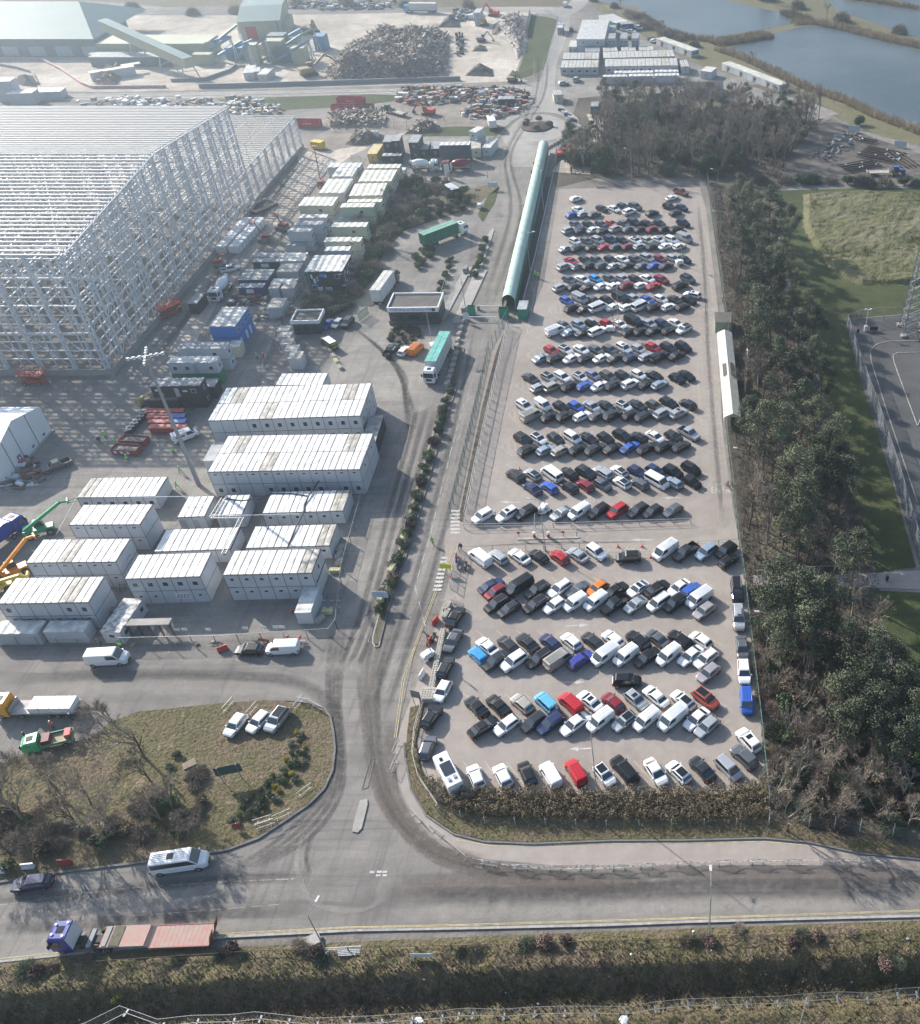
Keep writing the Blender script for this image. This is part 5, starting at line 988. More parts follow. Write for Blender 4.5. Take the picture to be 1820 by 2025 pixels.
# ---------------------------------------------------------------- far mill buildings
MG=mat('mill_green_cladding',(.17,.25,.235),.6,var=.1,vs=.1); MY=mat('mill_cream_cladding',(.42,.42,.30),.6,var=.1,vs=.1); MW=mat('mill_lower_wall',(.2,.23,.22),.7,var=.2,vs=.2)
t=thing('mill_shed','large pale green pitched-roof mill shed at top left','building',(-241.5,424.5,0)); 
b=MB(); b.box(-160,0,0,30,0,7); b.build('wall',MW,t)
b=MB(); b.grid([[(x,-.6,6.9),(x-(15 if x>0 else 0),25,15.3),(x,50,6.9)] for x in (-160,.4)],closed=False,cap=False); b.face([(.4,-.6,6.9),(.4,50,6.9),(-14.6,25,15.3)]); b.build('roof',MG,t)
for i in range(14): b=MB(); x=-6-i*11; b.box(x,x+6.5,-.4,-.02,.3,4.0); b.build('panel_door',WALLG,t)
b=MB(); b.box(1,46,-2,12,0,5.5); b.box(0,30,-8,-2,0,3); b.build('side_block',MY,t)
t=thing('mill_tower','pale green and cream processing building with a red roller door','building',(-191.3,449.3,0),R(10.8))
b=MB(); b.box(0,17.5,0,16,0,7.4); b.box(17.5,19.5,2,22,0,5); b.build('wall',MY,t); b=MB(); b.grid([[(-.2,-.2,7.3),(-.2,14,10.5),(-.2,28,10.5)],[(17.6,-.2,7.3),(17.6,14,10.5),(17.6,28,10.5)]],closed=False,cap=False); b.build('roof',MG,t)
b=MB(); b.face([(17.55,0,7.3),(17.55,26,7.3),(17.55,26,10.4),(17.55,14,10.4)]); b.box(0,17.5,16,26,0,10.3); b.build('gable_wall',MY,t)
b=MB(); b.box(2.5,7,-.1,-.01,.2,5.3); b.build('roller_door',mat('red_roller_door',(.42,.05,.05),.6),t)
b=MB(); b.bar((16,-.1,0),(16,-.1,7),.3,.3); b.build('downpipe',DFR,t)
t=thing('conveyor_gallery','long sloping pale conveyor gallery from the mill shed down to the scrap plant','conveyor',(0,0,0))
a=Vector((-236,426,12)); c=Vector((-191,395,5.5)); b=MB(); b.bar(a,c,4,3.4); b.build('gallery',MY,t); b=MB(); b.bar(a+Vector((0,0,1.8)),c+Vector((0,0,1.8)),4.3,.2); b.build('roof',MG,t)
for u in (.35,.7,.97):
    p=a+(c-a)*u; b=MB(); b.bar(p+Vector((-2,0,-1.5)),(p.x-3.4,p.y,0),.35,.35); b.bar(p+Vector((2,0,-1.5)),(p.x+3.4,p.y,0),.35,.35); b.bar((p.x-3,p.y,2),(p.x+3,p.y,p.z-3),.2,.2); b.build('trestle',STL,t)
# blue processing plant
BLP=mat('plant_blue',(.12,.26,.42),.6,var=.3,vs=.5)
q0=P(485,118); t=thing('shredder_plant','tangle of blue conveyors and hoppers of the scrap processing plant','plant',(q0.x,q0.y,0)); rnd=random.Random(5)
for k in range(13):
    x=rnd.uniform(-24,26); y=rnd.uniform(-8,16); b=MB(); b.box(x,x+rnd.uniform(3,8),y,y+rnd.uniform(3,6),0,rnd.uniform(3,8)); b.build('hopper',(MW,MY,BLP,MY)[k%4],t)
for k in range(12):
    x=rnd.uniform(-26,18); y=rnd.uniform(-8,14); a=rnd.uniform(-.7,.7); Ls=rnd.uniform(10,20); b=MB(); e=Vector((x+Ls*math.cos(a),y+Ls*math.sin(a),rnd.uniform(5,10))); s0=Vector((x,y,rnd.uniform(.5,4))); b.bar(s0,e,1.3,.8); b.build('conveyor',BLP if k%2 else MG,t)
    b=MB(); b.bar(e,(e.x,e.y,0),.3,.3); b.bar(e,(e.x+1.5,e.y,0),.25,.25); b.build('leg',STL,t)
# ================================================================ LORRIES AND PLANT
GAL=mat('galvanised_steel',(.3,.31,.32),.5,.6); CHA=mat('dark_chassis',(.03,.03,.032),.7); WHT=paint('W'); REDM=mat('weathered_red_deck',(.44,.20,.17),.75,vs=1.4,col2=(.34,.30,.25))
RED=mat('machine_red',(.48,.045,.03),.45); ORG=mat('machine_orange',(.72,.26,.02),.45); GRN=mat('machine_green',(.03,.28,.13),.45); BLU=mat('lorry_blue',(.02,.06,.34),.35); YLW=mat('machine_yellow',(.62,.45,.04),.5); GRY=mat('machine_grey',(.22,.23,.24),.6)
def wh(parent,x,y,r,wd,s):
    return wheel(parent,x,y,r,wd,s)
def cab_unit(t,x0,m,L=2.3,W=2.5,Hc=3.2,z0=.55,deflect=True):
    """cab whose rear is at x0 and nose at x0+L"""
    b=MB(); h=W/2
    b.grid([[(x0,-h,z0),(x0+L,-h*.94,z0),(x0+L,h*.94,z0),(x0,h,z0)],[(x0,-h,1.9),(x0+L+.02,-h*.96,1.75),(x0+L+.02,h*.96,1.75),(x0,h,1.9)],[(x0,-h*.98,Hc-.25),(x0+L-.22,-h*.92,Hc-.35),(x0+L-.22,h*.92,Hc-.35),(x0,h*.98,Hc-.25)],[(x0,-h*.85,Hc),(x0+L-.6,-h*.8,Hc-.05),(x0+L-.6,h*.8,Hc-.05),(x0,h*.85,Hc)]])
    c=recalc(b.build('cab',m,t))
    b=MB(); b.face([(x0+L+.04,-h*.88,1.8),(x0+L+.04,h*.88,1.8),(x0+L-.17,h*.84,Hc-.5),(x0+L-.17,-h*.84,Hc-.5)]); b.build('windscreen',GLASS,c)
    for s in (-1,1):
        b=MB(); q=[(x0+.9,s*(h+.012),1.85),(x0+L-.15,s*(h*.965+.012),1.8),(x0+L-.3,s*(h*.94+.012),Hc-.75),(x0+.9,s*(h*.99+.012),Hc-.7)]; b.face(q); b.build('side_window',GLASS,c)
        b=MB(); b.cbox((x0+L-.2,s*(h+.2),1.9),.12,.3,.7); b.build('wing_mirror',BLKP,c)
        b=MB(); b.box(x0+L+.01,x0+L+.05,min(s*h*.55,s*h*.85),max(s*h*.55,s*h*.85),.75,.95); b.build('headlight',LAMP,c)
    b=MB(); b.box(x0+L-.02,x0+L+.06,-h*.5,h*.5,1.0,1.6); b.build('grille',BLKP,c)
    b=MB(); b.box(x0+.5,x0+1.3,-.4,.4,Hc-.03,Hc+.03); b.build('roof_hatch',SUNR,c)
    return c
def lorry(name,label,rear,front,cabm,body,bm,rm=None,L=None,h=4.0,group='lorries on the site',cat='lorry',arc=0):
    a=P(*rear); c=P(*front); u=c-a; Ln=L or u.length; az=math.atan2(u.y,u.x); t=thing(name,label,cat,(a.x,a.y,.05),az,group)
    n0=Ln-2.35
    cab_unit(t,n0,cabm,Hc=3.3 if body!='van' else 2.7)
    b=MB(); b.box(.1,n0+.4,-.45,.45,.65,1.0); b.build('chassis',CHA,t)
    if body=='box':
        b=MB(); b.box(0,n0-.7,-1.27,1.27,1.1,h); bx=b.build('trailer_body',bm,t); b=MB()
        b.box(.05,n0-.75,-1.22,-.06,h,h+.05); b.box(.05,n0-.75,.06,1.22,h,h+.05); b.build('roof_sheet',rm or bm,bx)
        for k in range(6): b=MB(); x=.2+(n0-1.1)*k/5; b.box(x,x+.08,-1.3,-1.27,1.15,h-.05); b.build('side_rib',rm or bm,bx)
        b=MB(); b.box(-.03,-.001,-1.15,-.03,1.2,h-.1); b.build('rear_door',bm,bx); b=MB(); b.box(-.03,-.001,.03,1.15,1.2,h-.1); b.build('rear_door',bm,bx)
    elif body=='tip':
        b=MB(); zz=1.2
        b.grid([[(0.2,-1.1,zz),(n0-.6,-1.1,zz),(n0-.6,1.1,zz),(.2,1.1,zz)],[(0,-1.27,h),(n0-.4,-1.27,h),(n0-.4,1.27,h),(0,1.27,h)]]); bx=b.build('tipper_body',bm,t)
        b=MB(); b.grid([[(x,y,h+.05+.18*abs(math.sin(k*PI/2))) for y in (-1.2,0,1.2)] for k,x in enumerate([.1+(n0-.7)*i/8 for i in range(9)])],closed=False,cap=False); b.build('tarpaulin',rm or WHT,bx)
    elif body=='mixer':
        b=MB(); prof=[(0.3,.55),(.8,.85),(2.0,1.22),(3.4,1.25),(4.6,.9),(4.9,.5)]; sc=(n0-.6)/5.2
        b.grid([[(x*sc,r*math.cos(2*PI*i/16),2.35+r*math.sin(2*PI*i/16)+.3*(5-x)/5) for i in range(16)] for x,r in prof]); recalc(b.build('drum',bm,t,smooth=True))
        b=MB(); b.bar((-.2,0,3.4),(.5,0,2.9),.8,.6); b.build('hopper',rm or bm,t)
        b=MB(); b.bar((-.3,0,2.4),(-.1,0,1.0),.5,.15); b.build('chute',CHA,t)
        b=MB(); b.box(n0-.7,n0-.3,-.9,.9,1.0,2.6); b.build('water_tank',WHT,t)
    elif body=='flat':
        b=MB(); b.box(0,n0-.4,-1.25,1.25,1.05,1.25); b.build('deck',bm,t)
        b=MB(); b.box(n0-.42,n0-.32,-1.25,1.25,1.25,2.2); b.build('headboard',GAL,t)
    n=0
    xs=[.9,2.2] if Ln<11 else [1.2,2.5,3.8]
    for x in xs+[n0-1.6 if Ln>11 else n0-1.0,n0+1.3]:
        for s in (-1,1): wh(t,x,s*1.08,.5,.32,s)
    return t
lorry('articulated_lorry','white box trailer lorry standing beside the gatehouse',CC(1215,612),CC(1425,310),paint('K'),'box',mat('trailer_white',(.62,.63,.62),.6,var=.15,vs=.5),mat('trailer_roof',(.55,.54,.50),.7,var=.3,vs=.8),h=4.1)
lorry('articulated_lorry','dark green curtain-sided lorry with white cab turning on the access road',(838,492),Z1(85,520),WHT,'box',mat('curtain_green',(.01,.13,.075),.55,var=.12,vs=.4),mat('curtain_roof_green',(.16,.36,.27),.6,var=.2),h=4.1)
t=lorry('articulated_lorry','lorry with white cab and turquoise trailer roof facing the camera',(886,687),(853,757),WHT,'box',mat('trailer_grey_white',(.5,.53,.52),.6,var=.2,vs=.5),mat('turquoise_roof',(.12,.42,.36),.6,var=.25,vs=.8),h=4.1,L=16)
lorry('concrete_mixer_lorry','white concrete mixer lorry driving toward the camera by the steel frame',UU(875,390),UU(705,585),WHT,'mixer',paint('W'),cat='mixer lorry')
lorry('concrete_mixer_lorry','white concrete mixer lorry parked behind the mesh fence',X4(735,855),X4(1065,845),WHT,'mixer',paint('W'),cat='mixer lorry')
t=lorry('concrete_mixer_lorry','red concrete mixer lorry parked nose to the white one',X4(1425,845),X4(1095,860),paint('M'),'mixer',paint('M'),cat='mixer lorry')
lorry('box_lorry','white box lorry waiting on the road left of the roundabout',X4(1690,385),X4(1660,310),WHT,'box',WHT,L=7.5,h=3.4)
lorry('articulated_lorry','white articulated lorry on the track at the top edge',Zm(880,0)(1640,98),Zm(880,0)(1378,96),paint('L'),'box',mat('trailer_far',(.6,.6,.58),.6),h=4.1)
lorry('tipper_lorry','grey-white tipper lorry driving away up the haul road',V0(822,275),V0(835,200),WHT,'tip',GRY,L=8.5,h=2.9)
t=lorry('tipper_lorry','long blue tipper trailer with pale cover at the left edge',(-52,1118),(52,1040),BLU,'tip',BLU,mat('tarp_pale',(.6,.62,.64),.6,var=.2),h=3.6)
t=lorry('flatbed_lorry','orange flatbed lorry loaded with white slabs on the left road',R(0) if 0 else (160,1408),(0,1410),mat('cab_orange',(.75,.33,.02),.4),'flat',mat('flatbed_deck',(.45,.40,.38),.7,var=.3),group='lorries on the site')
Lf=(P(160,1408)-P(0,1410)).length
for k in range(4): b=MB(); b.box(.2+k*1.55,1.65+k*1.55,-1.15,1.15,1.26,2.2); tag(b.build('slab_pack',mat('wrapped_slab',(.7,.71,.72),.5,var=.08),loc=(P(160,1408).x,P(160,1408).y,.06)),'%s wrapped white slab pack from the tail of the orange flatbed'%nth(k+1),'slab pack','slab packs on the orange lorry').rotation_euler=(0,0,math.atan2((P(0,1410)-P(160,1408)).y,(P(0,1410)-P(160,1408)).x))
# blue tractor unit and red low loader with tilted cab
a=P(436,1856); c=P(118,1868); u=c-a; t=thing('low_loader','red low-loader trailer with raised ramps pulled by a blue lorry cab','lorry',(a.x,a.y,.06),math.atan2(u.y,u.x),'vehicles on the near road'); Ln=u.length; n0=Ln-2.4
cc=cab_unit(t,n0,mat('cab_royal_blue',(.02,.035,.26),.3,coat=.5),W=2.55,Hc=3.5)
b=MB(); b.box(n0-.12,n0-.02,-1.2,1.2,1.0,3.3); b.build('sleeper_wall',mat('white_cab_back',(.6,.62,.64),.5),cc)
for k,(x,y) in enumerate(((.3,-.8),(.3,.8),(1.6,-.6),(1.6,.6))): b=MB(); b.tube((n0+x,y,3.48),(n0+x,y,3.6),.16,k=8); b.build('beacon',WHT,cc)
b=MB(); b.box(n0-4.6,n0+.2,-.45,.45,.6,1.0); b.build('chassis',CHA,t)
for k,x in enumerate((n0-1.4,n0-2.0)): b=MB(); b.box(x,x+.5,-1.1,1.1,.9,1.25); b.build('tank',GRY if k else BLKP,t)
b=MB(); b.box(n0-8.3,n0-3.2,-1.27,1.27,1.15,1.4); b.build('gooseneck_deck',REDM,t)
b=MB(); b.box(n0-5.4,n0-4.2,-1.2,1.2,1.4,1.46); b.build('timber_panel',mat('old_timber',(.13,.12,.08),.85,var=.4,vs=2),t)
b=MB(); b.box(n0-3.9,n0-3.5,-1.2,1.2,1.4,1.5); b.build('steel_beam',GRY,t)
b=MB(); b.grid([[(n0-8.2,-1.27,1.1),(n0-8.2,1.27,1.1),(n0-8.2,1.27,1.4),(n0-8.2,-1.27,1.4)],[(n0-8.9,-1.27,.8),(n0-8.9,1.27,.8),(n0-8.9,1.27,1.0),(n0-8.9,-1.27,1.0)]]); b.build('deck_step',REDM,t)
b=MB(); b.box(.6,n0-8.8,-1.35,1.35,.82,1.0); b.build('low_deck',REDM,t)
b=MB()
for k in range(12): x=.8+k*(n0-9.6)/12; b.box(x,x+.02,-1.3,1.3,1.0,1.008)
for s in (-1,1): b.box(.6,n0-8.8,s*1.36-.05,s*1.36+.05,.75,1.05)
b.build('deck_edge',mat('red_edge',(.26,.07,.06),.6),t)
for s in (-1,1):
    b=MB(); b.bar((.5,s*.85,1.0),(-.1,s*.85,2.9),.85,.12); 
    for k in range(6): b.bar((.5-.1*k,s*.85-.4,1.1+.3*k),(.5-.1*k,s*.85+.4,1.1+.3*k),.06,.16)
    b.build('loading_ramp',mat('dark_rust_red',(.12,.03,.025),.8),t)
for x in (1.5,2.8,4.1,n0-3.9,n0-2.7,n0+1.3):
    for s in (-1,1): wh(t,x,s*1.1,.46,.3,s)
# green tipper pickup
a=P(152,1462); c=P(52,1486); u=c-a; t=thing('flatbed_truck','green flatbed truck with a winch frame on the left road','truck',(a.x,a.y,.05),math.atan2(u.y,u.x),'lorries on the site'); Ln=u.length; cab_unit(t,Ln-2.2,mat('cab_green',(.06,.42,.20),.35),W=2.1,Hc=2.35,z0=.4,L=2.1)
b=MB(); b.box(0,Ln-2.3,-1.05,1.05,.85,1.0); b.build('deck',mat('ply_deck',(.4,.33,.22),.8,var=.3),t); b=MB(); b.box(0,Ln-2.3,-1.1,-1.02,1,1.4); b.box(0,.08,-1.1,1.1,1,1.4); b.box(0,Ln-2.3,1.02,1.1,1,1.4); b.build('drop_side',GRN,t)
b=MB(); b.box(Ln-3.6,Ln-2.5,-.8,.8,1,1.9); b.build('winch',mat('dark_red_machine',(.15,.03,.03),.6),t); b=MB(); b.box(.1,.9,-.7,.7,1,2.0); b.build('red_crate',mat('red_crate_paint',(.45,.06,.06),.6),t)
for x in (1.1,Ln-1.0):
    for s in (-1,1): wh(t,x,s*.9,.38,.25,s)
# telehandlers
def telehandler(label,p,az,m,lift=.5,Lb=6.5):
    q=P(*p); t=thing('telehandler',label,'telehandler',(q.x,q.y,.05),az,'telehandlers on the site')
    b=MB(); b.box(-2.4,2.2,-.75,.75,.7,1.5); b.box(-2.4,-1.2,-1.0,1.0,.8,1.9); b.build('chassis',m,t)
    b=MB(); b.grid([[(-.8,.2,1.2),(.9,.2,1.2),(.9,1.15,1.2),(-.8,1.15,1.2)],[(-.6,.25,2.5),(.6,.25,2.5),(.6,1.1,2.5),(-.6,1.1,2.5)]]); c=b.build('cab',GLASS,t); b=MB(); b.box(-.65,.65,.22,1.12,2.5,2.58); b.build('roof',m,c)
    e=Vector((-2.2+Lb*math.cos(lift),-.35,1.8+Lb*math.sin(lift))); b=MB(); b.bar((-2.2,-.35,1.8),e,.42,.5); b.build('boom',m,t); b=MB(); b.bar(e,e+Vector((1.3*math.cos(lift-.7),0,1.3*math.sin(lift-.7))),.3,.4); b.bar(e+Vector((1.2,-.6,-.1)),e+Vector((1.2,.6,-.1)),.25,.6); b.build('boom_head',m,t)
    for s in (-.4,.4): b=MB(); b.bar(e+Vector((1.3,s,-.4)),e+Vector((2.5,s,-.4)),.12,.06); b.build('fork',CHA,t)
    for x in (-1.6,1.5):
        for s in (-1,1): wh(t,x,s*1.0,.62,.42,s)
    return t
telehandler('orange telehandler with its boom raised beside the six-bay block',(32,1138),R(42),ORG,.62,7.5)
telehandler('green telehandler with its boom reaching toward the five-bay block',(84,1056),R(28),GRN,.5,8)
telehandler('yellow telehandler at the left edge below the orange one',(2,1168),R(20),YLW,.12,6)
def scissor(label,p,az,Ls=4.6,hp=2.3):
    q=P(*p); t=thing('scissor_lift',label,'scissor lift',(q.x,q.y,.05),az,'scissor lifts at the steel frame'); W=2.2
    b=MB(); b.box(-Ls/2,Ls/2,-W/2+.2,W/2-.2,.5,1.1); b.build('base',RED,t)
    b=MB()
    for s in (-1,1):
        for k in (0,1): z=1.15+k*.5; b.bar((-Ls/2+.2,s*.7,z),(Ls/2-.2,s*.7,z+.45),.12,.12); b.bar((-Ls/2+.2,s*.7,z+.45),(Ls/2-.2,s*.7,z),.12,.12)
    b.build('scissor_stack',CHA,t)
    b=MB(); b.box(-Ls/2-.3,Ls/2+.3,-W/2,W/2,hp,hp+.12); pf=b.build('platform',RED,t); b=MB()
    for x in [-Ls/2-.3+i*(Ls+.6)/5 for i in range(6)]:
        for s in (-1,1): b.bar((x,s*W/2,hp),(x,s*W/2,hp+1.1),.06,.06)
    for z in (.55,1.1):
        for s in (-1,1): b.bar((-Ls/2-.3,s*W/2,hp+z),(Ls/2+.3,s*W/2,hp+z),.06,.06); b.bar((s*(Ls/2+.3),-W/2,hp+z),(s*(Ls/2+.3),W/2,hp+z),.06,.06)
    b.build('guard_rail',RED,pf)
    for x in (-Ls/2+.7,Ls/2-.7):
        for s in (-1,1): wh(t,x,s*(W/2-.1),.45,.3,s)
scissor('red scissor lift parked against the left plinth of the steel frame',(70,758),R(1)); scissor('red scissor lift parked beside the east side of the steel frame',(340,622),R(62),5)
def boomlift(label,p,az,hh=14,name='boom_lift'):
    RED=mat('dull_boom_red',(.26,.05,.04),.6)
    q=P(*p); t=thing(name,label,'boom lift',(q.x,q.y,.05),az,'boom lifts on the site'); b=MB(); b.box(-1.6,1.6,-1,1,.5,1.2); b.build('base',GRY,t); b=MB(); b.box(-1.8,.6,-.8,.8,1.2,2.0); b.build('turret',RED,t)
    e=(hh*.22,0,hh); b=MB(); b.bar((0,0,2),e,.22,.22); b.build('boom',mat('dull_boom_red',(.26,.05,.04),.6),t); b=MB(); b.box(e[0]-.2,e[0]+1.2,-.8,.8,hh-.1,hh); 
    for x in (e[0]-.2,e[0]+1.2):
        for s in (-.8,.8): b.bar((x,s,hh),(x,s,hh+1),.06,.06)
    for s in (-.8,.8): b.bar((e[0]-.2,s,hh+1),(e[0]+1.2,s,hh+1),.06,.06)
    b.build('basket',RED,t)
    for x in (-1.2,1.2):
        for s in (-1,1): wh(t,x,s*.95,.45,.3,s)
boomlift('red boom lift standing tall beside the far white cabins',(637,368),R(100),11); boomlift('folded red boom lift by the lower dark containers',(524,478),R(200),5.5); boomlift('dark red boom lift by the stacked sheets',(560,455),R(160),4); boomlift('red articulated boom folded behind the white pickup',(437,527),R(20),3.2)
def excavator(label,p,az,m,sc=1.0,tracks=True,reach=5.5):
    q=P(*p); t=thing('excavator',label,'excavator',(q.x,q.y,.05),az,'excavators and handlers'); 
    for s in (-1,1): b=MB(); b.grid([[(-1.9,s*1.2-.25,.1),(1.9,s*1.2-.25,.1),(2.2,s*1.2-.25,.5),(1.9,s*1.2-.25,.9),(-1.9,s*1.2-.25,.9),(-2.2,s*1.2-.25,.5)],[(-1.9,s*1.2+.25,.1),(1.9,s*1.2+.25,.1),(2.2,s*1.2+.25,.5),(1.9,s*1.2+.25,.9),(-1.9,s*1.2+.25,.9),(-2.2,s*1.2+.25,.5)]]); b.build('track',CHA,t)
    b=MB(); b.box(-2.4,1.0,-1.3,1.3,1.0,2.1); b.build('body',m,t); b=MB(); b.box(.1,1.5,.3,1.25,1.2,2.9); c=b.build('cab',GLASS,t); b=MB(); b.box(0,1.55,.25,1.3,2.9,3.0); b.build('roof',m,c)
    k=(reach*.55,-.2,4.6); b=MB(); b.bar((1.0,-.2,1.8),k,.4,.5); b.build('boom',m,t); b=MB(); b.bar(k,(reach,-.2,1.2),.3,.4); b.build('dipper',m,t); b=MB(); b.grid([[(reach-.5,-.8,.2),(reach+.5,-.8,.3),(reach+.2,-.8,1.3)],[(reach-.5,.4,.2),(reach+.5,.4,.3),(reach+.2,.4,1.3)]]); b.build('bucket',CHA,t); t.scale=(sc,)*3; return t
DYL=mat('faded_machine_ochre',(.30,.24,.12),.7,var=.3)
excavator('small red excavator on the cleared ground below the roundabout',V0(840,1225),R(15),RED,.8); excavator('red excavator among materials in the haul yard',X4(930,190),R(170),RED,1.0)
excavator('material handler feeding the scrap heap',Zm(880,0)(640,590),R(35),DYL,1.5,reach=9); excavator('wheel loader working in the pale scrap yard',Zm(880,0)(650,260),R(-20),DYL,1.25,reach=3.5)
excavator('yellow machine at the road fork above the roundabout',V0(450,640),R(0),DYL,.9,reach=3.5); excavator('dark excavator on the rubble behind the grass wedge',V0(205,325),R(10),GRY,.9); excavator('red excavator at the far top of the rubble yard',V0(300,125),R(165),RED,1.1); excavator('loader on the rubble track',V0(215,200),R(-30),YLW,.9,reach=3.2)
def tractor(label,p,az,m,trail=True):
    q=P(*p); t=thing('tractor',label,'tractor',(q.x,q.y,.05),az,'farm tractors'); b=MB(); b.box(0,2.2,-.45,.45,.9,1.7); b.build('bonnet',m,t); b=MB(); b.box(-1.6,0,-.7,.7,1.0,2.6); c=b.build('cab',GLASS,t); b=MB(); b.box(-1.7,.1,-.75,.75,2.6,2.75); b.build('roof',m,c)
    for s in (-1,1): wh(t,-1.0,s*.95,.85,.5,s); wh(t,1.6,s*.8,.55,.35,s)
    if trail:
        a=(math.cos(az),math.sin(az)); t2=thing('farm_trailer','trailer hitched to the '+label,'trailer',(q.x-a[0]*6.2,q.y-a[1]*6.2,.05),az,'farm trailers'); b=MB(); b.box(-3.6,3.2,-1.2,1.2,.9,1.1); b.build('deck',mat('trailer_timber',(.4,.36,.3),.8,var=.3),t2); b=MB(); b.bar((3.2,0,1),(4.6,0,.8),.2,.2); b.build('drawbar',CHA,t2)
        b=MB(); b.box(-3.6,-3.5,-1.2,1.2,1.1,1.5); b.box(3.1,3.2,-1.2,1.2,1.1,1.7); b.build('end_board',GRY,t2)
        for x in (-1.9,-.8):
            for s in (-1,1): wh(t2,x,s*1.0,.5,.35,s)
tractor('blue tractor on the track beside the pipe stacks',(1776,346),R(2),mat('tractor_blue',(.03,.11,.4),.4)); tractor('green tractor towing a flat trailer in the haul yard',X4(440,160),R(145),mat('tractor_green',(.08,.2,.12),.5))
# skips
for i,(x,y,lab,m_) in enumerate(((970,812,'red waste skip at the back of the skip group',RED),(910,872,'red waste skip at the front left of the skip group',RED),(1055,870,'brown-red waste skip at the front right of the skip group',mat('rust_skip',(.2,.07,.05),.7,var=.3)),(640,990,'red waste skip standing alone by the annex frame',RED))):
    p=P(*Zm(880,0)(x,y)); t=thing('waste_skip',lab,'skip',(p.x,p.y,.05),R(-2),'waste skips'); b=MB(); w_=4.2 if i else 5
    for q in ((-w_,w_,-1.3,-1.2),(-w_,w_,1.2,1.3),(-w_,-w_+.1,-1.2,1.2),(w_-.1,w_,-1.2,1.2)): b.box(q[0],q[1],q[2],q[3],0,2.4)
    b.build('body',mat('skip_red',(.40,.045,.06),.6,var=.2) if i!=2 else m_,t); b=MB(); b.box(-w_+.1,w_-.1,-1.2,1.2,.2,1.6); b.build('waste',mat('mixed_waste',(.3,.27,.24),.9,var=.8,vs=2),t)
    b=MB()
    for k in range(5): b.box(-1.4+k*.6,-1.05+k*.6,-1.33,-1.3,1.2,1.55)
    b.build('faded_lettering',SGW,t)
p=P(*Zm(880,0)(712,1160)); t=thing('site_generator','yellow box generator near the annex frame','generator',(p.x,p.y,.05),R(-20)); b=MB(); b.box(-2,2,-1.2,1.2,.3,2.4); b.build('housing',YLW,t); b=MB(); b.box(-2.03,-2,-.8,.8,.6,2); b.build('grille',DFR,t)
p=P(*X4(270,465)); t=thing('mixer_drum','pale dumped mixer drum on the earth by the track','drum',(p.x,p.y,1.2),R(20)); b=MB(); b.grid([[(x,r*math.cos(2*PI*i/12),r*math.sin(2*PI*i/12)) for i in range(12)] for x,r in ((-2,.5),(-1,1.1),(1,1.2),(2,.7))]); b.build('shell',WHT,t,smooth=True)
# ================================================================ HEAPS AND MATERIALS
HEAP=ground_mat('scrap_heap',[(.10,.08,.062),(.29,.225,.18),(.52,.43,.36)],(.3,1.4,6),1.0,2.5)
SOIL=ground_mat('soil_heap',[(.07,.06,.05),(.15,.13,.11),(.25,.22,.19)],(.1,.6,3),.9,1.5); GRAV=ground_mat('dark_gravel_heap',[(.05,.05,.05),(.09,.088,.085),(.14,.135,.13)],(.2,1,4),.6,3)
def heap(name,label,pts,hh,m,seed=0,n=44,bits=0,cat='heap'):
    w3=[P(*p) for p in pts]; x0=min(p.x for p in w3); x1=max(p.x for p in w3); y0=min(p.y for p in w3); y1=max(p.y for p in w3)
    def dist(x,y):
        best=1e9; ins=False; k=len(w3)
        for i in range(k):
            a=w3[i]; c=w3[(i+1)%k]
            if (a.y>y)!=(c.y>y) and x<(c.x-a.x)*(y-a.y)/(c.y-a.y)+a.x: ins=not ins
            d=c-a; tt=max(0,min(1,((x-a.x)*d.x+(y-a.y)*d.y)/(d.x*d.x+d.y*d.y+1e-9))); best=min(best,math.hypot(x-a.x-d.x*tt,y-a.y-d.y*tt))
        return best if ins else -best
    b=MB(); rows=[]; mid=Vector(((x0+x1)/2,(y0+y1)/2,0))
    def hf(x,y):
        d=dist(x,y); q=max(0,min(1,d/(hh*1.5))); nz=noise.noise(Vector((x*.12+seed,y*.12,0)))*.45+noise.noise(Vector((x*.5,y*.5,seed)))*.22+noise.noise(Vector((x*1.6,y*1.6,seed)))*.08
        return -.4 if d<-.5 else hh*q*(1+nz)+nz*.5*q
    m_=int(n*(y1-y0)/(x1-x0)*1.0)+6
    for j in range(m_+1):
        y=y0-1+(y1-y0+2)*j/m_; rows.append([(x0-1+(x1-x0+2)*i/n-mid.x,y-mid.y,hf(x0-1+(x1-x0+2)*i/n,y)) for i in range(n+1)])
    b.grid(rows,closed=False,cap=False); rn=random.Random(seed)
    o=recalc(b.build(name,m,smooth=False)); o.location=(mid.x,mid.y,.05)
    if bits:
        bb=MB(); 
        for k in range(bits):
            x=rn.uniform(x0,x1); y=rn.uniform(y0,y1)
            if dist(x,y)<1: continue
            z=hf(x,y)+.1; a=rn.uniform(0,2*PI); Ls=rn.uniform(.4,2.0); w_=rn.uniform(.1,.5); bb.cm=rn.choice((0,0,1,2,3)); e=rn.uniform(-.5,.8)*Ls
            q0=Vector((x-mid.x,y-mid.y,z)); q1=q0+Vector((Ls*math.cos(a),Ls*math.sin(a),e)); s=Vector((-math.sin(a),math.cos(a),rn.uniform(-.5,.5)))*w_
            bb.face([q0-s,q1-s,q1+s,q0+s])
        fr_=bb.build('fragment',[mat('scrap_pale',(.46,.37,.30),.8),mat('scrap_grey',(.36,.31,.27),.8),mat('scrap_brown',(.27,.2,.15),.9),mat('scrap_dark',(.1,.09,.085),.8)],o); fr_['kind']='stuff'
    tag(o,label,cat,'heaps in the yards'); return o
S0=Zm(880,0)
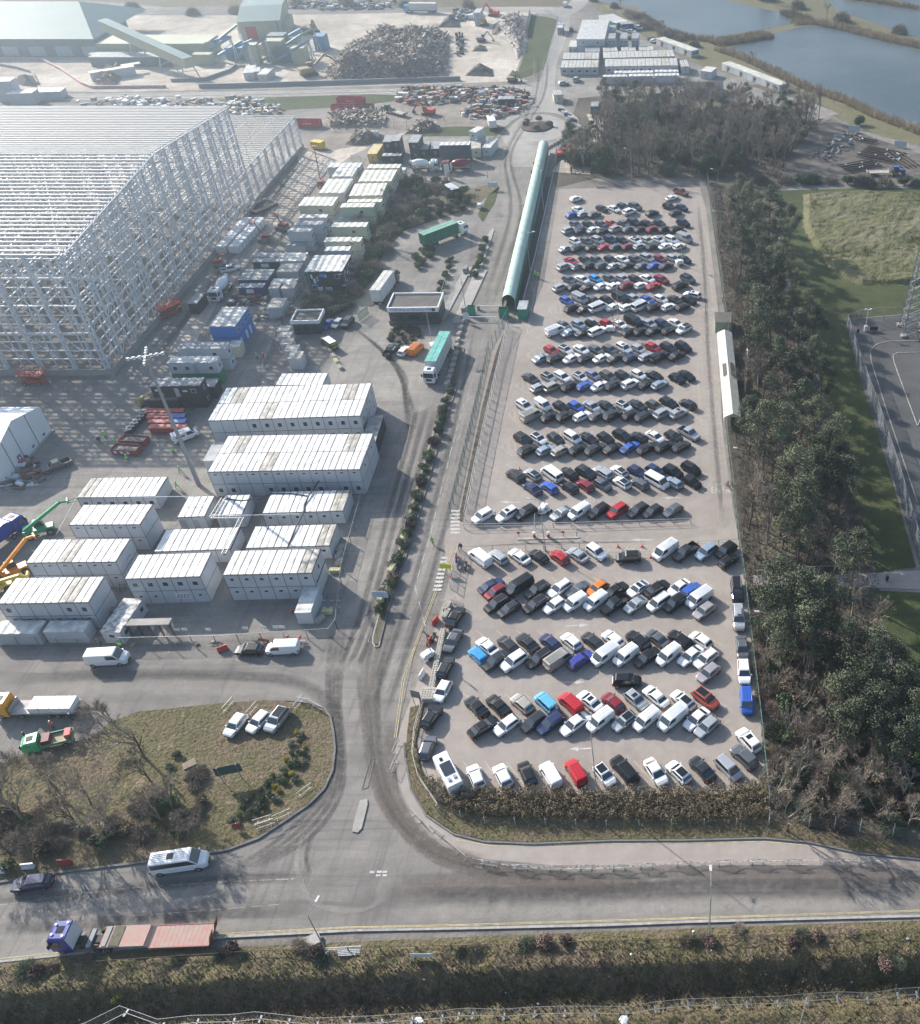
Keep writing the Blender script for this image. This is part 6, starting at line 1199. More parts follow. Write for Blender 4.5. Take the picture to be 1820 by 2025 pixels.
heap('scrap_heap','huge jagged heap of shredded scrap timber and metal',[S0(800,520),S0(880,450),S0(1060,340),S0(1250,260),S0(1330,265),S0(1420,300),S0(1560,280),S0(1620,235),S0(1735,275),S0(1730,400),S0(1700,600),S0(1400,640),S0(800,645),S0(760,600)],6.5,HEAP,3,110,9000)
heap('rubble_heap','pale rubble bank beside the grass wedge',[V0(320,150),V0(500,140),V0(560,120),V0(560,290),V0(540,420),V0(480,470),V0(420,330),V0(300,260)],3.5,mat('rubble',(.4,.36,.33),.95,var=.7,vs=.7,bump=.8,bs=1),5,40,900)
heap('gravel_heap','largest dark gravel heap, above the haul road',[V0(80,590),V0(150,520),V0(205,505),V0(290,545),V0(300,600)],4,GRAV,7,26)
heap('gravel_heap','middle dark gravel heap on the rubble yard',[V0(135,400),V0(160,360),V0(230,360),V0(250,400)],2.5,GRAV,8,20); heap('gravel_heap','small dark gravel heap near the road fork',[V0(420,590),V0(450,550),V0(490,600)],2,GRAV,9,16); heap('soil_heap','brown soil heap behind the grass wedge track',[V0(290,270),V0(300,190),V0(380,180),V0(400,280)],3.5,SOIL,10,22)
heap('gravel_heap','dark heap at the top right corner of the scrap yard',[S0(1640,215),S0(1700,140),S0(1800,100),S0(1820,215)],4,GRAV,11,22)
heap('soil_heap','earth bank between the two haul tracks',[X4(-50,540),X4(60,400),X4(200,420),X4(400,430),X4(390,500),X4(120,560)],2.5,SOIL,12,34,250); heap('soil_heap','earth bank with dumped metal near the fence bend',[X4(640,420),X4(800,320),X4(1060,320),X4(1060,380),X4(820,420)],2.2,SOIL,13,30,300)
heap('waste_heap','spread of mixed plastic and timber waste in front of the skips',[S0(780,980),S0(800,900),S0(900,880),S0(1220,880),S0(1250,940),S0(1230,990),S0(800,1000)],1.5,HEAP,14,50,1400)
heap('spoil_heap','dark spoil inside the kerbed pen at far left',[R(0) if 0 else Zm(0,0)(110,640),Zm(0,0)(150,590),Zm(0,0)(280,595),Zm(0,0)(290,680),Zm(0,0)(180,670)],3,GRAV,15,20); heap('debris_heap','debris heap beside the white shed in the mill yard',[Zm(0,0)(740,660),Zm(0,0)(800,580),Zm(0,0)(900,520),Zm(0,0)(990,560),Zm(0,0)(900,670)],2.5,HEAP,16,24,500)
# spreads of stored building materials: each zone one heap of countless pieces
def materials(label,pts,n,seed,mats,smin=.4,smax=2.4,hh=1.3):
    w3=[P(*p) for p in pts]; x0=min(p.x for p in w3); x1=max(p.x for p in w3); y0=min(p.y for p in w3); y1=max(p.y for p in w3); rn=random.Random(seed); b=MB(); k=0; tries=0
    def ins(x,y):
        r_=False
        for i in range(len(w3)):
            a=w3[i]; c=w3[(i+1)%len(w3)]
            if (a.y>y)!=(c.y>y) and x<(c.x-a.x)*(y-a.y)/(c.y-a.y)+a.x: r_=not r_
        return r_
    while k<n and tries<n*20:
        tries+=1; x=rn.uniform(x0,x1); y=rn.uniform(y0,y1)
        if not ins(x,y): continue
        k+=1; b.cm=rn.randrange(len(mats)); L_=rn.uniform(smin,smax); a=rn.choice((0,.1,PI/2,.7,rn.uniform(0,PI)))
        if rn.random()<.3: b.tube((x-L_*math.cos(a),y-L_*math.sin(a),.3),(x+L_*math.cos(a),y+L_*math.sin(a),.3+rn.uniform(0,.5)),rn.uniform(.08,.3),k=6)
        else: b.cbox((x,y,rn.choice((0,0,.8))),L_,L_*rn.uniform(.3,1),rn.uniform(.2,hh),a)
    return tag(b.build('stored_materials',mats),label,'building materials',kind='stuff')
MP=[mat('mat_white_wrap',(.62,.63,.64),.5),mat('mat_red',(.30,.10,.08),.6),mat('mat_timber',(.34,.26,.17),.8),mat('mat_dark',(.06,.06,.065),.7),mat('mat_grey',(.25,.26,.27),.6),mat('mat_brown',(.17,.11,.08),.8)]
materials('dense spread of red, white and dark materials beside the road fork',[S0(1340,700),S0(1560,700),S0(1820,690),V0(180,690),V0(500,700),V0(600,760),V0(600,830),V0(520,870),V0(330,930),V0(110,940),V0(40,890),V0(140,820),S0(1820,800),S0(1500,830),S0(1320,800)],800,1,MP)
materials('white bales and frames laid out beyond the steel hall',[S0(0,760),S0(170,770),S0(420,850),S0(420,900),S0(0,900),Zm(0,0)(1700,800),Zm(0,0)(1000,760),Zm(0,0)(560,820),Zm(0,0)(1700,870)],260,2,[MP[0],MP[0],MP[4],MP[2]]); materials('steel sections and sheets stacked behind the top track',[S0(420,20),S0(720,20),S0(1320,15),S0(1300,70),S0(760,80),S0(420,70)],260,3,[MP[4],MP[3],MP[0]]); materials('scattered waste and pipe ends in the upper right yard corner',[V0(0,80),V0(120,85),V0(140,150),V0(0,180)],120,4,[MP[3],MP[4],MP[0]])
materials('dark drums stacked along the rubble yard track',[V0(5,290),V0(60,290),V0(60,440),V0(5,440)],60,5,[MP[3]],.6,1.4,1.6); materials('red and dark pipework on the ground by the side lane',[UU(990,500),UU(1290,480),UU(1320,600),UU(1000,620),UU(860,600),UU(880,540)],120,6,MP,.3,1.5,.5)
materials('low clutter and timber between the compound lanes',[UU(1330,660),UU(1560,560),UU(1640,480),UU(1600,760),UU(1180,790)],60,7,MP,.3,1.2,.4); materials('racks and scaffold parts beside the marquee',[Zm(0,1300)(40,1120),Zm(0,1300)(220,960),Zm(0,1300)(300,1000),Zm(0,1300)(380,1150),Zm(0,1300)(180,1200),Zm(0,1300)(60,1250)],80,8,MP,.3,1.6,.6)
materials('heaped white debris and plastic in the storage yard by the lake track',[B(960,1230),B(1000,1200),B(1130,1090),B(1180,1040),B(1320,1040),B(1320,1120),B(1220,1180),B(1100,1260)],90,9,[MP[3],MP[5],MP[3],MP[4],MP[0]],.3,1.3,.5); materials('litter and small objects on the ground beside the lowest containers',[R9(680,1090),R9(760,1000),R9(800,1090),R8(640,1020),R8(620,1060)],12,10,MP,.3,.8,.5)
# pipe stacks
for i,(a_,c_,n_) in enumerate(((B(1420,1150),B(1720,1210),22),(B(1680,1200),B(1820,1300),16),(B(1180,1300),B(1430,1250),14),(B(1340,1080),B(1490,1110),8))):
    a=P(*a_); c=P(*c_); u=(c-a).normalized(); s=Vector((-u.y,u.x,0)); L_=(c-a).length; b=MB()
    for k in range(n_): o_=s*(-k*.5+random.uniform(-.1,.1)); z=.3+(k%3)*.3; b.tube(a+o_+Vector((0,0,z)),a+u*L_+o_+Vector((0,0,z)),.13,k=5)
    for k in range(6): q=a+u*random.uniform(0,L_)+s*random.uniform(-n_*.5,0)+Vector((0,0,1)); b.cm=1; b.cbox(q,.5,.3,.3,random.random()*3)
    tag(b.build('pipe_stack',[mat('pipe_brown',(.07,.05,.04),.7),MP[0]]),['long bundle of brown steel pipes nearest the lake track','bundle of brown steel pipes at the right image edge','curved-looking bundle of pipes beside the blue tractor trailer','short row of pipes beside the mesh banner'][i],'pipe stack','pipe stacks in the storage yard')
# sheet stack by frame
for i,(x0_,x1_) in enumerate(((425,466),(470,515))):
    b=MB(); a=P(x0_+2,500,0); 
    t=thing('sheet_stack',('left' if i==0 else 'right')+' stack of wrapped white cladding sheets beside the steel frame','cladding stack',(P(429+i*28,503-i*3).x,P(429,503).y,.05),R(88),'stacks of cladding'); b.box(0,19,-2.8,-.1,.2,2.1); b.build('wrapped_sheets',mat('wrapped_slab',(.7,.71,.72),.5),t); b=MB()
    for k in range(9): b.box(k*2.2+.3,k*2.2+.42,-2.85,-.05,.2,2.14)
    b.build('strap',GRY,t)
p=P(*Zm(900,640,.32967)(330,500)); t=thing('concrete_tray','shallow dark tray with raised concrete rim at the frame corner','tray',(p.x,p.y,.05),R(60)); b=MB(); b.box(-4,4,-2.6,2.6,0,.5); b.build('base',CHA,t); b=MB()
for q in ((-4,4,-2.6,-2.3),(-4,4,2.3,2.6),(-4,-3.7,-2.3,2.3),(3.7,4,-2.3,2.3)): b.box(*q,.5,1.1)
b.build('rim',G_CONC,t)
# wheelie bin clusters
for i in range(4):
    for j in range(5):
        p=P(*R1(1215+j*58-i*8,745-i*42)); cl=(RED,RED,RED,RED) if not (i>=1 and i<=2 and j>=3) else (BLU,)
        t=thing('bulk_bin','%s bin, %s from left in the %s line of the bin cluster'%('blue' if cl[0] is BLU else 'red',nth(j+1),nth(i+1)),'bin',(p.x,p.y,.05),R(8),'red and blue bulk bins'); b=MB(); b.grid([[(-.6,-.6,.1),(.6,-.6,.1),(.6,.6,.1),(-.6,.6,.1)],[(-.75,-.7,1.3),(.75,-.7,1.3),(.75,.7,1.3),(-.75,.7,1.3)]]); b.build('tub',mat('bin_red',(.33,.05,.05),.6) if cl[0] is RED else BLU,t); b=MB(); b.box(-.78,.78,-.73,.73,1.3,1.4); b.build('lid',mat('bin_lid_red',(.5,.12,.1),.5,var=.3) if cl[0] is RED else mat('bin_lid_blue',(.12,.2,.5),.5),t)
for i in range(7):
    p=P(*R1(1010+i*24,760-i*26)); t=thing('plastic_tote','%s dark tote from the near end of the tote line'%nth(i+1),'tote',(p.x,p.y,.05),R(40),'dark totes'); b=MB(); b.box(-.7,.7,-.6,.6,0,1.0); b.build('tub',CHA,t); b=MB(); b.box(-.72,.72,-.62,.62,1.0,1.08); b.build('lid',GRY,t)
p=P(*R1(1150,520)); t=thing('fuel_tank','mustard yellow cylindrical tank beside the dark container','tank',(p.x,p.y,1.1),R(60)); b=MB(); b.tube((-1.8,0,0),(1.8,0,0),.9,k=14); b.build('vessel',mat('mustard',(.45,.32,.12),.6,var=.2),t); b=MB(); b.box(-1.6,-1.3,-.8,.8,-1.1,-.5); b.build('cradle',CHA,t); b=MB(); b.box(1.3,1.6,-.8,.8,-1.1,-.5); b.build('cradle',CHA,t)
for i,(f,x,y,lab) in enumerate(((R1,1060,835,'brown skip under mesh panels in the middle of the yard'),(R1,1000,905,'red-fronted skip with warning notices in the middle of the yard'),(UU,1080,545,'low red skip beside the pipework'))):
    p=P(*f(x,y)); t=thing('waste_skip',lab,'skip',(p.x,p.y,.05),R(-6),'small yard skips'); b=MB()
    for q in ((-2.6,2.6,-1.1,-1.0),(-2.6,2.6,1.0,1.1),(-2.6,-2.5,-1,1),(2.5,2.6,-1,1)): b.box(*q,0,1.3)
    b.build('body',mat('dull_red_skip',(.26,.06,.055),.7,var=.3),t); b=MB(); b.box(-2.5,2.5,-1,1,.1,.9); b.build('waste',mat('mixed_waste',(.3,.27,.24),.9),t)
    if i==1:
        for k in range(3): b=MB(); b.box(-2+k*1.3,-1.4+k*1.3,-1.13,-1.1,.4,1.0); b.build('notice',SGW,t)
# ================================================================ VEGETATION
L_PINE=leaf_mat('pine_needles',(.045,.06,.04),(.18,.195,.12)); L_EVG=leaf_mat('evergreen_leaf',(.03,.055,.028),(.11,.145,.07)); L_BRN=leaf_mat('brown_hedge_leaf',(.05,.038,.025),(.20,.16,.105),1.2); L_TWIG=leaf_mat('bare_twigs',(.15,.125,.10),(.37,.31,.25)); L_YG=leaf_mat('budding_leaf',(.13,.17,.04),(.30,.33,.09)); L_YEL=leaf_mat('yellow_leaf',(.14,.14,.03),(.34,.29,.06)); L_BARK=mat('bark',(.10,.08,.062),.95,var=.4,vs=3); L_PBARK=mat('pale_bark',(.26,.23,.20),.9,var=.3,vs=2); L_REED=leaf_mat('dry_reed',(.20,.15,.09),(.42,.33,.22),.3); L_SAGE=leaf_mat('grey_green_leaf',(.05,.07,.05),(.16,.19,.13),1.5); L_RED=leaf_mat('reddish_leaf',(.07,.045,.04),(.19,.13,.11),1.2)
def rv(rn,s=1):
    while 1:
        v=Vector((rn.uniform(-1,1),rn.uniform(-1,1),rn.uniform(-1,1)))
        if .05<v.length<1: return v*s
def leaves(b,rn,c,r,n,ls,flat=1.0,shell=.45):
    for _ in range(n):
        v=rv(rn); v=v.normalized()*(shell+(1-shell)*rn.random()); p=Vector(c)+Vector((v.x*r,v.y*r,v.z*r*flat)); nrm=(v+rv(rn,.9)).normalized(); u=nrm.cross(rv(rn)).normalized()*ls*rn.uniform(.6,1.3); w_=nrm.cross(u).normalized()*ls*rn.uniform(.35,.8)
        b.face([p-u-w_*.4,p+u*.2-w_,p+u+w_*.3,p-u*.1+w_])
def limb(b,rn,p,d,L,r,depth,twig,spread=.6):
    q=p+d*L; b.tube(p,q,r,r*.62,k=5 if r>.06 else 3,cap=False)
    if depth==0:
        for _ in range(twig):
            e=(d+rv(rn,.9)).normalized(); s=p+d*L*rn.random(); t_=s+e*L*rn.uniform(.5,1.1); u=e.cross(rv(rn)).normalized()*.022; b.face([s-u,s+u,t_])
        return
    for k in range(rn.choice((2,3,3))):
        e=(d*(1.0)+rv(rn,spread*1.3)+Vector((0,0,.18))).normalized(); limb(b,rn,p+d*L*rn.uniform(.55,1),e,L*rn.uniform(.62,.85),r*.6,depth-1,twig,spread)
def pine(seed,h=12,cr=3.2,base=.42):
    rn=random.Random(seed); t=thing('pine_tree','pine','tree'); b=MB(); lean=Vector((rn.uniform(-.4,.4),rn.uniform(-.4,.4),0)); p=Vector((0,0,0))
    for k in range(6): q=Vector((lean.x*(k+1)/6,lean.y*(k+1)/6,h*.92*(k+1)/6)); b.tube(p,q,.2*(1-k/7),.2*(1-(k+1)/7),k=6,cap=False); p=q
    cl=[]
    for k in range(17):
        z=h*(base+(1-base)*rn.random()**.9); f=(z/h-base)/(1-base); rr=cr*(math.sin(PI*min(1,.22+f*.82))**.8)*rn.uniform(.45,.95); a=rn.uniform(0,2*PI); c=Vector((rr*math.cos(a),rr*math.sin(a),z)); cl.append(c); b.tube((lean.x*z/h,lean.y*z/h,z-.9),c,.06,.03,k=3,cap=False)
    b.build('trunk',L_BARK,t); b=MB()
    for c in cl+[Vector((0,0,h*.95)),Vector((0,0,h*.8))]: leaves(b,rn,c,cr*rn.uniform(.3,.48),270,.13,.62,.25)
    b.build('crown',L_PINE,t); return t
def bare(seed,h=9,twig=9,bark=None,depth=5,spread=.55,nm='bare_tree'):
    rn=random.Random(seed); t=thing(nm,'bare tree','tree'); b=MB(); limb(b,rn,Vector((0,0,0)),Vector((rn.uniform(-.12,.12),rn.uniform(-.12,.12),1)).normalized(),h*.3,h*.017,1,0,.4); b.build('trunk',bark or L_BARK,t)
    b=MB()
    for k in range(4): limb(b,rn,Vector((0,0,h*(.24+.05*k))),(rv(rn,spread*1.3)+Vector((0,0,1))).normalized(),h*.24,h*.011,depth-1,twig,spread)
    b.build('crown',L_TWIG if not bark else bark,t); return t
def shrub(seed,lm,nm='shrub',n=900,ls=.1,flat=.75,twig=True,r=1.0,bulbs=6):
    rn=random.Random(seed); t=thing(nm,'shrub','shrub'); b=MB()
    for k in range(5): b.tube((0,0,0),(rn.uniform(-.5,.5)*r,rn.uniform(-.5,.5)*r,r*flat*rn.uniform(.6,1.2)),.03,.01,k=3,cap=False)
    b.build('stem',L_BARK,t); b=MB()
    for k in range(bulbs): a=rn.uniform(0,2*PI); q=rn.uniform(.15,.55)*r; leaves(b,rn,(q*math.cos(a),q*math.sin(a),r*flat*rn.uniform(.45,.95)),r*rn.uniform(.42,.62),n//bulbs,ls,flat,.6)
    b.build('foliage',lm,t); return t
def twigball(seed,r=1.0,n=700,lm=None):
    rn=random.Random(seed); t=thing('bare_shrub','shrub','shrub'); b=MB()
    for k in range(6): v=(rv(rn)+Vector((0,0,1.1))).normalized(); b.tube((0,0,0),v*r*.8,.03,.012,k=3,cap=False)
    b.build('stem',L_BARK,t); b=MB()
    for k in range(n):
        v=rv(rn); v.z=abs(v.z); s=v*r*.75; e=s+(v.normalized()+rv(rn,.8)).normalized()*r*rn.uniform(.25,.6); u=(e-s).cross(rv(rn)).normalized()*.022; b.face([s-u,s+u,e])
    b.build('foliage',lm or L_TWIG,t); return t
PIN=[pine(i,12,3.3,(.38,.5,.3)[i%3]) for i in range(4)]; BAR=[bare(20+i,9.5) for i in range(4)]; BIR=[bare(30,10,8,L_PBARK,4,.35),bare(31,10,8,L_PBARK,4,.35)]
EVG=[shrub(40+i,L_EVG,'evergreen_tree',2600,.16,1.0,r=2.2,bulbs=12) for i in range(2)]; BIGB=[bare(50,11,8,None,6,.62),bare(51,11,8,None,6,.6)]
TW=[twigball(60+i,1,800) for i in range(3)]; SG=[shrub(70,L_SAGE),shrub(71,L_SAGE)]; SY=[shrub(72,L_YEL)]; SE=[shrub(73,L_EVG),shrub(74,L_EVG)]; SB=[shrub(75,L_BRN),shrub(76,L_BRN)]; SYG=[shrub(77,L_YG,n=1100)]; SR=[shrub(78,L_RED)]; TWG=[twigball(64,1,800,L_SAGE)]
PROT=PIN+BAR+BIR+EVG+BIGB+TW+SG+SY+SE+SB+SYG+SR+TWG
for o in PROT: kids(o)
NOUN={}
def plant(src,p,sc,label,group,cat=None,z=.03):
    r,_=dup(src,(p[0],p[1],z),random.uniform(0,6.28),label,group,(sc*random.uniform(.9,1.1),sc*random.uniform(.9,1.1),sc*random.uniform(.93,1.07)),cat=cat); return r
rp=random.Random(11)
GRW='trees of the wood beside the car park'
PL=[(1462,372,11),(1482,398,12),(1526,412,13),(1500,428,12),(1472,435,12),(1497,470,12),(1468,492,12),(1547,500,13),(1530,468,12),(1503,520,12),(1492,560,12),(1520,548,12),(1543,545,13),(1572,562,10),(1500,600,12),(1527,612,12),(1562,600,11),(1592,612,10),(1502,642,13),(1547,652,12),(1582,640,11),(1612,701,10),(1562,749,13),(1540,700,12),(1500,690,11),(1617,817,12),(1516,853,14),(1486,828,11),(1551,843,12),(1590,790,11),(1638,886,12),(1574,939,13),(1615,919,12),(1652,909,11),(1612,970,12),(1587,997,13),(1640,950,12),(1587,1030,12),(1550,985,11),(1691,1100,12),(1541,1145,13),(1587,1186,14),(1536,1206,12),(1632,1191,12),(1602,1231,13),(1678,1280,12),(1726,1295,12),(1764,1315,11),(1549,1252,11),(1560,1180,12),(1620,1250,12),(1676,1374,12),(1739,1402,12),(1815,1407,12),(1696,1420,11),(1777,1357,12),(1800,1460,11),(1845,1350,12),(1720,1350,12),(1760,1440,10),(1612,640,11),(1628,745,11),(1655,860,12),(1668,945,12),(1562,440,11),(1580,720,12)]
PL.sort(key=lambda q:q[1])
for i,(x,y,h) in enumerate(PL):
    q=P(x,y,h*.78); plant(PIN[i%4],q,h/12*1.16,'dark green pine, %s from the top of the wood beside the car park'%nth(i+1),GRW)
k=0
BL=[(1447,470),(1452,520),(1458,560),(1466,600),(1450,640),(1475,660),(1480,720),(1500,740),(1530,790),(1475,770),(1510,770),(1570,860),(1500,900),(1530,930),(1540,1010),(1500,960),(1485,1010),(1520,1050),(1550,1060),(1600,1080),(1640,1060),(1650,1130),(1690,1190),(1720,1230),(1650,1250),(1560,1310),(1520,1300),(1600,1320),(1640,1330),(1540,1360),(1590,1390),(1630,1420),(1560,1440),(1610,1470),(1660,1480),(1700,1500),(1640,1530),(1580,1530),(1540,1560),(1600,1580),(1700,1560),(1750,1530),(1790,1560),(1740,1600),(1660,1610),(1800,1620),(1560,1620)]
for i,(x,y) in enumerate(sorted(BL,key=lambda q:q[1])):
    q=P(x,y,3); s=(BIR if i%5==2 else BAR)[i%2 if i%5==2 else i%4]; plant(s,q,rp.uniform(.65,.95) if y>1280 else rp.uniform(.95,1.25),'bare leafless tree, %s from the top of the wood beside the car park'%nth(i+1),GRW)
# scrub in the lower wood: shrubs
def ptin(poly,x,y):
    r_=False; n_=len(poly)
    for i in range(n_):
        a=poly[i]; c=poly[(i+1)%n_]
        if (a[1]>y)!=(c[1]>y) and x<(c[0]-a[0])*(y-a[1])/(c[1]-a[1])+a[0]: r_=not r_
    return r_
def scatter(poly,n,mind,seed):
    w3=[(P(x,y).x,P(x,y).y) for x,y in poly]; rn=random.Random(seed); out=[]; x0,x1=min(a[0] for a in w3),max(a[0] for a in w3); y0,y1=min(a[1] for a in w3),max(a[1] for a in w3); tr=0
    while len(out)<n and tr<n*60:
        tr+=1; x=rn.uniform(x0,x1); y=rn.uniform(y0,y1)
        if ptin(w3,x,y) and all((x-a)**2+(y-c)**2>mind*mind for a,c in out): out.append((x,y))
    return sorted(out,key=lambda q:-q[1])
LOWP=[(1500,1240),(1620,1260),(1740,1330),(1900,1420),(1900,1640),(1700,1635),(1560,1625),(1522,1600),(1510,1400)]
for i,(x,y) in enumerate(scatter(LOWP,115,1.7,3)):
    s=(TW[0],TW[1],TWG[0],TW[2],SB[0],TW[1],TWG[0],SE[0])[i%8]; plant(s,(x,y),rp.uniform(1.4,2.3),'bare shrub, %s from the back of the lower right scrub'%nth(i+1),'scrub right of the near car park')
MIDP=[(1420,380),(1445,380),(1470,700),(1500,900),(1560,1100),(1640,1130),(1700,1130),(1660,1010),(1600,860),(1540,640),(1500,470),(1500,380)]
for i,(x,y) in enumerate(scatter(MIDP,95,2.6,4)):
    s=(TW[0],TWG[0],TW[2],SB[0],TW[1],SE[1])[i%6]; plant(s,(x,y),rp.uniform(.9,1.9),'low undergrowth shrub, %s from the top, among the right-hand pines'%nth(i+1),'undergrowth of the wood')
TOPP=[(1128,345),(1125,305),(1175,270),(1195,235),(1192,208),(1330,210),(1450,226),(1560,222),(1625,235),(1600,262),(1568,305),(1545,350),(1420,352),(1380,345),(1250,352)]
for i,(x,y) in enumerate(scatter(TOPP,185,3.5,5)):
    q=i%9; s=PIN[i%4] if q in (0,) else EVG[i%2] if q in (1,5) else BIR[i%2] if q==8 else BAR[i%4]
    kd='pine' if s in PIN else 'round evergreen tree' if s in EVG else 'pale-barked bare tree' if s in BIR else 'bare brown tree'
    plant(s,(x,y),(rp.uniform(.8,1.0) if s in PIN else rp.uniform(.95,1.3)) if s not in EVG else rp.uniform(1.3,1.8),'%s, %s from the back of the wood above the car park'%(kd,nth(i+1)),'trees of the wood beyond the far car park')
for (x,y,s,sc,lab) in ((1178,303,SYG[0],4.0,'bright yellow-green budding tree at the left tip of the far wood'),(1150,318,EVG[0],1.6,'rounded evergreen at the left tip of the far wood'),(1445,300,EVG[1],1.8,'large rounded evergreen near the corner of the far car park'),(1345,228,EVG[0],1.7,'round dark evergreen in the middle of the far wood'),(1442,590,SYG[0],1.2,'small yellow-green bush by the far car park fence'),(1700,238,EVG[1],1.0,'solitary dark bush on the bank of the lake'),(1473,72,BAR[0],.0,'')):
    if sc: plant(s,P(x,y,1.5),sc,lab,None)
# shoreline and dyke vegetation
def line_pts(pts,step,jit,seed):
    rn=random.Random(seed); out=[]; q=[P(*p) for p in pts]
    for a,c in zip(q,q[1:]):
        L_=(c-a).length; n_=max(1,int(L_/step))
        for k in range(n_): t_=a+(c-a)*(k+rn.random())/n_; out.append((t_.x+rn.uniform(-jit,jit),t_.y+rn.uniform(-jit,jit)))
    return out
for i,(x,y) in enumerate(line_pts([(1150,-8),(1190,8),(1250,22),(1262,42),(1310,66),(1370,88),(1420,95)],9,3,1)): plant((TW+BAR[:1])[i%4] if i%4!=3 else BAR[i%2],(x,y),rp.uniform(2.6,3.8) if i%4!=3 else .55,'bare shoreline shrub, %s from the left on the near bank of the upper lake'%nth(i+1),'shoreline shrubs')
for i,(x,y) in enumerate(line_pts([(1452,-2),(1500,2),(1560,12),(1600,20),(1650,40),(1700,52),(1760,66)],11,5,2)): plant((TW[i%3] if i%3 else BAR[i%4]),(x,y),rp.uniform(3.5,5) if i%3 else .8,'bushy bare tree, %s from the left on the dyke between the lakes'%nth(i+1),'trees on the dyke')
for i,(x,y,sc) in enumerate(((1488,128,.55),(1512,142,.35),(1540,152,.4),(1650,205,.5),(1580,190,.4))): plant(BAR[i%4],P(x,y),sc,['thin bare tree by the lakeside cabins','low bare sapling at the lake edge, middle of the cabin row','bare sapling at the lake edge near the end of the cabin row','bare tree where the far wood meets the lake','bare sapling behind the arch shed'][i],'saplings by the lake')
for i,(x,y) in enumerate(line_pts([(200,16),(330,26),(420,30),(560,28)],14,6,6)+line_pts([(560,12),(800,10),(1000,12)],22,4,7)): plant(TW[i%3],(x,y),rp.uniform(3,4.5),'dark bare bush, %s along the top edge of the scrap yard'%nth(i+1),'bushes at the top edge')
def blades(name,label,pts_fn,n,m,hh=(.8,2.0),wd=.05,seed=1,spread=1.0,zf=None,kind='stuff',cat='grass'):
    rn=random.Random(seed); b=MB()
    for k in range(n):
        x,y=pts_fn(rn); z=zf(x,y) if zf else .03; h_=rn.uniform(*hh); a=rn.uniform(0,PI); u=Vector((math.cos(a),math.sin(a),0))*wd*rn.uniform(.6,1.5); p=Vector((x,y,z-.05)); b.face([p-u,p+u,p+Vector((rn.uniform(-.3,.3)*h_,rn.uniform(-.3,.3)*h_,h_))])
    return tag(b.build(name,m),label,cat,kind=kind)
def along(pts,wd):
    q=[P(*p) for p in pts]; seg=[(a,c,(c-a).length) for a,c in zip(q,q[1:])]; tot=sum(s[2] for s in seg)
    def f(rn):
        d=rn.uniform(0,tot)
        for a,c,L_ in seg:
            if d<=L_: t_=a+(c-a)*d/L_; s=(c-a)/L_; o_=rn.uniform(-wd,wd); return t_.x-s.y*o_,t_.y+s.x*o_
            d-=L_
        return q[-1].x,q[-1].y
    return f
for sd,(pts,wd,n_,lab) in enumerate((([(1422,98),(1475,117),(1557,155),(1600,175),(1676,201),(1726,226),(1820,262),(1900,292)],2.6,5200,'tan reeds along the near bank of the big lake'),([(1410,88),(1460,80),(1521,70)],4.5,4200,'tan reeds on the spit between the two lakes'),([(1567,46),(1612,44),(1676,58),(1739,74),(1820,92),(1900,108)],3.6,5200,'tan reeds along the far dyke'),([(1555,24),(1575,36),(1600,40)],4,1400,'pale reeds at the left tip of the far dyke'),([(1262,30),(1306,60),(1362,76),(1410,80)],3,2600,'tan reeds at the foot of the upper lake'),([(1676,-4),(1739,5),(1820,18)],3,1200,'reeds along the topmost dyke'))):
    blades('reed_bed',lab,along(pts,wd),n_,L_REED,(1.2,2.6),.11,sd+1)
# median shrubs
med=line_pts([(893,768),(884,800),(868,852),(842,935),(824,1004),(810,1052),(798,1090),(784,1125),(763,1190),(748,1225)],2.15,.25,9)
for i,(x,y) in enumerate(med): plant((SG[0],SE[0],SG[1],SR[0],SE[1])[i%5],(x,y),rp.uniform(1.15,1.45),'median shrub, %s from the top of the strip between the carriageways'%nth(i+1),'shrubs on the median strip',z=.15)
for i,(x,y) in enumerate(line_pts([(962,473),(950,520),(940,548),(933,562)],2.2,.1,10)): plant(SE[i%2],(x,y),1.25,'clipped hedge block, %s from the top of the splitter above the gate'%nth(i+1),'clipped hedge blocks',z=.18)
for i,(x,y) in enumerate(line_pts([(893,512),(885,540),(868,580)],2.2,.3,12)): plant(SE[i%2],(x,y),1.15,'dark hedge clump, %s from the top beside the lorry bay fence'%nth(i+1),'hedge beside the lorry bay')
for i,(x,y) in enumerate(scatter([(815,530),(820,505),(850,485),(858,500),(845,525),(825,540)],9,1.8,2)): plant(SE[i%2],(x,y),1.5,'low evergreen, %s of the planted island in the lorry bay'%nth(i+1),'planted island in the lorry bay')
PLANT_X=[(1064,310),(1060,326),(1055,345),(1050,366),(1045,388),(1040,410),(1034,435),(1028,462),(1022,490),(1015,520),(1008,550),(1004,575),(1001,590)]
for i,(x,y) in enumerate(PLANT_X): plant(SYG[0] if i==12 else SE[i%2],P(x,y),1.0,'%s roadside planter shrub from the far end of the green walkway'%nth(i+1),'planter shrubs beside the green walkway')
# rock garden
GP=[(770,672),(780,650),(805,645),(828,652),(830,668),(815,680),(785,682)]
sheet('garden_bed',GP,.12,G_WOOD)
for i,(x,y) in enumerate(scatter(GP,16,1.5,6)): plant((SG+SE)[i%4],(x,y),.75,'low garden shrub, %s from the back of the bed by the gatehouse'%nth(i+1),'rock garden shrubs')
for i,(x,y) in enumerate(line_pts([(770,674),(778,652),(804,645),(829,652),(831,667)],1.2,.1,3)): plant(SE[i%2],(x,y),.7,'clipped edging shrub, %s clockwise round the bed by the gatehouse'%nth(i+1),'rock garden edging')
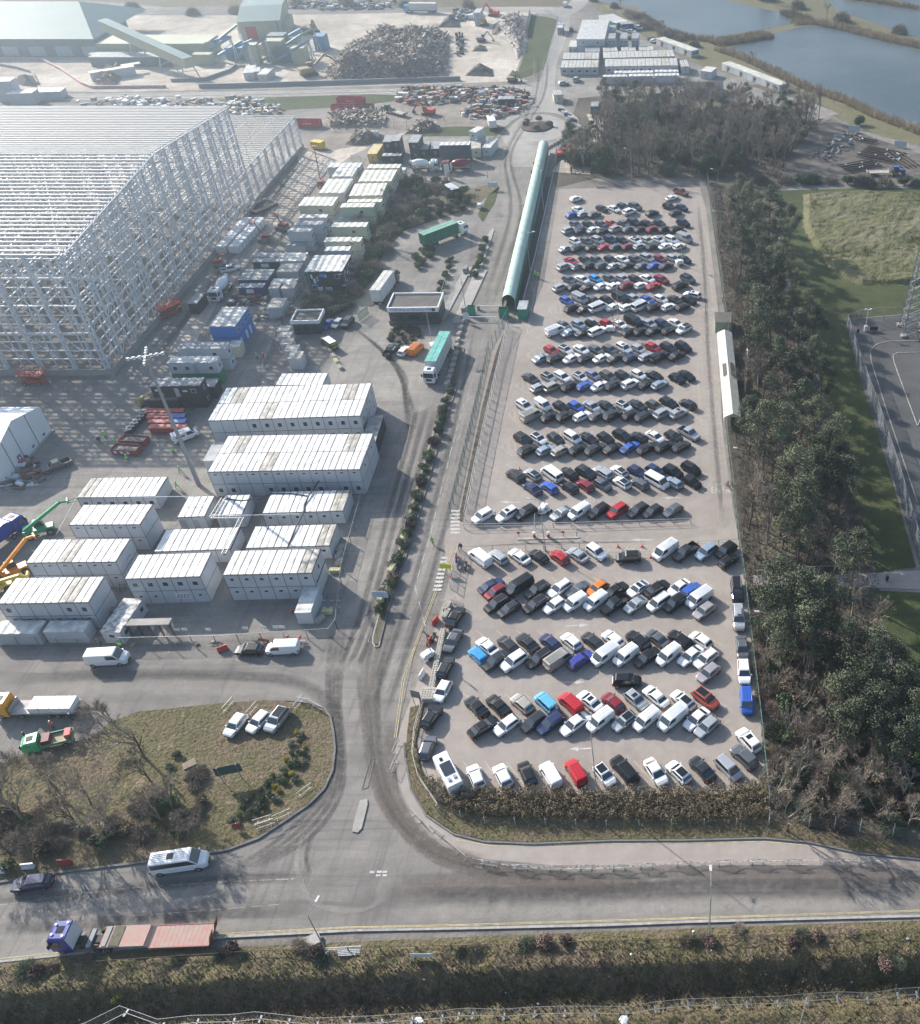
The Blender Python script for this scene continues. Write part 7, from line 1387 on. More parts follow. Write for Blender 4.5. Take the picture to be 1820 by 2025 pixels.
# scrub between haul road and lorry park
SCR=[(705,455),(735,400),(770,358),(830,352),(905,372),(930,395),(925,415),(880,430),(800,455),(760,500),(735,560),(690,600),(672,590),(700,540),(718,500)]
sheet('scrub_floor',SCR,.05,G_WOOD)
for i,(x,y) in enumerate(scatter(SCR,88,2.7,8)):
    s=(EVG[i%2],.75) if i%6 in (0,) else (TW[i%3],2.6) if i%6 in (1,2) else (SE[i%2],2.2) if i%6 in (3,4) else (BAR[i%4],.55); plant(s[0],(x,y),s[1]*rp.uniform(.85,1.2),'scrub bush, %s from the back of the thicket beside the lorry bay'%nth(i+1),'thicket beside the lorry bay')
SC2=[(600,632),(605,600),(640,585),(680,585),(700,605),(670,622),(630,632)]
sheet('scrub_floor',SC2,.055,G_WOOD)
for i,(x,y) in enumerate(scatter(SC2,26,1.9,9)): plant((TW[i%3],SE[i%2],TWG[0])[i%3],(x,y),rp.uniform(1.5,2.2),'scrub bush, %s from the back of the patch behind the shelter'%nth(i+1),'scrub behind the shelter')
# hedgerow between wood and storage yard
for i,(x,y) in enumerate(line_pts([(1500,362),(1560,362),(1640,364),(1740,366),(1860,366)],3.4,1.0,14)): plant((TWG[0],TW[0],SE[0],TWG[0])[i%4],(x,y),rp.uniform(2.2,3.0),'hedgerow bush, %s from the left along the top of the field'%nth(i+1),'hedgerow at the top of the field')
# grass island planting
ISH=[(585,1447),(597,1453),(592,1466),(601,1476),(575,1470),(590,1485),(577,1489),(600,1492),(565,1500),(584,1505),(590,1513),(572,1512),(560,1522),(577,1528),(563,1530),(540,1533),(552,1540),(528,1548),(542,1555),(552,1563),(530,1566),(513,1560),(500,1572),(520,1580),(510,1590),(487,1582),(533,1545),(478,1598),(497,1600),(545,1580),(472,1612),(489,1612),(460,1622),(470,1628),(507,1605),(560,1545),(583,1540),(600,1508),(522,1596),(537,1575)]
for i,(x,y) in enumerate(ISH): yel=i in (0,3,8,13,18,19,22); plant(SY[0] if yel else (SG+SE)[i%4],P(x,y,.5),.5 if yel else rp.uniform(.52,.72),('yellow-flowering round shrub' if yel else 'grey-green round shrub')+', %s in the planted band on the grass island'%nth(i+1),'round shrubs on the grass island',z=.17)
IT=[(286,1499,11,0),(300,1548,7,1),(182,1592,8,2),(160,1640,9,1),(110,1560,8,0),(60,1640,10,3),(20,1600,9,0),(120,1690,8,2),(230,1650,9,1),(330,1640,9,3),(350,1610,7,2),(20,1690,7,1),(365,1660,6,0)]
for i,(x,y,h,k) in enumerate(IT): plant(BIGB[0] if i==0 else (BIGB+BAR)[k%6],P(x,y),h/(11 if i==0 or k<2 else 9.5),['big spreading bare tree overhanging the left road','slim bare tree below the big spreading one','leaning bare tree in the centre of the island','bare tree just below the leaning one','bare tree left of centre on the island','bare tree at lower left of the island','bare tree at the left edge of the island','bare tree by the road above the dark blue car','bare tree right of the lower centre of the island','bare tree casting shadows towards the white minibus','small bare tree by the planted band','bare tree at the bottom left kerb','bare sapling above the white minibus'][i],'bare trees on the grass island',z=.15)
for i,(x,y) in enumerate(scatter([(280,1560),(400,1520),(410,1580),(390,1640),(330,1670),(250,1660),(0,1730),(-30,1620),(60,1600),(200,1640)],30,1.6,12)): plant((TW[0],TW[1],SB[0],TW[2],SE[0])[i%5],(x,y),rp.uniform(1.0,1.8),'bare scrub clump, %s from the back of the grass island'%nth(i+1),'scrub on the grass island',z=.15)
for i,(x,y) in enumerate(((352,1495),(338,1520),(402,1523),(375,1545))): plant(SG[i%2],P(x,y),.8,'greyish bush, %s from the top, below the picnic pallet'%nth(i+1),'grey bushes on the island',z=.17)
# hedge at the bottom of the near car park
def hedge(name,label,poly,n,lm,seed,h=(1.2,1.9),ls=.1,r=(.55,.95),per=230):
    pts=scatter(poly,n,.75,seed); rn=random.Random(seed); c=pts[0]; t=thing(name,label,'hedge',(c[0],c[1],.1)); b=MB(); st=MB()
    for x,y in pts:
        hh=rn.uniform(*h); rr=rn.uniform(*r); leaves(b,rn,(x-c[0],y-c[1],hh*.62),rr,per,ls,hh*.62/rr*.9,.62); st.tube((x-c[0],y-c[1],0),(x-c[0],y-c[1],hh*.7),.04,.02,k=3,cap=False)
    b.build('foliage',lm,t); st.build('stem',L_BARK,t); return t
hedge('hedge','dense brown-leaved hedge along the bottom of the near car park, left half',[(858,1540),(885,1568),(960,1572),(1170,1572),(1170,1624),(1000,1622),(905,1606),(866,1580),(850,1550)],120,L_BRN,21)
hedge('hedge','dense brown-leaved hedge along the bottom of the near car park, right half',[(1172,1572),(1400,1570),(1505,1560),(1520,1622),(1400,1626),(1172,1624)],125,L_BRN,22)
# bottom verge shrubs and grass
for i,(x,y) in enumerate([D2(620,740),D2(700,760),D2(560,760),D2(150,800),D2(870,730),D2(60,820),D3(130,720),D3(180,740),D3(60,740),D3(1290,670),D3(1020,700),D3(900,700),D3(400,640),D3(1540,920),D3(1650,910),D3(1080,900),D0(300,980),D0(220,950),D0(420,950),D0(700,870),D0(1400,880),D1(620,800),D1(700,830),D1(740,870),D1(560,770),D1(30,800),D1(130,850),D2(1800,740),D3(820,780),D0(1720,850)]):
    s=(TW[i%3],SR[0],TWG[0])[i%3]; plant(s,P(x,y),rp.uniform(.8,1.3),'twiggy bramble clump, %s on the verge below the near road'%nth(i+1),'bramble clumps on the bottom verge',z=.2)
plant(SYG[0],P(*D0(895,1130),.3),1.0,'solitary bright yellow-green bush in the ditch',None,z=-.9)
def inpoly(poly):
    w3=[(P(x,y).x,P(x,y).y) for x,y in poly]; x0,x1=min(a[0] for a in w3),max(a[0] for a in w3); y0,y1=min(a[1] for a in w3),max(a[1] for a in w3)
    def f(rn):
        while 1:
            x=rn.uniform(x0,x1); y=rn.uniform(y0,y1)
            if ptin(w3,x,y): return x,y
    return f
G_BL=leaf_mat('grass_blade',(.09,.07,.04),(.24,.20,.11),.5)
def vz(x,y): s=yb(x)-y; return hb(x,y,1-s/22)
blades('grass','rough verge grass along the bottom of the view',lambda rn:(lambda x:(x,yb(x)-rn.uniform(.6,14)))(rn.uniform(-90,45)),60000,G_BL,(.12,.4),.05,31,zf=vz)
blades('grass','grass on the roadside island',inpoly(ISL),16000,G_BL,(.1,.25),.05,32,zf=lambda x,y:.16)
blades('grass','rough grass on the verge round the near car park',inpoly(VER),9000,G_BL,(.1,.3),.05,33,zf=lambda x,y:.17)
L_LIT=leaf_mat('dead_bracken',(.06,.05,.035),(.20,.165,.12),.5)
blades('undergrowth','dead bramble scrub on the shaded ditch bank along the bottom',lambda rn:(lambda x:(x,yb(x)-rn.gauss(6.2,1.5)))(rn.uniform(-90,45)),16000,L_LIT,(.25,.75),.09,37,zf=vz)
blades('undergrowth','dead bracken and litter under the pines',inpoly([(1410,370),(1500,380),(1560,600),(1660,900),(1740,1130),(1740,1330),(1900,1450),(1900,1640),(1530,1630),(1470,1060),(1440,640)]),30000,L_LIT,(.2,.7),.09,34)
blades('undergrowth','dead bracken under the wood beyond the far car park',inpoly(TOPP),9000,L_LIT,(.3,.9),.15,35)
for o in PROT:
    for c in list(o.children): bpy.data.objects.remove(c)
    bpy.data.objects.remove(o)
for o in list(bpy.data.objects):
    if o.name.startswith('rough_field'): bpy.data.objects.remove(o)
fo=heap('rough_field','',[(1590,385),(1700,382),(1900,380),(2200,380),(2200,562),(1820,563),(1706,566),(1660,548),(1620,505),(1590,450)],1.0,G_FIELD,17,170); 
for k_ in ('label','category','group'):
    if k_ in fo.keys(): del fo[k_]
fo['kind']='structure'
blades('grass','tussocky grass of the rough field',inpoly([(1600,390),(1900,385),(1900,560),(1706,562),(1625,500)]),26000,leaf_mat('field_blade',(.08,.10,.03),(.26,.25,.12),.4),(.2,.55),.09,36,zf=lambda x,y:.6)
p=P(1568,508); b=MB(); b.grid([[(p.x+8*rr*math.cos(a*PI/12)*(1+.15*math.sin(3*a)),p.y+7*rr*math.sin(a*PI/12),zz) for a in range(24)] for rr,zz in ((1,.08),(.8,.5),(.3,.75))]); 
# ================================================================ STREET FURNITURE, FENCES
POLE=mat('lamp_post_grey',(.38,.39,.39),.5,.4); LANT=mat('lamp_housing',(.6,.6,.6),.4)
def lamp(label,base,top,arm=None,h=None,double=False):
    B_=P(*base); h=h or hgt(base,top); t=thing('street_lamp',label,'street lamp',(B_.x,B_.y,.05),arm if arm is not None else 0,'street lamps')
    b=MB(); b.tube((0,0,0),(0,0,1.4),.13,k=8); b.tube((0,0,1.4),(0,0,h),.085,.05,k=6); b.build('pole',POLE,t)
    for s in ((1,-1) if double else (1,)):
        b=MB(); b.tube((0,0,h),(s*1.6,0,h+.35),.045,k=5); b.build('arm',POLE,t)
        b=MB(); b.grid([[(s*1.5,-.13,h+.27),(s*1.5,.13,h+.27),(s*1.5,.13,h+.42),(s*1.5,-.13,h+.42)],[(s*2.2,-.17,h+.36),(s*2.2,.17,h+.36),(s*2.2,.12,h+.52),(s*2.2,-.12,h+.52)]]); recalc(b.build('lantern',LANT,t))
for a in (('street lamp on the bottom verge, right of centre',(1403,1854),(1407,1752),R(90)),('street lamp standing in the hedge below the near car park',(1181,1572),(1169,1448),R(95)),('street lamp in the scrub right of the near car park',(1514,1307),(1512,1214),R(178)),
    ('street lamp by the nearest tented canopy',(1475,776),(1476,705),R(88)),('street lamp in the wood beside the lower far car park',(1470,983),(1472,890),R(178)),('street lamp at the handrail between the two car parks',(1079.5,1091),(1064,990),R(180)),
    ('street lamp among cars in the sixth row',(1224,654),(1220,573),R(90)),('street lamp beside the lower green walkway',(1050,543),(1039,462),R(5)),('street lamp beside the upper green walkway',(1076,416),(1067,345),R(90)),
    ('street lamp at the top right corner of the far car park',(1419,411),(1419,337),R(178)),('street lamp among trees at the far end of the wood',(1424,468),(1423,420),R(178)),('street lamp on the bottom verge left of centre',(652,1895),(600,1812),R(70)),('street lamp in front of the far wood',(1250,362),(1247,297),R(165)),
    ('street lamp by the kerb below the white end-on cabin',X4(1620,930),X4(1560,500),R(180))): lamp(*a[:3],a[3])
lamp('double-armed street lamp between the weighbridge lanes',(921,608),(903,548),R(5),double=True)
# floodlight mast
t=thing('floodlight_mast','tall floodlight mast rising among the white cabins','mast',(*P(394,960).to_tuple()[:2],.05),R(20)); hm=hgt((394,960),(286,705)); b=MB(); b.tube((0,0,0),(0,0,hm),.42,.18,k=10); b.build('mast',mat('mast_grey',(.24,.25,.26),.6,.2),t)
for az in (0,PI/2):
    b=MB(); u=Vector((math.cos(az),math.sin(az),0)); b.bar(u*-2.9+Vector((0,0,hm)),u*2.9+Vector((0,0,hm)),.18,.18); b.build('crossarm',POLE,t)
    for k in range(-3,4):
        if k: b=MB(); q=u*k*.9+Vector((0,0,hm-.25)); b.cbox(q,.45,.35,.5,az); b.build('floodlight',LANT,t)
# mobile light towers
for i,(bp,tp,lab) in enumerate(((Z1(1215,1300),Z1(1212,1155),'mobile light tower in the seventh row of the far car park'),(zoomed(2420,700,.26374)(780,1235),zoomed(2420,700,.26374)(790,945),'mobile light tower at the right end of the fourth row'),((848,1303),(838,1257),'mobile light tower beside the block wall'),(Zm(1760,1300)(690,1370),Zm(1760,1300)(655,1210),'mobile light tower between the motorbikes and the twelfth row'),(X4(1530,1290),X4(1495,1080),'mobile light tower on the grass above the lorry bay'),(CC(1800,950) if 0 else (858,690),(850,622),'mobile light tower in front of the gatehouse'))):
    q=P(*bp); h=min(9,max(5,hgt(bp,tp))); t=thing('light_tower',lab,'light tower',(q.x,q.y,.06),.4*i,'mobile light towers'); b=MB(); b.box(-1.0,1.0,-.55,.55,.45,1.3); b.box(-.8,.5,-.5,.5,1.3,1.5); b.build('generator_body',WHT,t); b=MB(); b.box(-.3,.9,-.5,.5,.3,.45); b.build('trailer_frame',CHA,t)
    b=MB(); b.bar((.6,0,1.3),(.6,0,h),.14,.14); b.build('mast',GAL,t); b=MB(); b.bar((.6,-.7,h),(.6,.7,h),.08,.08); b.build('crossbar',BLKP,t)
    for s in (-.6,-.25,.25,.6): b=MB(); b.cbox((.6,s,h-.3),.22,.28,.3); b.build('floodlight',BLKP,t)
    for s in (-1,1): wh(t,0,s*.62,.3,.18,s)
# lattice pylon
p=P(1805,655); t=thing('lattice_pylon','lattice steel pylon at the right edge by the test track','pylon',(p.x,p.y,.05)); w0=2.6; hp=32
for sx in (-1,1):
    for sy in (-1,1): b=MB(); b.bar((sx*w0,sy*w0,0),(sx*.5,sy*.5,hp),.22,.22); b.build('leg',GAL,t); b=MB(); b.box(sx*w0-.6,sx*w0+.6,sy*w0-.6,sy*w0+.6,0,.5); b.build('footing',G_CONC,t)
for f_ in range(4):
    b=MB(); a0=[(1,1),(1,-1),(-1,-1),(-1,1)][f_]; a1=[(1,1),(1,-1),(-1,-1),(-1,1)][(f_+1)%4]; n_=14
    for k in range(n_):
        g=lambda u,c:(c[0]*(w0+(.5-w0)*u),c[1]*(w0+(.5-w0)*u),hp*u); u0=k/n_; u1=(k+1)/n_; b.bar(g(u0,a0),g(u1,a1),.1,.1); b.bar(g(u0,a1),g(u1,a0),.1,.1); b.bar(g(u1,a0),g(u1,a1),.09,.09)
    b.build('bracing',GAL,t)
# fences
def mesh_mat(name,col,al): return mat(name,col,.6,.3,alpha=al)
MESH=mesh_mat('chain_link',(.30,.32,.31),.16); MESHG=mesh_mat('green_weldmesh',(.10,.17,.14),.2); MESHS=mesh_mat('silver_weldmesh',(.42,.45,.48),.30); FP=mat('concrete_fence_post',(.42,.42,.39),.8); FG=mat('green_fence_post',(.16,.24,.2),.6)
def fence(name,label,pts,h,sp=3,pm=None,mm=None,arm=0,toprail=None,z=.03,pz=0.0,cat='fence',pw=.1,rails=0,group=None,armdir=1,bottom=False,feet=False):
    rw=.03 if name.startswith(('compound','heras')) else .06; q=[P(x,y,pz) for x,y in pts]; o=Vector((q[0].x,q[0].y,z)); t=thing(name,label,cat,o,0,group); pm=pm or FP; seg=[(Vector((a.x,a.y,0))-Vector((o.x,o.y,0)),Vector((c.x,c.y,0))-Vector((o.x,o.y,0))) for a,c in zip(q,q[1:])]; tot=sum((c-a).length for a,c in seg); sp=max(sp,tot/95); pb=None; n_=0
    mb=MB(); rl=MB()
    for si,(a,c) in enumerate(seg):
        L_=(c-a).length; u=(c-a)/L_; k_=max(1,round(L_/sp)); nrm=Vector((-u.y,u.x,0))*armdir
        for k in range(k_+(1 if si==len(seg)-1 else 0)):
            p=a+u*L_*k/k_; b=MB(); b.bar((0,0,0),(0,0,h),pw,pw)
            if arm: b.bar((0,0,h),nrm*arm+Vector((0,0,h+arm*.9)),pw*.8,pw*.8)
            if feet: b.bar(nrm*.4+Vector((0,0,.06)),nrm*-.4+Vector((0,0,.06)),.22,.12)
            b.build('post',pm,t,loc=p)
        if mm: mb.face([a+Vector((0,0,.05)),c+Vector((0,0,.05)),c+Vector((0,0,h-.03)),a+Vector((0,0,h-.03))])
        for r_ in range(rails): zz=h*(r_+1)/rails-.03; rl.bar(a+Vector((0,0,zz)),c+Vector((0,0,zz)),rw,rw)
        if bottom: rl.bar(a+Vector((0,0,.12)),c+Vector((0,0,.12)),.05,.05)
    if mm: mb.build('mesh',mm,t)
    if rl.v: rl.build('rail',toprail or pm,t)
    return t
fence('boundary_fence','tall mesh fence with cranked concrete posts along the right of both car parks',[(1399,358),(1408,430),(1420,520),(1428,564),(1433,610),(1440,657),(1440,760),(1434,834),(1441,895),(1449.6,963),(1460,1067),(1471,1143),(1482,1240),(1494,1345),(1503,1420),(1514,1530),(1521,1600)],2.6,2.7,FG,MESHG,.35,armdir=-1,rails=1)
fence('boundary_fence','fence with concrete posts along the foot of the scrub, right of the hedge',[(1521,1628),(1600,1636),(1700,1645),(1830,1665)],2.4,4.2,FP,MESH,.3)
fence('boundary_fence','low-lying fence hidden by the hedge foot',[(866,1606),(960,1630),(1200,1636),(1521,1632)],1.6,4,FP,MESH)
fence('roadside_fence','left of the two tall fences between the access road and far car park',[(1003,640),(968,700),(943,812),(912,940),(893,1018)],2.9,2.9,FG,MESH,.35,armdir=1,rails=1)
fence('roadside_fence','right of the two fences between the access road and far car park',[(1006,650),(993,705),(969,808),(942,930),(921,1030)],2.2,2.9,mat('pale_metal_rail',(.55,.56,.56),.4,.5),MESH,0,rails=2)
sheet('gravel_strip',[(1000,650),(988,700),(962,812),(934,940),(916,1032),(906,1032),(926,935),(953,808),(982,696)],.075,G_WOOD)
HR=mat('handrail_grey',(.42,.41,.38),.5,.3)
fence('handrail','long handrail above the gate lane',[(919,1046),(1130,1043),(1366,1035)],1.15,3,HR,None,rails=2,cat='handrail',group='handrails')
fence('handrail','long handrail below the gate lane',[(909,1092),(1040,1087),(1182,1083)],1.15,3,HR,None,rails=2,cat='handrail',group='handrails'); fence('handrail','short handrail left of the white van in the gate lane',[(1182,1083),(1205,1102),(1296,1100)],1.1,3,HR,None,rails=2,cat='handrail',group='handrails'); fence('handrail','handrail at the right end of the gate lane',[(1380,1080),(1463,1076)],1.15,3,HR,None,rails=2,cat='handrail',group='handrails')
fence('pavement_fence','fence beside the parked motorbikes',[(909,1092),(898,1130),(892,1165)],1.8,2.5,HR,MESH,rails=2)
fence('test_track_fence','tall silver mesh fence along the left of the test track',[(1674,648),(1700,730),(1736,830),(1775,950),(1800,1040),(1828,1135)],3.6,2.9,GAL,MESHS,rails=1); fence('test_track_fence','tall mesh fence along the top of the test track',[(1674,648),(1705,637),(1790,632),(1900,628)],3.4,2.9,GAL,MESH,rails=1)
fence('verge_fence','kerbside guard fence round the left verge of the near car park',[(838,1394),(822,1450),(818,1500),(830,1545),(868,1600)],1.3,2.4,HR,MESH,rails=2,z=.17)
fence('compound_fence','mesh fence with notices along the bottom of the compound',[(0,1278),(200,1281),(430,1276),(655,1262),(668,1245)],2.2,3.4,GAL,MESH,rails=1); fence('compound_fence','mesh fence along the right edge of the white cabins',[(668,1245),(680,1130),(716,1000),(735,910)],2.0,3.4,GAL,MESH,rails=1)
fence('compound_fence','mesh fence round the enclosure by the turnstile cabins',[(520,745),(560,640),(552,620)],2.0,3.2,GAL,MESH,rails=1); fence('compound_fence','mesh hoarding behind the shelter',[(560,640),(590,590),(625,540)],2.0,3,GAL,MESHS,rails=1)
fence('compound_fence','mesh fence below the parked mixers',[X4(30,740),X4(700,880),X4(1450,860)],2.2,3.6,GAL,MESH,rails=1); fence('compound_fence','fence along the upper haul track',[S0(560,1030),S0(1200,1010),S0(1700,960)],2,4,GAL,MESH); fence('compound_fence','mesh fence round the grass wedge',[V0(500,615),V0(690,545),V0(760,330),V0(800,150),V0(700,95)],2.2,4,GAL,MESH,rails=1)
fence('wedge_wall','low concrete panel wall on the left of the grass wedge',[V0(545,290),V0(585,105)],2.4,3,FP,mat('panel_concrete',(.4,.4,.38),.85),cat='wall'); fence('compound_fence','mesh fence along the cleared ground below the roundabout',[V0(1080,950),V0(970,970),V0(850,1080),V0(790,1180),V0(785,1330)],2,3,GAL,MESH,rails=1)
fence('lake_fence','fence between the lakeside yard and the upper lake',[V0(1120,70),V0(1300,120),V0(1450,200),V0(1600,262)],1.8,4,GAL,MESH); fence('lane_fence','railing with lamps between the lorry bay and exit lane',[(884,562),(868,610),(862,640)],2,3,GAL,MESH,rails=1)
fence('field_fence','post and wire fence beside the service path',[(1498,1138),(1620,1130),(1700,1128)],1.2,3,FP,None,rails=1); fence('wire_fence','half-buried post and wire fence along the verge',[D0(0,960),D1(200,830),D1(1200,800),D2(250,780),D2(1500,740),D3(700,715),D3(1500,690),D3(1820,680)],1.0,4,L_BARK,None,rails=1,z=.1)
GFP=[D0(480,1400),D0(655,1350),D0(925,1215),D0(1220,1320),D0(1490,1290),D1(0,1285),D1(210,1262),D1(660,1312),D1(1170,1292),D1(1650,1256),D2(0,1240),D2(110,1235),D2(360,1242),D2(600,1225),D2(840,1218),D2(1080,1218),D2(1330,1222),D2(1560,1185),D2(1820,1160),D3(230,1155),D3(720,1140),D3(950,1120),D3(1190,1105),D3(1430,1115),D3(1670,1080),D3(1820,1070)]
fence('heras_fence','temporary mesh panel fence zigzagging along the bottom edge',GFP,2.0,3.4,GAL,MESH,rails=1,pz=2.0,z=-.3,bottom=True,feet=True,pw=.06)
for i,(a,c) in enumerate(((D2(110,1235),D2(20,1400)),(D2(1080,1218),D2(1150,1400)),(D2(1330,1222),D2(1230,1400)),(D2(800,1225),D2(785,1400)),(D3(720,1140),D3(880,1380)),(D3(950,1120),D3(870,1380)),(D1(1650,1256),D1(1700,1400)))):
    A_=P(*a,2.0); C_=P(*c,2.0); b=MB(); b.tube((A_.x,A_.y,1.6),(C_.x,C_.y,-.2),.04,k=5); tag(b.build('fence_brace',GAL),'%s sloping brace from the left of the bottom temporary fence'%nth(i+1),'brace','braces of the bottom fence')
# full height turnstiles
p=P(*R9(1030,1010)); t=thing('turnstile_row','row of full-height barred turnstiles under a pale canopy','turnstile',(p.x,p.y,.05),R(2)); t.scale=(.72,1,1); b=MB(); b.box(0,9.2,-.1,1.3,2.4,2.6); b.build('canopy',G_CONC,t)
for k in range(5):
    b=MB(); x=k*2.25
    for j in range(5): b.bar((x+j*.12,0,0),(x+j*.12,0,2.4),.05,.05)
    for j in range(7): b.bar((x,0,.3+j*.3),(x,1.2,.3+j*.3),.05,.05)
    b.build('bar_cage',DFR,t)
# small structures at the vehicle gates
t=thing('green_gate_leaf','teal green palisade gate leaf by the off-roader','gate',(*P(*CC(1000,800)).to_tuple()[:2],.05),R(68)); b=MB(); 
for k in range(14): b.bar((k*.28,0,.1),(k*.28,0,2.4),.09,.05)
b.build('pale',TGD,t); b=MB(); b.bar((0,0,.5),(3.8,0,.5),.08,.08); b.bar((0,0,2),(3.8,0,2),.08,.08); b.build('rail',TGD,t)
NG=Zm(1500,900,.57915)
for i,(x,y,w_,d_,lab) in enumerate(((560,548,1.7,1.3,'teal green barrier kiosk on the central island at the gate'),(775,560,2.2,1.4,'teal green pedestrian gate cage at the mouth of the walkway'))):
    p=P(*NG(x,y)); t=thing('gate_kiosk',lab,'kiosk',(p.x,p.y,.1),R(4),'gate kiosks'); 
    for q in ((-w_/2,w_/2,-d_/2,-d_/2+.05),(-w_/2,w_/2,d_/2-.05,d_/2),(-w_/2,-w_/2+.05,-d_/2,d_/2),(w_/2-.05,w_/2,-d_/2,d_/2)): b=MB(); b.box(*q,0,2.3); b.build('side_panel',TGD,t)
    b=MB(); b.box(-w_*.3,w_*.3,-.5,.5,0,1.7); b.build('cabinet',GRY if not i else YLW,t)
for i,(a,c,lab) in enumerate(((NG(530,561),NG(720,561),'pale barrier arm across the incoming lane at the gate'),(NG(600,489),NG(745,486),'barrier arm across the lane above the gate'))):
    A_=P(*a,1); C_=P(*c,1); t=thing('gate_barrier',lab,'barrier',(A_.x,A_.y,.05),math.atan2((C_-A_).y,(C_-A_).x),'gate barriers'); b=MB(); b.box(-.3,.3,-.3,.3,0,1.1); b.build('cabinet',GRY,t); b=MB(); b.box(.2,(C_-A_).length,-.06,.06,.95,1.1); b.build('arm',WHT,t)
t=thing('weighbridge_island','pale concrete island with posts between the exit lanes','island',(*P(*NG(450,400)).to_tuple()[:2],.05),R(86)); b=MB(); b.box(-14,14,-.9,.9,0,.22); b.build('slab',G_CONC,t); b=MB(); b.box(10,12,-.5,.5,.22,1.6); b.build('cabinet',GRY,t)
t=thing('weighbridge_island','concrete island nearer the access road between the exit lanes','island',(*P(*NG(572,400)).to_tuple()[:2],.05),R(87)); b=MB(); b.box(-12,12,-.8,.8,0,.22); b.build('slab',G_CONC,t); b=MB(); b.box(-11,-9.5,-.5,.5,.22,1.6); b.build('cabinet',GRY,t)
# car park barriers and cones
for i,(x,y,up) in enumerate(((618,238,R(62)),(727,236,R(66)))):
    p=P(*Z3(x,y)); t=thing('car_park_barrier',('left' if i==0 else 'right')+' red and white barrier post with raised arm','barrier',(p.x,p.y,.06),R(80 if i==0 else 250),'car park barriers'); b=MB(); b.tube((0,0,0),(0,0,.85),.27,k=10); b.build('base',mat('barrier_red',(.55,.02,.02),.5),t); b=MB(); b.tube((0,0,.85),(0,0,1.25),.29,k=10); b.build('cap',WHT,t); b=MB(); b.bar((0,0,1.0),(3.2*math.cos(up),0,1.0+3.6*math.sin(up)),.12,.1); b.build('arm',WHT,t)
for i,(x,y,lab) in enumerate(((497,238,'red square sign post at the left end of the lane island'),(845,232,'red sign post at the right of the raised barriers'),(950,232,'black and white bollard at the right end of the lane island'))):
    p=P(*Z3(x,y)); t=thing('sign_post',lab,'sign',(p.x,p.y,.2),0,'small signs in the gate lane'); b=MB(); b.tube((0,0,0),(0,0,.9),.05,k=6); b.build('post',DFR if i==2 else RED,t); b=MB(); b.box(-.25,.25,-.03,.03,.75,1.2); b.build('plate',RED if i<2 else WHT,t)
kerb_run([Z3(485,252),Z3(970,238)],.04,.15,.5,G_CONC,'lane_island')
TAN=mat('cone_red',(.6,.07,.02),.6)
for i,(f,x,y,lab) in enumerate(((Z3,1270,312,'traffic cone, left one on the hatched bay'),(Z3,1457,310,'traffic cone, right one on the hatched bay'),(Z3,1527,395,'traffic cone beside the handrail end and white van'),(Zm(2420,2800,.26374),1270,880,'toppled-looking cone at the hedge beside the front row'),(Z2,503,1045,'red cone behind the dark SUV in the twelfth row'),(U1,372,680,'red cone by the yellow sign at the car park corner'))):
    p=P(*f(x,y)); t=thing('traffic_cone',lab,'cone',(p.x,p.y,.06),0,'traffic cones'); b=MB(); b.tube((0,0,.04),(0,0,.75),.2,.04,k=10); b.build('cone',TAN,t); b=MB(); b.tube((0,0,.35),(0,0,.5),.135,.105,k=10); b.build('sleeve',WHT,t); b=MB(); b.box(-.26,.26,-.26,.26,0,.05); b.build('base',TAN,t)
line([Z3(1200,350),Z3(1190,300),Z3(1560,300),Z3(1555,345)],.1,.08,CREAMLINE)
for i in range(12): line([Z3(1200+i*30,345),Z3(1232+i*30,303)],.14,.08,CREAMLINE)
# herringbone hatches and bay lines
for (x,y,sx,sy,f) in ((870,355,45,28,Z1),(842,482,45,26,Z1),(830,618,46,28,Z1),(812,758,50,28,Z1),(795,915,55,30,Z1),(800,1130,75,70,Z1),(640,145,90,60,Z2),(545,385,80,55,Z2),(480,610,70,60,Z2),(440,860,90,70,Z2)):
    for k in range(4): u=-1+2*k/3; line([f(x+u*sx*.8,y-sy*(1-abs(u)*.5)*.6),f(x+u*sx*.8+6,y+sy*(1-abs(u)*.5)*.6)],.13,.07,CREAMLINE)
    line([f(x-sx,y),f(x,y-sy),f(x+sx,y-sy*.3)],.12,.07,CREAMLINE); line([f(x-sx,y),f(x,y+sy),f(x+sx,y+sy*1.1)],.12,.07,CREAMLINE)
def bays(f,x0,x1,y,n,ang,L_=4.9):
    for i in range(n+1):
        p=P(*f(x0+(x1-x0)*i/n,y)); b=bl; d=Vector((math.cos(R(ang)),math.sin(R(ang)),0)); s=Vector((-d.y,d.x,0))*.05; p.z=.069; b.face([p-s,p+d*L_-s,p+d*L_+s,p+s])
        if ang<0 or 1: d2=Vector((math.cos(R(ang-90)),math.sin(R(ang-90)),0))
bl=MB()
for f,x0,x1,y,n_,a_ in ((Z3,180,1960,880,11,45),(Z3,250,1900,545,10,-45),(Z3,200,1960,1310,11,45),(Z3,160,1900,960,11,-43),(Z4,100,1960,480,12,45),(Z4,60,1960,120,12,-40),(Z4,60,1900,650,11,-52),(Z3,100,1180,345,7,-43),(Z2,560,1800,232,9,45),(Z2,520,1800,450,9,45),(Z2,470,1800,690,9,45),(Z2,450,1800,955,10,45),(Z2,400,1820,1000,10,-43),(Z1,800,1820,700,10,45),(Z1,780,1820,835,10,45),(Z1,760,1820,1000,10,45),(Z1,830,1820,185,6,-44),(Z1,900,1820,290,7,-44)): bays(f,x0,x1,y,n_,a_)
tag(bl.build('bay_marking',CREAMLINE),kind='structure')
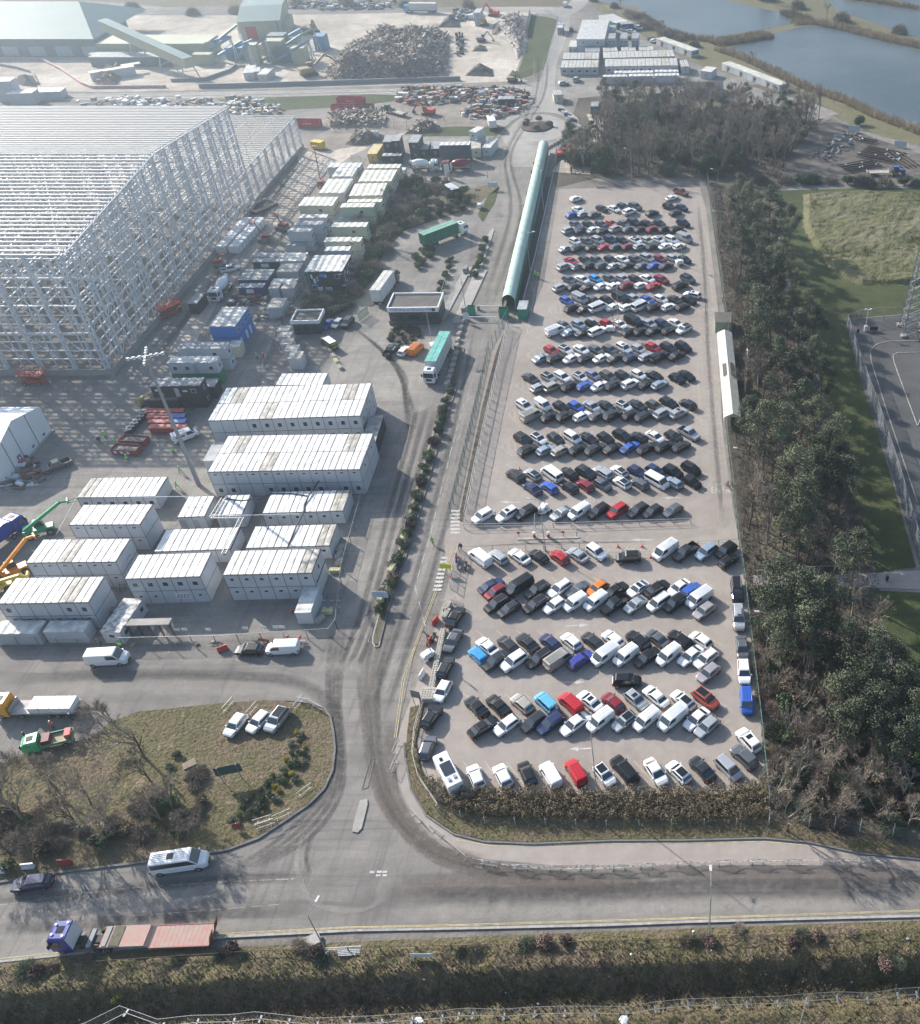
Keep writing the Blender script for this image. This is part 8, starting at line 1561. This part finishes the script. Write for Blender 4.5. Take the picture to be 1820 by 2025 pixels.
def arrow(f,x0,y0,x1,y1,w_=.22):
    line([f(x0,y0),f(x0+(x1-x0)*.6,y0+(y1-y0)*.6)],w_,.07); a=P(*f(x1,y1)); c=P(*f(x0+(x1-x0)*.6,y0+(y1-y0)*.6)); u=(a-c).normalized(); s=Vector((-u.y,u.x,0))*.4; b=MB(); b.face([(c.x+s.x,c.y+s.y,.071),(a.x,a.y,.071),(c.x-s.x,c.y-s.y,.071)]); tag(b.build('road_marking',PALE),kind='structure')
arrow(Z3,860,930,1045,920); arrow(Z4,835,35,1010,32); arrow(Z2,510,1298,345,1293); arrow(Z2,1760,1262,1620,1265); arrow(Z3,1540,255,1370,258); arrow(Z4,1060,550,890,556); arrow(Zm(2655,1300),170,470,172,410)
def ground_text(txt,f,x,y,size,rz=0,sx=1,col=PALE,sy=1):
    p=P(*f(x,y)); o=words(txt,size,col,None,(p.x,p.y,.071),(0,0,rz),'road_lettering',.001,sx); o.scale=(sx,sy,1); o['kind']='structure'
ZR4=Zm(2420,1750,.26374); ZR2=Zm(2420,1050,.26374); ZR1=Zm(2420,700,.26374)
ground_text('NO ENTRY',ZR4,1310,550,1.45,0,1.0,sy=1.9); line([ZR4(1140,460),ZR4(1460,455)],.12,.07,PALE,dash=(1.2,.9)); line([ZR4(1140,485),ZR4(1460,478)],.12,.07,PALE,dash=(1.2,.9)); ground_text('SLOW',ZR2,1185,560,1.2,PI,1.0,sy=1.6)
for f,x,y in ((ZR1,1105,1085),(Z2,1045,1282)):
    p=P(*f(x,y)); b=MB(); n_=20
    for i in range(n_): a0,a1=2*PI*i/n_,2*PI*(i+1)/n_; b.face([(p.x+r_*math.cos(a)*.9,p.y+r_*math.sin(a)*.9,.071) for r_,a in ((1,a0),(1,a1),(1.12,a1),(1.12,a0))])
    tag(b.build('road_marking',PALE),kind='structure'); ground_text('5' if f is ZR1 else '15',f,x,y,1.1,PI if f is not ZR1 else 0)
line([ZR1(1085,250),ZR1(1110,500),ZR1(1140,690),ZR1(1180,860),ZR1(1210,1300),ZR2(1250,280),ZR2(1275,440)],.1,.07,CREAMLINE); E3=Zm(2420,1400,.26374)
line([E3(1040,0),E3(1075,600),E3(1095,910),E3(1365,910),E3(1330,560),E3(1280,0)],.1,.07,CREAMLINE)
line([Z1(700,1330-120),Z1(560,1320)],.1,.07); line([Z1(600,950),Z1(620,1000),Z1(560,1310)],.1,.07)
# block walls
CB=mat('cast_concrete_block',(.40,.37,.32),.9,var=.2,vs=2); CBY=mat('yellow_concrete_block',(.55,.52,.30),.85,var=.15)
def block(label,p,az,L_=1.6,hgt_=.8,m=CB,group='stud-topped concrete blocks',w_=.8,z=.06,name='concrete_block'):
    t=thing(name,label,'concrete block',(p[0],p[1],z),az,group); b=MB(); b.box(-L_/2,L_/2,-w_/2,w_/2,0,hgt_); b.build('block',m,t); b=MB()
    for i in range(max(2,int(L_/.4))):
        for j in range(max(1,int(w_/.4))): b.tube((-L_/2+.2+i*.4,-w_/2+.2+j*.4,hgt_),(-L_/2+.2+i*.4,-w_/2+.2+j*.4,hgt_+.09),.12,.07,k=4)
    b.build('stud',m,t); return t
q=[P(*Q(x,y)) for x,y in ((1315,130),(1295,300))]; 
for i in range(2): p=q[0]+(q[1]-q[0])*(i+.5)/2; block('%s block in the short stacked wall beside the black saloon'%nth(i+1),p,R(78),1.9,1.1)
a=P(*Q(1262,425)); c=P(*Q(1115,1150)); u=(c-a); n_=9
for i in range(n_): p=a+u*(i+.5)/n_; block('%s block from the top of the long wall by the near car park'%nth(i+1),p,math.atan2(u.y,u.x),u.length/n_-.04)
block('wide double block at the bottom of the long wall',P(*Q(1090,1195)),R(0),2.2,.9,w_=2.2)
for i,(x,y,az) in enumerate(((903,702,70),(899,714,70),(896,726,70),(893,738,70),(889,750,70),(885,762,70))): block('%s block in the line of blocks beside the white-cab lorry'%nth(i+1),P(x,y),R(78),1.6)
for i,(x,y) in enumerate(((915,640),(912,652),(909,664),(906,676),(904,688))): block('%s planter block below the central gate kiosk'%nth(i+1),P(x,y),R(80),1.5)
for i,(x,y) in enumerate(((800,1067),(777,1130),(757,1187))): block('pale yellow block gap in the median shrubs, %s from the top'%nth(i+1),P(x,y),R(78),1.9,.9,CBY,z=.2)
for i,(x,y,m_) in enumerate(((640,674,CBY),(646,684,CB),(653,694,CB),(660,706,CB),(666,716,CBY),(673,728,CB))): block('%s block from the top of the curved line by the chevron van'%nth(i+1),P(x,y),R(-55),1.7,.6,m_)
for i,(x,y,m_,az) in enumerate(((664,1132,CBY,0),(672,1115,CB,75),(672,1100,CB,75),(675,1088,CB,75),(649,1213,CBY,0),(634,1228,CB,60),(742,852,CB,75),(737,885,CB,75),(726,920,CB,75),(716,950,CB,75))): block('loose block %s along the right edge of the white cabins'%nth(i+1) if 0 else '%s loose concrete block listed down the right edge of the white cabins'%nth(i+1),P(x,y),R(az),1.7,.7,m_)
for i in range(5): p=P(*V0(1325+0-475+i*24-20,870+i*20)); block('%s black and white striped block right of the roundabout'%nth(i+1),p,R(-35),2.6,.9,WHT if i%2 else CHA)
for i in range(11): p=P(*V0(720+i*24,1160-i*15)); block('%s low kerb block below the roundabout'%nth(i+1),p,R(38),2.2,.6,CB)
# crowd barriers
PB=mat('galvanised_barrier',(.42,.42,.42),.45,.5)
def crowd(label,p,az,z=.05):
    t=thing('crowd_barrier',label,'crowd barrier',(p.x,p.y,z),az,'crowd control barriers'); b=MB(); L_=1.15
    for z0,z1,x0,x1 in ((.2,.2,-L_,L_),(1.1,1.1,-L_,L_),(.2,1.1,-L_,-L_),(.2,1.1,L_,L_)): b.bar((x0,0,z0),(x1,0,z1),.045,.045)
    b.build('frame',PB,t); b=MB()
    for k in range(1,15): x=-L_+2*L_*k/15; b.bar((x,0,.2),(x,0,1.1),.018,.018)
    b.build('infill_bar',PB,t)
    for x in (-.7,.7): b=MB(); b.bar((x,-.35,.05),(x,.35,.05),.05,.05); b.bar((x,0,.05),(x,0,.2),.04,.04); b.build('foot',PB,t)
cw=[(D2,50,60,-40),(D2,258,130,-10),(D2,510,160,-2),(D2,775,165,0),(D2,1018,158,0),(D2,1275,158,0),(D2,1488,146,0),(D2,1775,132,0),(D3,290,122,3),(D3,548,115,0),(D3,825,118,0),(D3,1110,108,6),(D3,1395,100,2)]
tp=[]
for i,(f,x,y,az) in enumerate(cw): p=P(*f(x,y)); crowd('roadside crowd barrier, %s from the left along the near road'%nth(i+1),p,R(az)); tp.append(p)
b=MB()
for a,c in zip(tp,tp[1:]):
    for k in range(6): u0,u1=k/6,(k+.5)/6; z0=1.1-.5*math.sin(PI*u0)*1; z1=1.1-.5*math.sin(PI*u1); A_=a+(c-a)*u0; C_=a+(c-a)*u1; b.cm=0; b.bar((A_.x,A_.y,z0),(C_.x,C_.y,z1),.02,.08); u2=(k+1)/6; z2=1.1-.5*math.sin(PI*u2); E_=a+(c-a)*u2; b.cm=1; b.bar((C_.x,C_.y,z1),(E_.x,E_.y,z2),.02,.08)
tag(b.build('barrier_tape',[RED,WHT]),'red and white warning tape strung between the roadside barriers','tape')
for i,(f,x,y,az,z) in enumerate(((R7,610,200,-12,.17),(R7,700,240,-28,.17),(R7,560,215,70,.17),(R7,285,1130,22,.17),(R7,300,1165,25,.17),(R7,435,1090,30,.17),(R7,610,900,50,.17),(R7,200,265,70,.17),(R7,10,235,70,.17),(R0:=Zm(0,2620),780,1300,0,.17),(Q,1320,100,20,.06),(Q,1430,120,-25,.06),(R7,1320,560,80,.17),(R7,1300,700,84,.1),(R7,1480,1100,-45,.1),(R7,1640,1220,-35,.1))): crowd('stray crowd barrier, %s listed round the junction verges'%nth(i+1),P(*f(x,y)),R(az),z)
# water-filled barriers
for i,(f,x,y,m_,az,lab) in enumerate(((D0,10,185,WHT,4,'white road barrier at far left on the kerb'),(D0,232,150,WHT,6,'white road barrier above the dark blue car'),(D0,515,118,mat('barrier_dull_red',(.35,.04,.05),.6),4,'dull red road barrier right of the white ones'),(Q,1165,320,RED,70,'upright red barrier beside the black saloon'),(Q,1098,560,RED,72,'red barrier beside the parked scooter'),(Q,1005,950,WHT,76,'white barrier left of the long block wall'),(R9,1745,1120,RED,30,'red and white barrier by the mesh fence gate'))):
    p=P(*f(x,y)); t=thing('road_barrier',lab,'road barrier',(p.x,p.y,.06),R(az),'plastic road barriers'); b=MB(); b.grid([[(-.75,s*a,z) for s,a in ((-1,w1),(1,w1))]+[(.75,s*a,z) for s,a in ((1,w1),(-1,w1))] for z,w1 in ((0,.3),(.25,.26),(.5,.12),(1.0,.09))]); recalc(b.build('shell',m_,t)); b=MB(); b.box(-.6,-.3,-.31,.31,.05,.15); b.build('fork_slot',BLKP,t)
# signs
def sign(label,p,h,w_,hh,az,m,txt=None,tc=None,posts=2,size=.3,tilt=0,z=.1,pm=None):
    q=P(*p); t=thing('road_sign',label,'sign',(q.x,q.y,z),az,'signs'); 
    for s in ((-.35,.35) if posts==2 else (0,)): b=MB(); b.bar((s*w_,0.05,0),(s*w_,0.05,h),.08,.08); b.build('post',pm or GAL,t)
    b=MB(); b.box(-w_/2,w_/2,-.04,.0,h-hh,h); b.build('panel',m,t)
    if txt:
        for k,l in enumerate(txt): words(l,size,tc or DFR,t,(0,-.05,h-hh*(k+.7)/(len(txt)+.3)),(R(90),0,0))
    return t
sign('blue and white direction sign standing in the median shrubs',(757,1195),2.8,2.6,1.3,R(-4),mat('sign_pale',(.5,.57,.64),.5),['Reception','Deliveries','Car Park'],SGB,size=.3); sign('yellow sign by the corner of the near car park',U1(345,650),2.0,2.0,1.0,R(-5),mat('sign_yellow',(.6,.62,.02),.6),None); sign('grey-backed sign beside the pavement at the near car park',Q(960,1290),3.2,1.5,1.6,R(165),GRY)
sign('blue-edged notice board on two posts on the grass island',(462,1545),3.3,3.4,1.8,R(195),mat('sign_back_green',(.03,.08,.08),.6),None,z=.17); sign('white board on posts beside the wire fence on the verge',D1(1530,870),1.4,2.6,.7,R(0),mat('sign_pale',(.5,.57,.64),.5),z=.3); sign('green pedestrian signboard by the lorry bay exit',X4(1690,1075),2.2,3.0,1.4,R(0),mat('sign_pale',(.5,.57,.64),.5),None)
sign('tall white site notice by the parked mixers',X4(1155,930),4.2,1.6,3.6,R(20),SGW,None,posts=1); sign('no-smoking sign in front of the scrub behind the shelter',CC(740,690),1.8,1.4,1.2,R(0),SGW,None,posts=1); sign('round no-entry sign board at the central gate kiosk',NG(527,600),2.6,1.3,1.7,R(0),SGW,None,posts=1)
sign('small maroon sign on the grass island near the shrubs',R7(85,1180),1.2,.9,.7,R(10),mat('barrier_dull_red',(.35,.04,.05),.6),None,posts=1,z=.17); sign('maroon roadworks board on the kerb of the grass island',R0(785,1330),1.3,1.8,.7,R(0),mat('barrier_dull_red',(.35,.04,.05),.6),None,z=.17); sign('small tilted plate on the verge below the low loader',D0(1205,800),.8,.7,.5,R(10),SGW,None,posts=1,z=.3)
for i,(f,x,y) in enumerate(((R9,1385,950),(R9,1445,950),(R9,1628,950),(R8,140,940),(R8,285,935),(R8,375,930),(R8,425,930))): p=P(*f(x,y),1.4); b=MB(); b.box(-.45,.45,-.03,.0,-.3,.3); tag(b.build('fence_notice',SGW,loc=(p.x,p.y-.1,1.4)),'%s white notice from the left on the compound mesh fence'%nth(i+1),'notice','notices on the mesh fence')
for i,(f,x,y,L_,az) in enumerate(((D1,900,815,4.2,4),(R0,1485,680,1.6,35),(D1,655,735,2.2,28))):
    p=P(*f(x,y)); t=thing(('cattle_grid' if i==0 else 'timber_pallet' if i==1 else 'concrete_cover'),['slatted grey grille lying on the verge','timber pallet on the grass island','pale concrete cover at the foot of the bent lamp'][i],['grille','pallet','cover'][i],(p.x,p.y,.35 if i!=1 else .18),R(az)); b=MB(); w_=1.0
    if i<2:
        for k in range(6): b.box(-L_/2,L_/2,-w_/2+k*w_/5-.06,-w_/2+k*w_/5+.06,.1,.16)
        b.build('slat',GAL if i==0 else mat('pallet_wood',(.36,.30,.22),.85),t); b=MB()
        for x_ in (-L_/2,0,L_/2): b.box(x_-.06,x_+.06,-w_/2,w_/2,0,.1)
        b.build('bearer',GAL if i==0 else mat('pallet_wood',(.36,.30,.22),.85),t)
    else: b.box(-L_/2,L_/2,-.7,.7,0,.25); b.build('slab',G_CONC,t)
rr_=random.Random(9); 
for i,(f,x,y) in enumerate(((D2,637,1165),(D2,385,1090),(D2,1320,1330),(D2,940,810),(D3,1085,1022),(D3,518,1075),(D3,190,808),(D3,1296,998),(D3,1718,720),(D1,1290,1325),(D1,1480,1340),(D1,1535,1015),(D1,1240,1130),(D0,578,1290),(D3,50,650),(D2,1375,840),(D1,1030,1270),(D0,820,1350))):
    p=P(*f(x,y)); b=MB(); s=rr_.uniform(.12,.26) if i not in (2,10) else .6; b.grid([[(s*a*math.cos(k*1.05)*rr_.uniform(.7,1.2),s*a*math.sin(k*1.05)*rr_.uniform(.6,1.1),z_) for k in range(6)] for a,z_ in ((1,0),(.6,.05),(.2,.09))]); tag(b.build('litter',SGB if i>=16 else SGW,loc=(p.x,p.y,vz(p.x,p.y)+.05)),'%s scrap of %s litter on the bottom verge'%(nth(i+1),'blue' if i>=16 else 'white'),'litter','litter on the bottom verge')
# motorbikes
def motorbike(label,p,az,m):
    q=P(*p); t=thing('motorbike',label,'motorbike',(q.x,q.y,.06),az,'motorbikes'); b=MB(); b.grid([[(-.8,-.14,.75),(-.8,.14,.75),(-.8,.14,.6),(-.8,-.14,.6)],[(-.1,-.17,.85),(-.1,.17,.85),(-.1,.2,.4),(-.1,-.2,.4)],[(.35,-.2,1.0),(.35,.2,1.0),(.35,.2,.4),(.35,-.2,.4)],[(.75,-.1,.85),(.75,.1,.85),(.7,.1,.7),(.7,-.1,.7)]]); b.build('body',m,t); b=MB(); b.box(-.75,.05,-.13,.13,.82,.9); b.build('saddle',BLKP,t); b=MB(); b.bar((.5,-.38,1.08),(.5,.38,1.08),.05,.05); b.build('handlebar',BLKP,t)
    for x in (-.7,.72): b=MB(); b.tube((x,-.06,.31),(x,.06,.31),.31,k=12); b.build('wheel',TYRE,t)
for i,(f,x,y,az,m_,lab) in enumerate(((U1,440,600,95,paint('P'),'purple motorbike against the fence of the near car park'),(U1,503,610,92,paint('K'),'black motorbike right of the purple one'),(U1,425,545,95,paint('R'),'red motorbike at the fence corner'),(Q,1150,520,85,paint('K'),'black scooter with top box beside the red barrier'),(Z3,690,62,20,paint('W'),'white motorbike in the row behind the long handrail'),(Z3,718,45,20,paint('W'),'second white motorbike in the row behind the long handrail'))): motorbike(lab,f(x,y),R(az),m_)
# ---------------------------------------------------------------- people
SKIN=mat('skin',(.45,.28,.2),.6); TROU=mat('dark_trousers',(.03,.032,.045),.85); HVG=mat('hi_vis_green',(.16,.72,.06),.6); HVO=mat('hi_vis_orange',(.75,.09,.03),.6); HELM=mat('white_helmet',(.7,.7,.7),.35); HELB=mat('blue_helmet',(.03,.12,.5),.35); COATD=mat('dark_coat',(.03,.03,.04),.8)
def figure(pose):
    J={'pel':(0,0,.95,.13),'che':(0,.0,1.28,.15),'nek':(.01,0,1.48,.055),'hea':(.03,0,1.60,.085),'top':(.02,0,1.72,.085)}
    st=.18 if pose==1 else .02
    ed=[('pel','che'),('che','nek'),('nek','hea'),('hea','top')]
    for s,n_ in ((1,'l'),(-1,'r')):
        f=st*s; J['hip'+n_]=(0,s*.1,.88,.10); J['kne'+n_]=(f*1.1+.02,s*.11,.49,.065); J['ank'+n_]=(f*1.5-.02,s*.12,.09,.045); J['toe'+n_]=(f*1.5+.16,s*.13,.05,.04)
        ed+=[('pel','hip'+n_),('hip'+n_,'kne'+n_),('kne'+n_,'ank'+n_),('ank'+n_,'toe'+n_)]
        up=pose==2; J['sho'+n_]=(0,s*.19,1.42,.06); J['elb'+n_]=(.05 if not up else .15,s*.26,1.14,.045); J['wri'+n_]=(.12-f*.5 if not up else .34,s*.25 if not up else s*.12,.90 if not up else 1.2,.03)
        ed+=[('che','sho'+n_),('sho'+n_,'elb'+n_),('elb'+n_,'wri'+n_)]
        w_=Vector(J['wri'+n_][:3]); J['pal'+n_]=(w_.x+.03,w_.y,w_.z-.07,.032); ed.append(('wri'+n_,'pal'+n_)); pl=Vector(J['pal'+n_][:3])
        for k in range(5):
            o_=Vector((-.03+.018*k,0,-.03)) if k else Vector((.045,-s*.02,.01)); a=pl+o_; J['f%d%s'%(k,n_)]=(a.x,a.y,a.z,.01); e=a+Vector((.01,-s*.01,-.055 if k else -.03)); J['g%d%s'%(k,n_)]=(e.x,e.y,e.z,.008); ed+=[('pal'+n_,'f%d%s'%(k,n_)),('f%d%s'%(k,n_),'g%d%s'%(k,n_))]
    nm=list(J); me=bpy.data.meshes.new('body'); me.from_pydata([J[n_][:3] for n_ in nm],[(nm.index(a),nm.index(c)) for a,c in ed],[]); o=bpy.data.objects.new('body',me); C.objects.link(o); md=o.modifiers.new('s','SKIN'); sv=me.skin_vertices[0].data
    for i,n_ in enumerate(nm): sv[i].radius=(J[n_][3],)*2
    sv[0].use_root=True; ms=o.modifiers.new('u','SUBSURF'); ms.levels=1
    m2=bpy.data.meshes.new_from_object(o.evaluated_get(bpy.context.evaluated_depsgraph_get())); bpy.data.objects.remove(o); m2.materials.clear(); m2.materials.append(TROU); m2.materials.append(SKIN)
    for p_ in m2.polygons: p_.material_index=1 if (p_.center.z>1.47 or (p_.center.z<1.0 and abs(p_.center.y)>.2 and p_.center.z>.6)) else 0; p_.use_smooth=True
    return m2
FIG=[figure(k) for k in range(3)]
def person(label,f,x,y,az,coat,pose=0,hel=HELM,z=.06):
    q=P(*f(x,y)); t=thing('person',label,'person',(q.x,q.y,z),R(az),'people on the site'); o=bpy.data.objects.new('body',FIG[pose]); C.objects.link(o); o.parent=t
    b=MB(); b.grid([[(rx*math.cos(a*PI/5),ry*math.sin(a*PI/5),z_) for a in range(10)] for z_,rx,ry in ((.86,.17,.21),(1.1,.17,.215),(1.35,.165,.23),(1.46,.1,.17))],cap=False)
    for s in (-1,1): 
        if pose==2: b.tube((0,s*.21,1.43),(.15,s*.27,1.14),.075,.065,k=7); b.tube((.15,s*.27,1.14),(.31,s*.14,1.2),.06,.05,k=7)
        else: b.tube((0,s*.21,1.43),(.05,s*.28,1.14),.075,.065,k=7); b.tube((.05,s*.28,1.14),(.1,s*.27,.95),.06,.05,k=7)
    b.build('jacket',coat,t)
    if hel: b=MB(); b.grid([[(.02+r_*math.cos(a*PI/5),r_*math.sin(a*PI/5),z_) for a in range(10)] for z_,r_ in ((1.68,.14),(1.76,.12),(1.81,.06))]); b.build('helmet',hel,t)
    else: b=MB(); b.grid([[(.01+r_*math.cos(a*PI/5),r_*math.sin(a*PI/5),z_) for a in range(10)] for z_,r_ in ((1.64,.1),(1.72,.1),(1.76,.05))]); b.build('hair',BLKP,t)
    q0=t
    b=MB(); 
    for s in (-1,1): b.cbox((.115,s*.035,1.625),.012,.022,.014)
    b.build('eyes',BLKP,t); b=MB(); b.grid([[(.105,-.015,1.565),(.105,.015,1.565),(.105,0,1.61)],[(.135,-.008,1.57),(.135,.008,1.57),(.12,0,1.6)]]); b.build('nose',SKIN,t); b=MB(); b.cbox((.1,0,1.535),.012,.05,.01); b.build('mouth',mat('lips',(.3,.1,.09),.6),t)
for a in (('person in green hi-vis, left of the pair by the green walkway',Z1,627,875,-90,HVG),('person in green hi-vis, right of the pair by the green walkway',Z1,652,887,-90,HVG),('person in green hi-vis striding down the access road',U1,236,425,100,HVG,1,None),('person in green hi-vis among cars in the farthest row',Z1,1012,388,0,HVG),
 ('person in long green coat in the middle of the yard',R1,830,800,-60,HVG,1),('person in black and green vest walking in the yard',R1,785,835,-50,COATD,1),('person in green vest beside the mesh frames',R1,905,862,0,HVG,2),('person in green hi-vis by the notice-covered skip',R1,1005,980,180,HVG,2),('person in green hi-vis right of the red bins',R1,1365,915,200,HVG),('person in green hi-vis crossing towards the mast',R1,1418,1070,170,HVG,1),('person in green hi-vis at the end of the highest left cabin',R1,1392,1190,180,HVG,1),
 ('person in green hi-vis, left of the three by the turnstile cabins',R2:=Zm(880,1300),236,182,-30,HVG),('person in orange jacket in the middle of the three by the turnstile cabins',R2,290,182,180,HVO,2),('person in green hi-vis, right of the three by the turnstile cabins',R2,318,188,180,HVG),('person in green by the blue container corner',UU,1305,465,0,HVG),('person in orange just behind the one in green by the blue container',UU,1303,400,0,HVO),('person in green vest beside the grey tanks',CC,298,360,200,HVG,2),
 ('person in orange with blue helmet beside the corner container',R8,515,835,20,HVO,0,HELB),('person in dark clothes between the two left-road trucks',R0,575,335,-90,COATD),('person in orange behind the green flatbed truck',R0,425,395,-90,HVO),('person in red under the spreading bare tree',R0,830,290,-30,HVO,1),('person in orange at the gatehouse corner',CC,1800,690,0,HVO) if 0 else ('person in orange at the gatehouse corner',NG,322,585,-90,HVO),('person in green at the gatehouse corner',NG,340,572,-90,HVG),('person in green hi-vis at the rear door of the white van by the turnstiles',R9,955,1105,-90,HVG,0,HELB),('person in orange by the green hut on the right fence',ZR2,1412,450,180,HVO),('person in dark clothes at the corner post of the near car park',U1,463,470,-90,COATD,0,None)): person(*a)
# cable bridge and loose cables over the cabins
CAB=mat('black_cable',(.015,.015,.016),.7)
def cable(label,pts,r=.09,m=CAB,name='cable_run',cat='cable'):
    q=[P(x,y,z) for x,y,z in pts]; b=MB()
    for a,c in zip(q,q[1:]): b.tube(a,c,r,k=5)
    tag(b.build(name,m),label,cat,'cables over the cabins')
K6=Zm(800,1700,.57915)
cable('thick black cable bundle draped down over the roof of the brown-stained cabin',[K6(755,262)+(3.2,),K6(680,370)+(3.3,),K6(650,430)+(3.1,),K6(645,480)+(3.1,),K6(600,570)+(3.2,),K6(560,660)+(3.1,),K6(535,722)+(2.9,)],.13); cable('black cable curving from the cable bridge to the long cabin',[K6(105,385)+(3.2,),K6(230,405)+(3.0,),K6(340,390)+(3.0,),K6(430,355)+(3.1,),K6(560,355)+(3.1,),K6(670,372)+(3.1,)],.11); cable('black cable strapped along the front of the front long block',[K6(150,292)+(2.9,),K6(400,280)+(2.9,),K6(700,268)+(2.9,),K6(1000,262)+(2.9,)],.07)
cable('black cable along the front of the lowest right block',[R8(0,628)+(2.9,),R8(300,612)+(2.9,),R8(640,608)+(2.9,),R8(700,580)+(3.4,),R8(760,420)+(5.2,)],.07); cable('white overhead pipe from the mast to the left cabins',[Zm(0,1300)(1540,1250)+(4.2,),Zm(0,1300)(600,1255)+(4.2,),Zm(0,1960)(440,210)+(.3,)],.07,WHT); cable('white overhead pipe crossing in front of the dirt-ringed cabin',[R8(0,65)+(3.6,),R8(560,50)+(3.6,)],.07,WHT)
for i,(a,c,lab) in enumerate(((K6(30,515),K6(110,385),'upper lattice cable bridge over the two-bay cabins'),(K6(110,760),K6(235,510),'lower lattice cable bridge down to the road corner'),(K6(25,512),K6(240,512),'cross piece of the lattice cable bridge'))):
    A_=P(*a,3.4); C_=P(*c,3.4); b=MB(); u=(C_-A_).normalized(); s=Vector((-u.y,u.x,0))*.35; b.bar(A_+s,C_+s,.09,.2); b.bar(A_-s,C_-s,.09,.2); n_=max(4,int((C_-A_).length/.6))
    for k in range(n_): p0=A_+(C_-A_)*k/n_; b.bar(p0+s,p0-s+u*.3,.05,.05)
    tag(b.build('cable_bridge',PB),lab,'cable bridge','lattice cable bridges')
# concrete boundary walls in the yards
def wallrun(label,pts,h,w_,m,name='yard_wall'):
    q=[P(*p) for p in pts]; b=MB()
    for a,c in zip(q,q[1:]): b.bar(a+Vector((0,0,h/2)),c+Vector((0,0,h/2)),w_,h)
    tag(b.build(name,m),label,'wall','yard walls')
wallrun('long dark concrete wall along the foot of the scrap yard',[Zm(0,0)(1560,688),S0(0,684),S0(760,662),S0(1400,640),S0(1820,628)],1.6,.6,GRY); wallrun('curved red and white barrier wall in front of the mill shed',[Zm(0,0)(0,468),Zm(0,0)(330,472),Zm(0,0)(480,550),Zm(0,0)(640,660),Zm(0,0)(720,690),Zm(0,0)(1300,684)],1.0,.5,mat('red_white_barrier',(.55,.35,.33),.7,var=.3,vs=.6)); wallrun('curved low wall round the spoil pen at far left',[Zm(0,0)(0,512),Zm(0,0)(130,535),Zm(0,0)(250,570),Zm(0,0)(300,660)],1,.5,G_CONC); wallrun('curved dark wall below the processing plant',[Zm(0,0)(1340,638),Zm(0,0)(1600,630),S0(20,560),S0(70,520)],1.2,.5,GRY)
p=P(*Zm(0,0)(725,640)); t=thing('yard_cabin','white L-roofed cabin in the mill yard','cabin',(p.x,p.y,.05),R(35)); b=MB(); b.box(0,16,0,3,0,3); b.build('wall',WALLW,t); b=MB(); b.box(-.1,16.1,-.1,3.1,3,3.15); b.box(12,19,3.1,6,2.9,3.1); b.build('roof',WALLC,t)
p=P(*Zm(0,0)(720,520)); t=thing('yard_shed','long low grey shed at the foot of the mill shed','shed',(p.x,p.y,.05),0); b=MB(); b.box(0,32,0,7,0,3.4); b.build('wall',MW,t); b=MB(); b.box(-.2,32.2,-.2,7.2,3.4,3.6); b.build('roof',RIBG,t)
for i,(x0,y0,w_) in enumerate(((0,800,80),(90,825,110),(280,780,120))):
    p=P(*Zm(0,0)(x0,y0)); t=thing('yard_hut',['dark tall hut at the far left edge above the steel hall','pale gabled hut above the steel hall','low white-roofed hut above the steel hall'][i],'hut',(p.x,p.y,.05),R(5)); b=MB(); b.box(0,w_*.08,0,5,0,(7,4,2.5)[i]); b.build('wall',WALLG,t); b=MB(); b.box(-.1,w_*.08+.1,-.1,5.1,(7,4,2.5)[i],(7.2,4.2,2.7)[i]); b.build('roof',RIBW,t)
# test track kit
for i,(x,y,lab) in enumerate(((1712,655,'white camera post inside the test track fence'),)):
    p=P(x,y); t=thing('camera_post',lab,'camera post',(p.x,p.y,.05)); b=MB(); b.box(-.35,.35,-.35,.35,0,1.4); b.build('cabinet',LANT,t); b=MB(); b.tube((0,0,1.4),(0,0,5.6),.12,k=6); b.build('pole',LANT,t); b=MB(); b.bar((-.6,0,5.5),(.6,0,5.5),.1,.1); b.cbox((-.6,0,5.4),.4,.3,.35); b.cbox((.6,0,5.4),.4,.3,.35); b.build('camera_head',LANT,t)
for i,(x,y,w_) in enumerate(((1728,655,1.8),(1697,660,.5),(1754,1150,.4))):
    p=P(x,y); b=MB(); b.box(-w_/2,w_/2,-.2,.2,.25,1.2); b.box(-.06,.06,-.06,.06,0,.25); tag(b.build('field_cabinet',BLKP,loc=(p.x,p.y,.05)),['wide black cabinet inside the test track fence','narrow black bollard inside the test track fence','black bollard beside the service path crossing'][i],'cabinet','black cabinets')
for i,(x,y) in enumerate(((B(1300,1030)),(B(1665,1150)))):
    p=P(x,y); b=MB(); b.box(-2,2,-.05,.05,.1,2); tag(b.build('mesh_banner',mat('pale_banner',(.5,.55,.6),.6),loc=(p.x,p.y,.1)),['pale banner panel at the lake track, left one','pale banner panel at the lake track, right one'][i],'banner','banners by the lake track').rotation_euler=(0,0,R(-18))
# ---------------------------------------------------------------- haze
b=MB(); b.box(-3600,3600,-500,5100,-6,130); hz=b.build('haze',[]); hz['kind']='stuff'; recalc(hz)
hm_=bpy.data.materials.new('haze_air'); hm_.use_nodes=True; n=hm_.node_tree
for nd in list(n.nodes): n.nodes.remove(nd)
o_=n.nodes.new('ShaderNodeOutputMaterial'); v_=n.nodes.new('ShaderNodeVolumePrincipled'); v_.inputs['Color'].default_value=(.66,.82,1,1); v_.inputs['Density'].default_value=.00084; v_.inputs['Anisotropy'].default_value=.82
n.links.new(v_.outputs[0],o_.inputs['Volume']); hz.data.materials.append(hm_)
for o in list(bpy.data.objects):
    if 'w' in o.keys(): del o['w']
    if 'd' in o.keys(): del o['d']
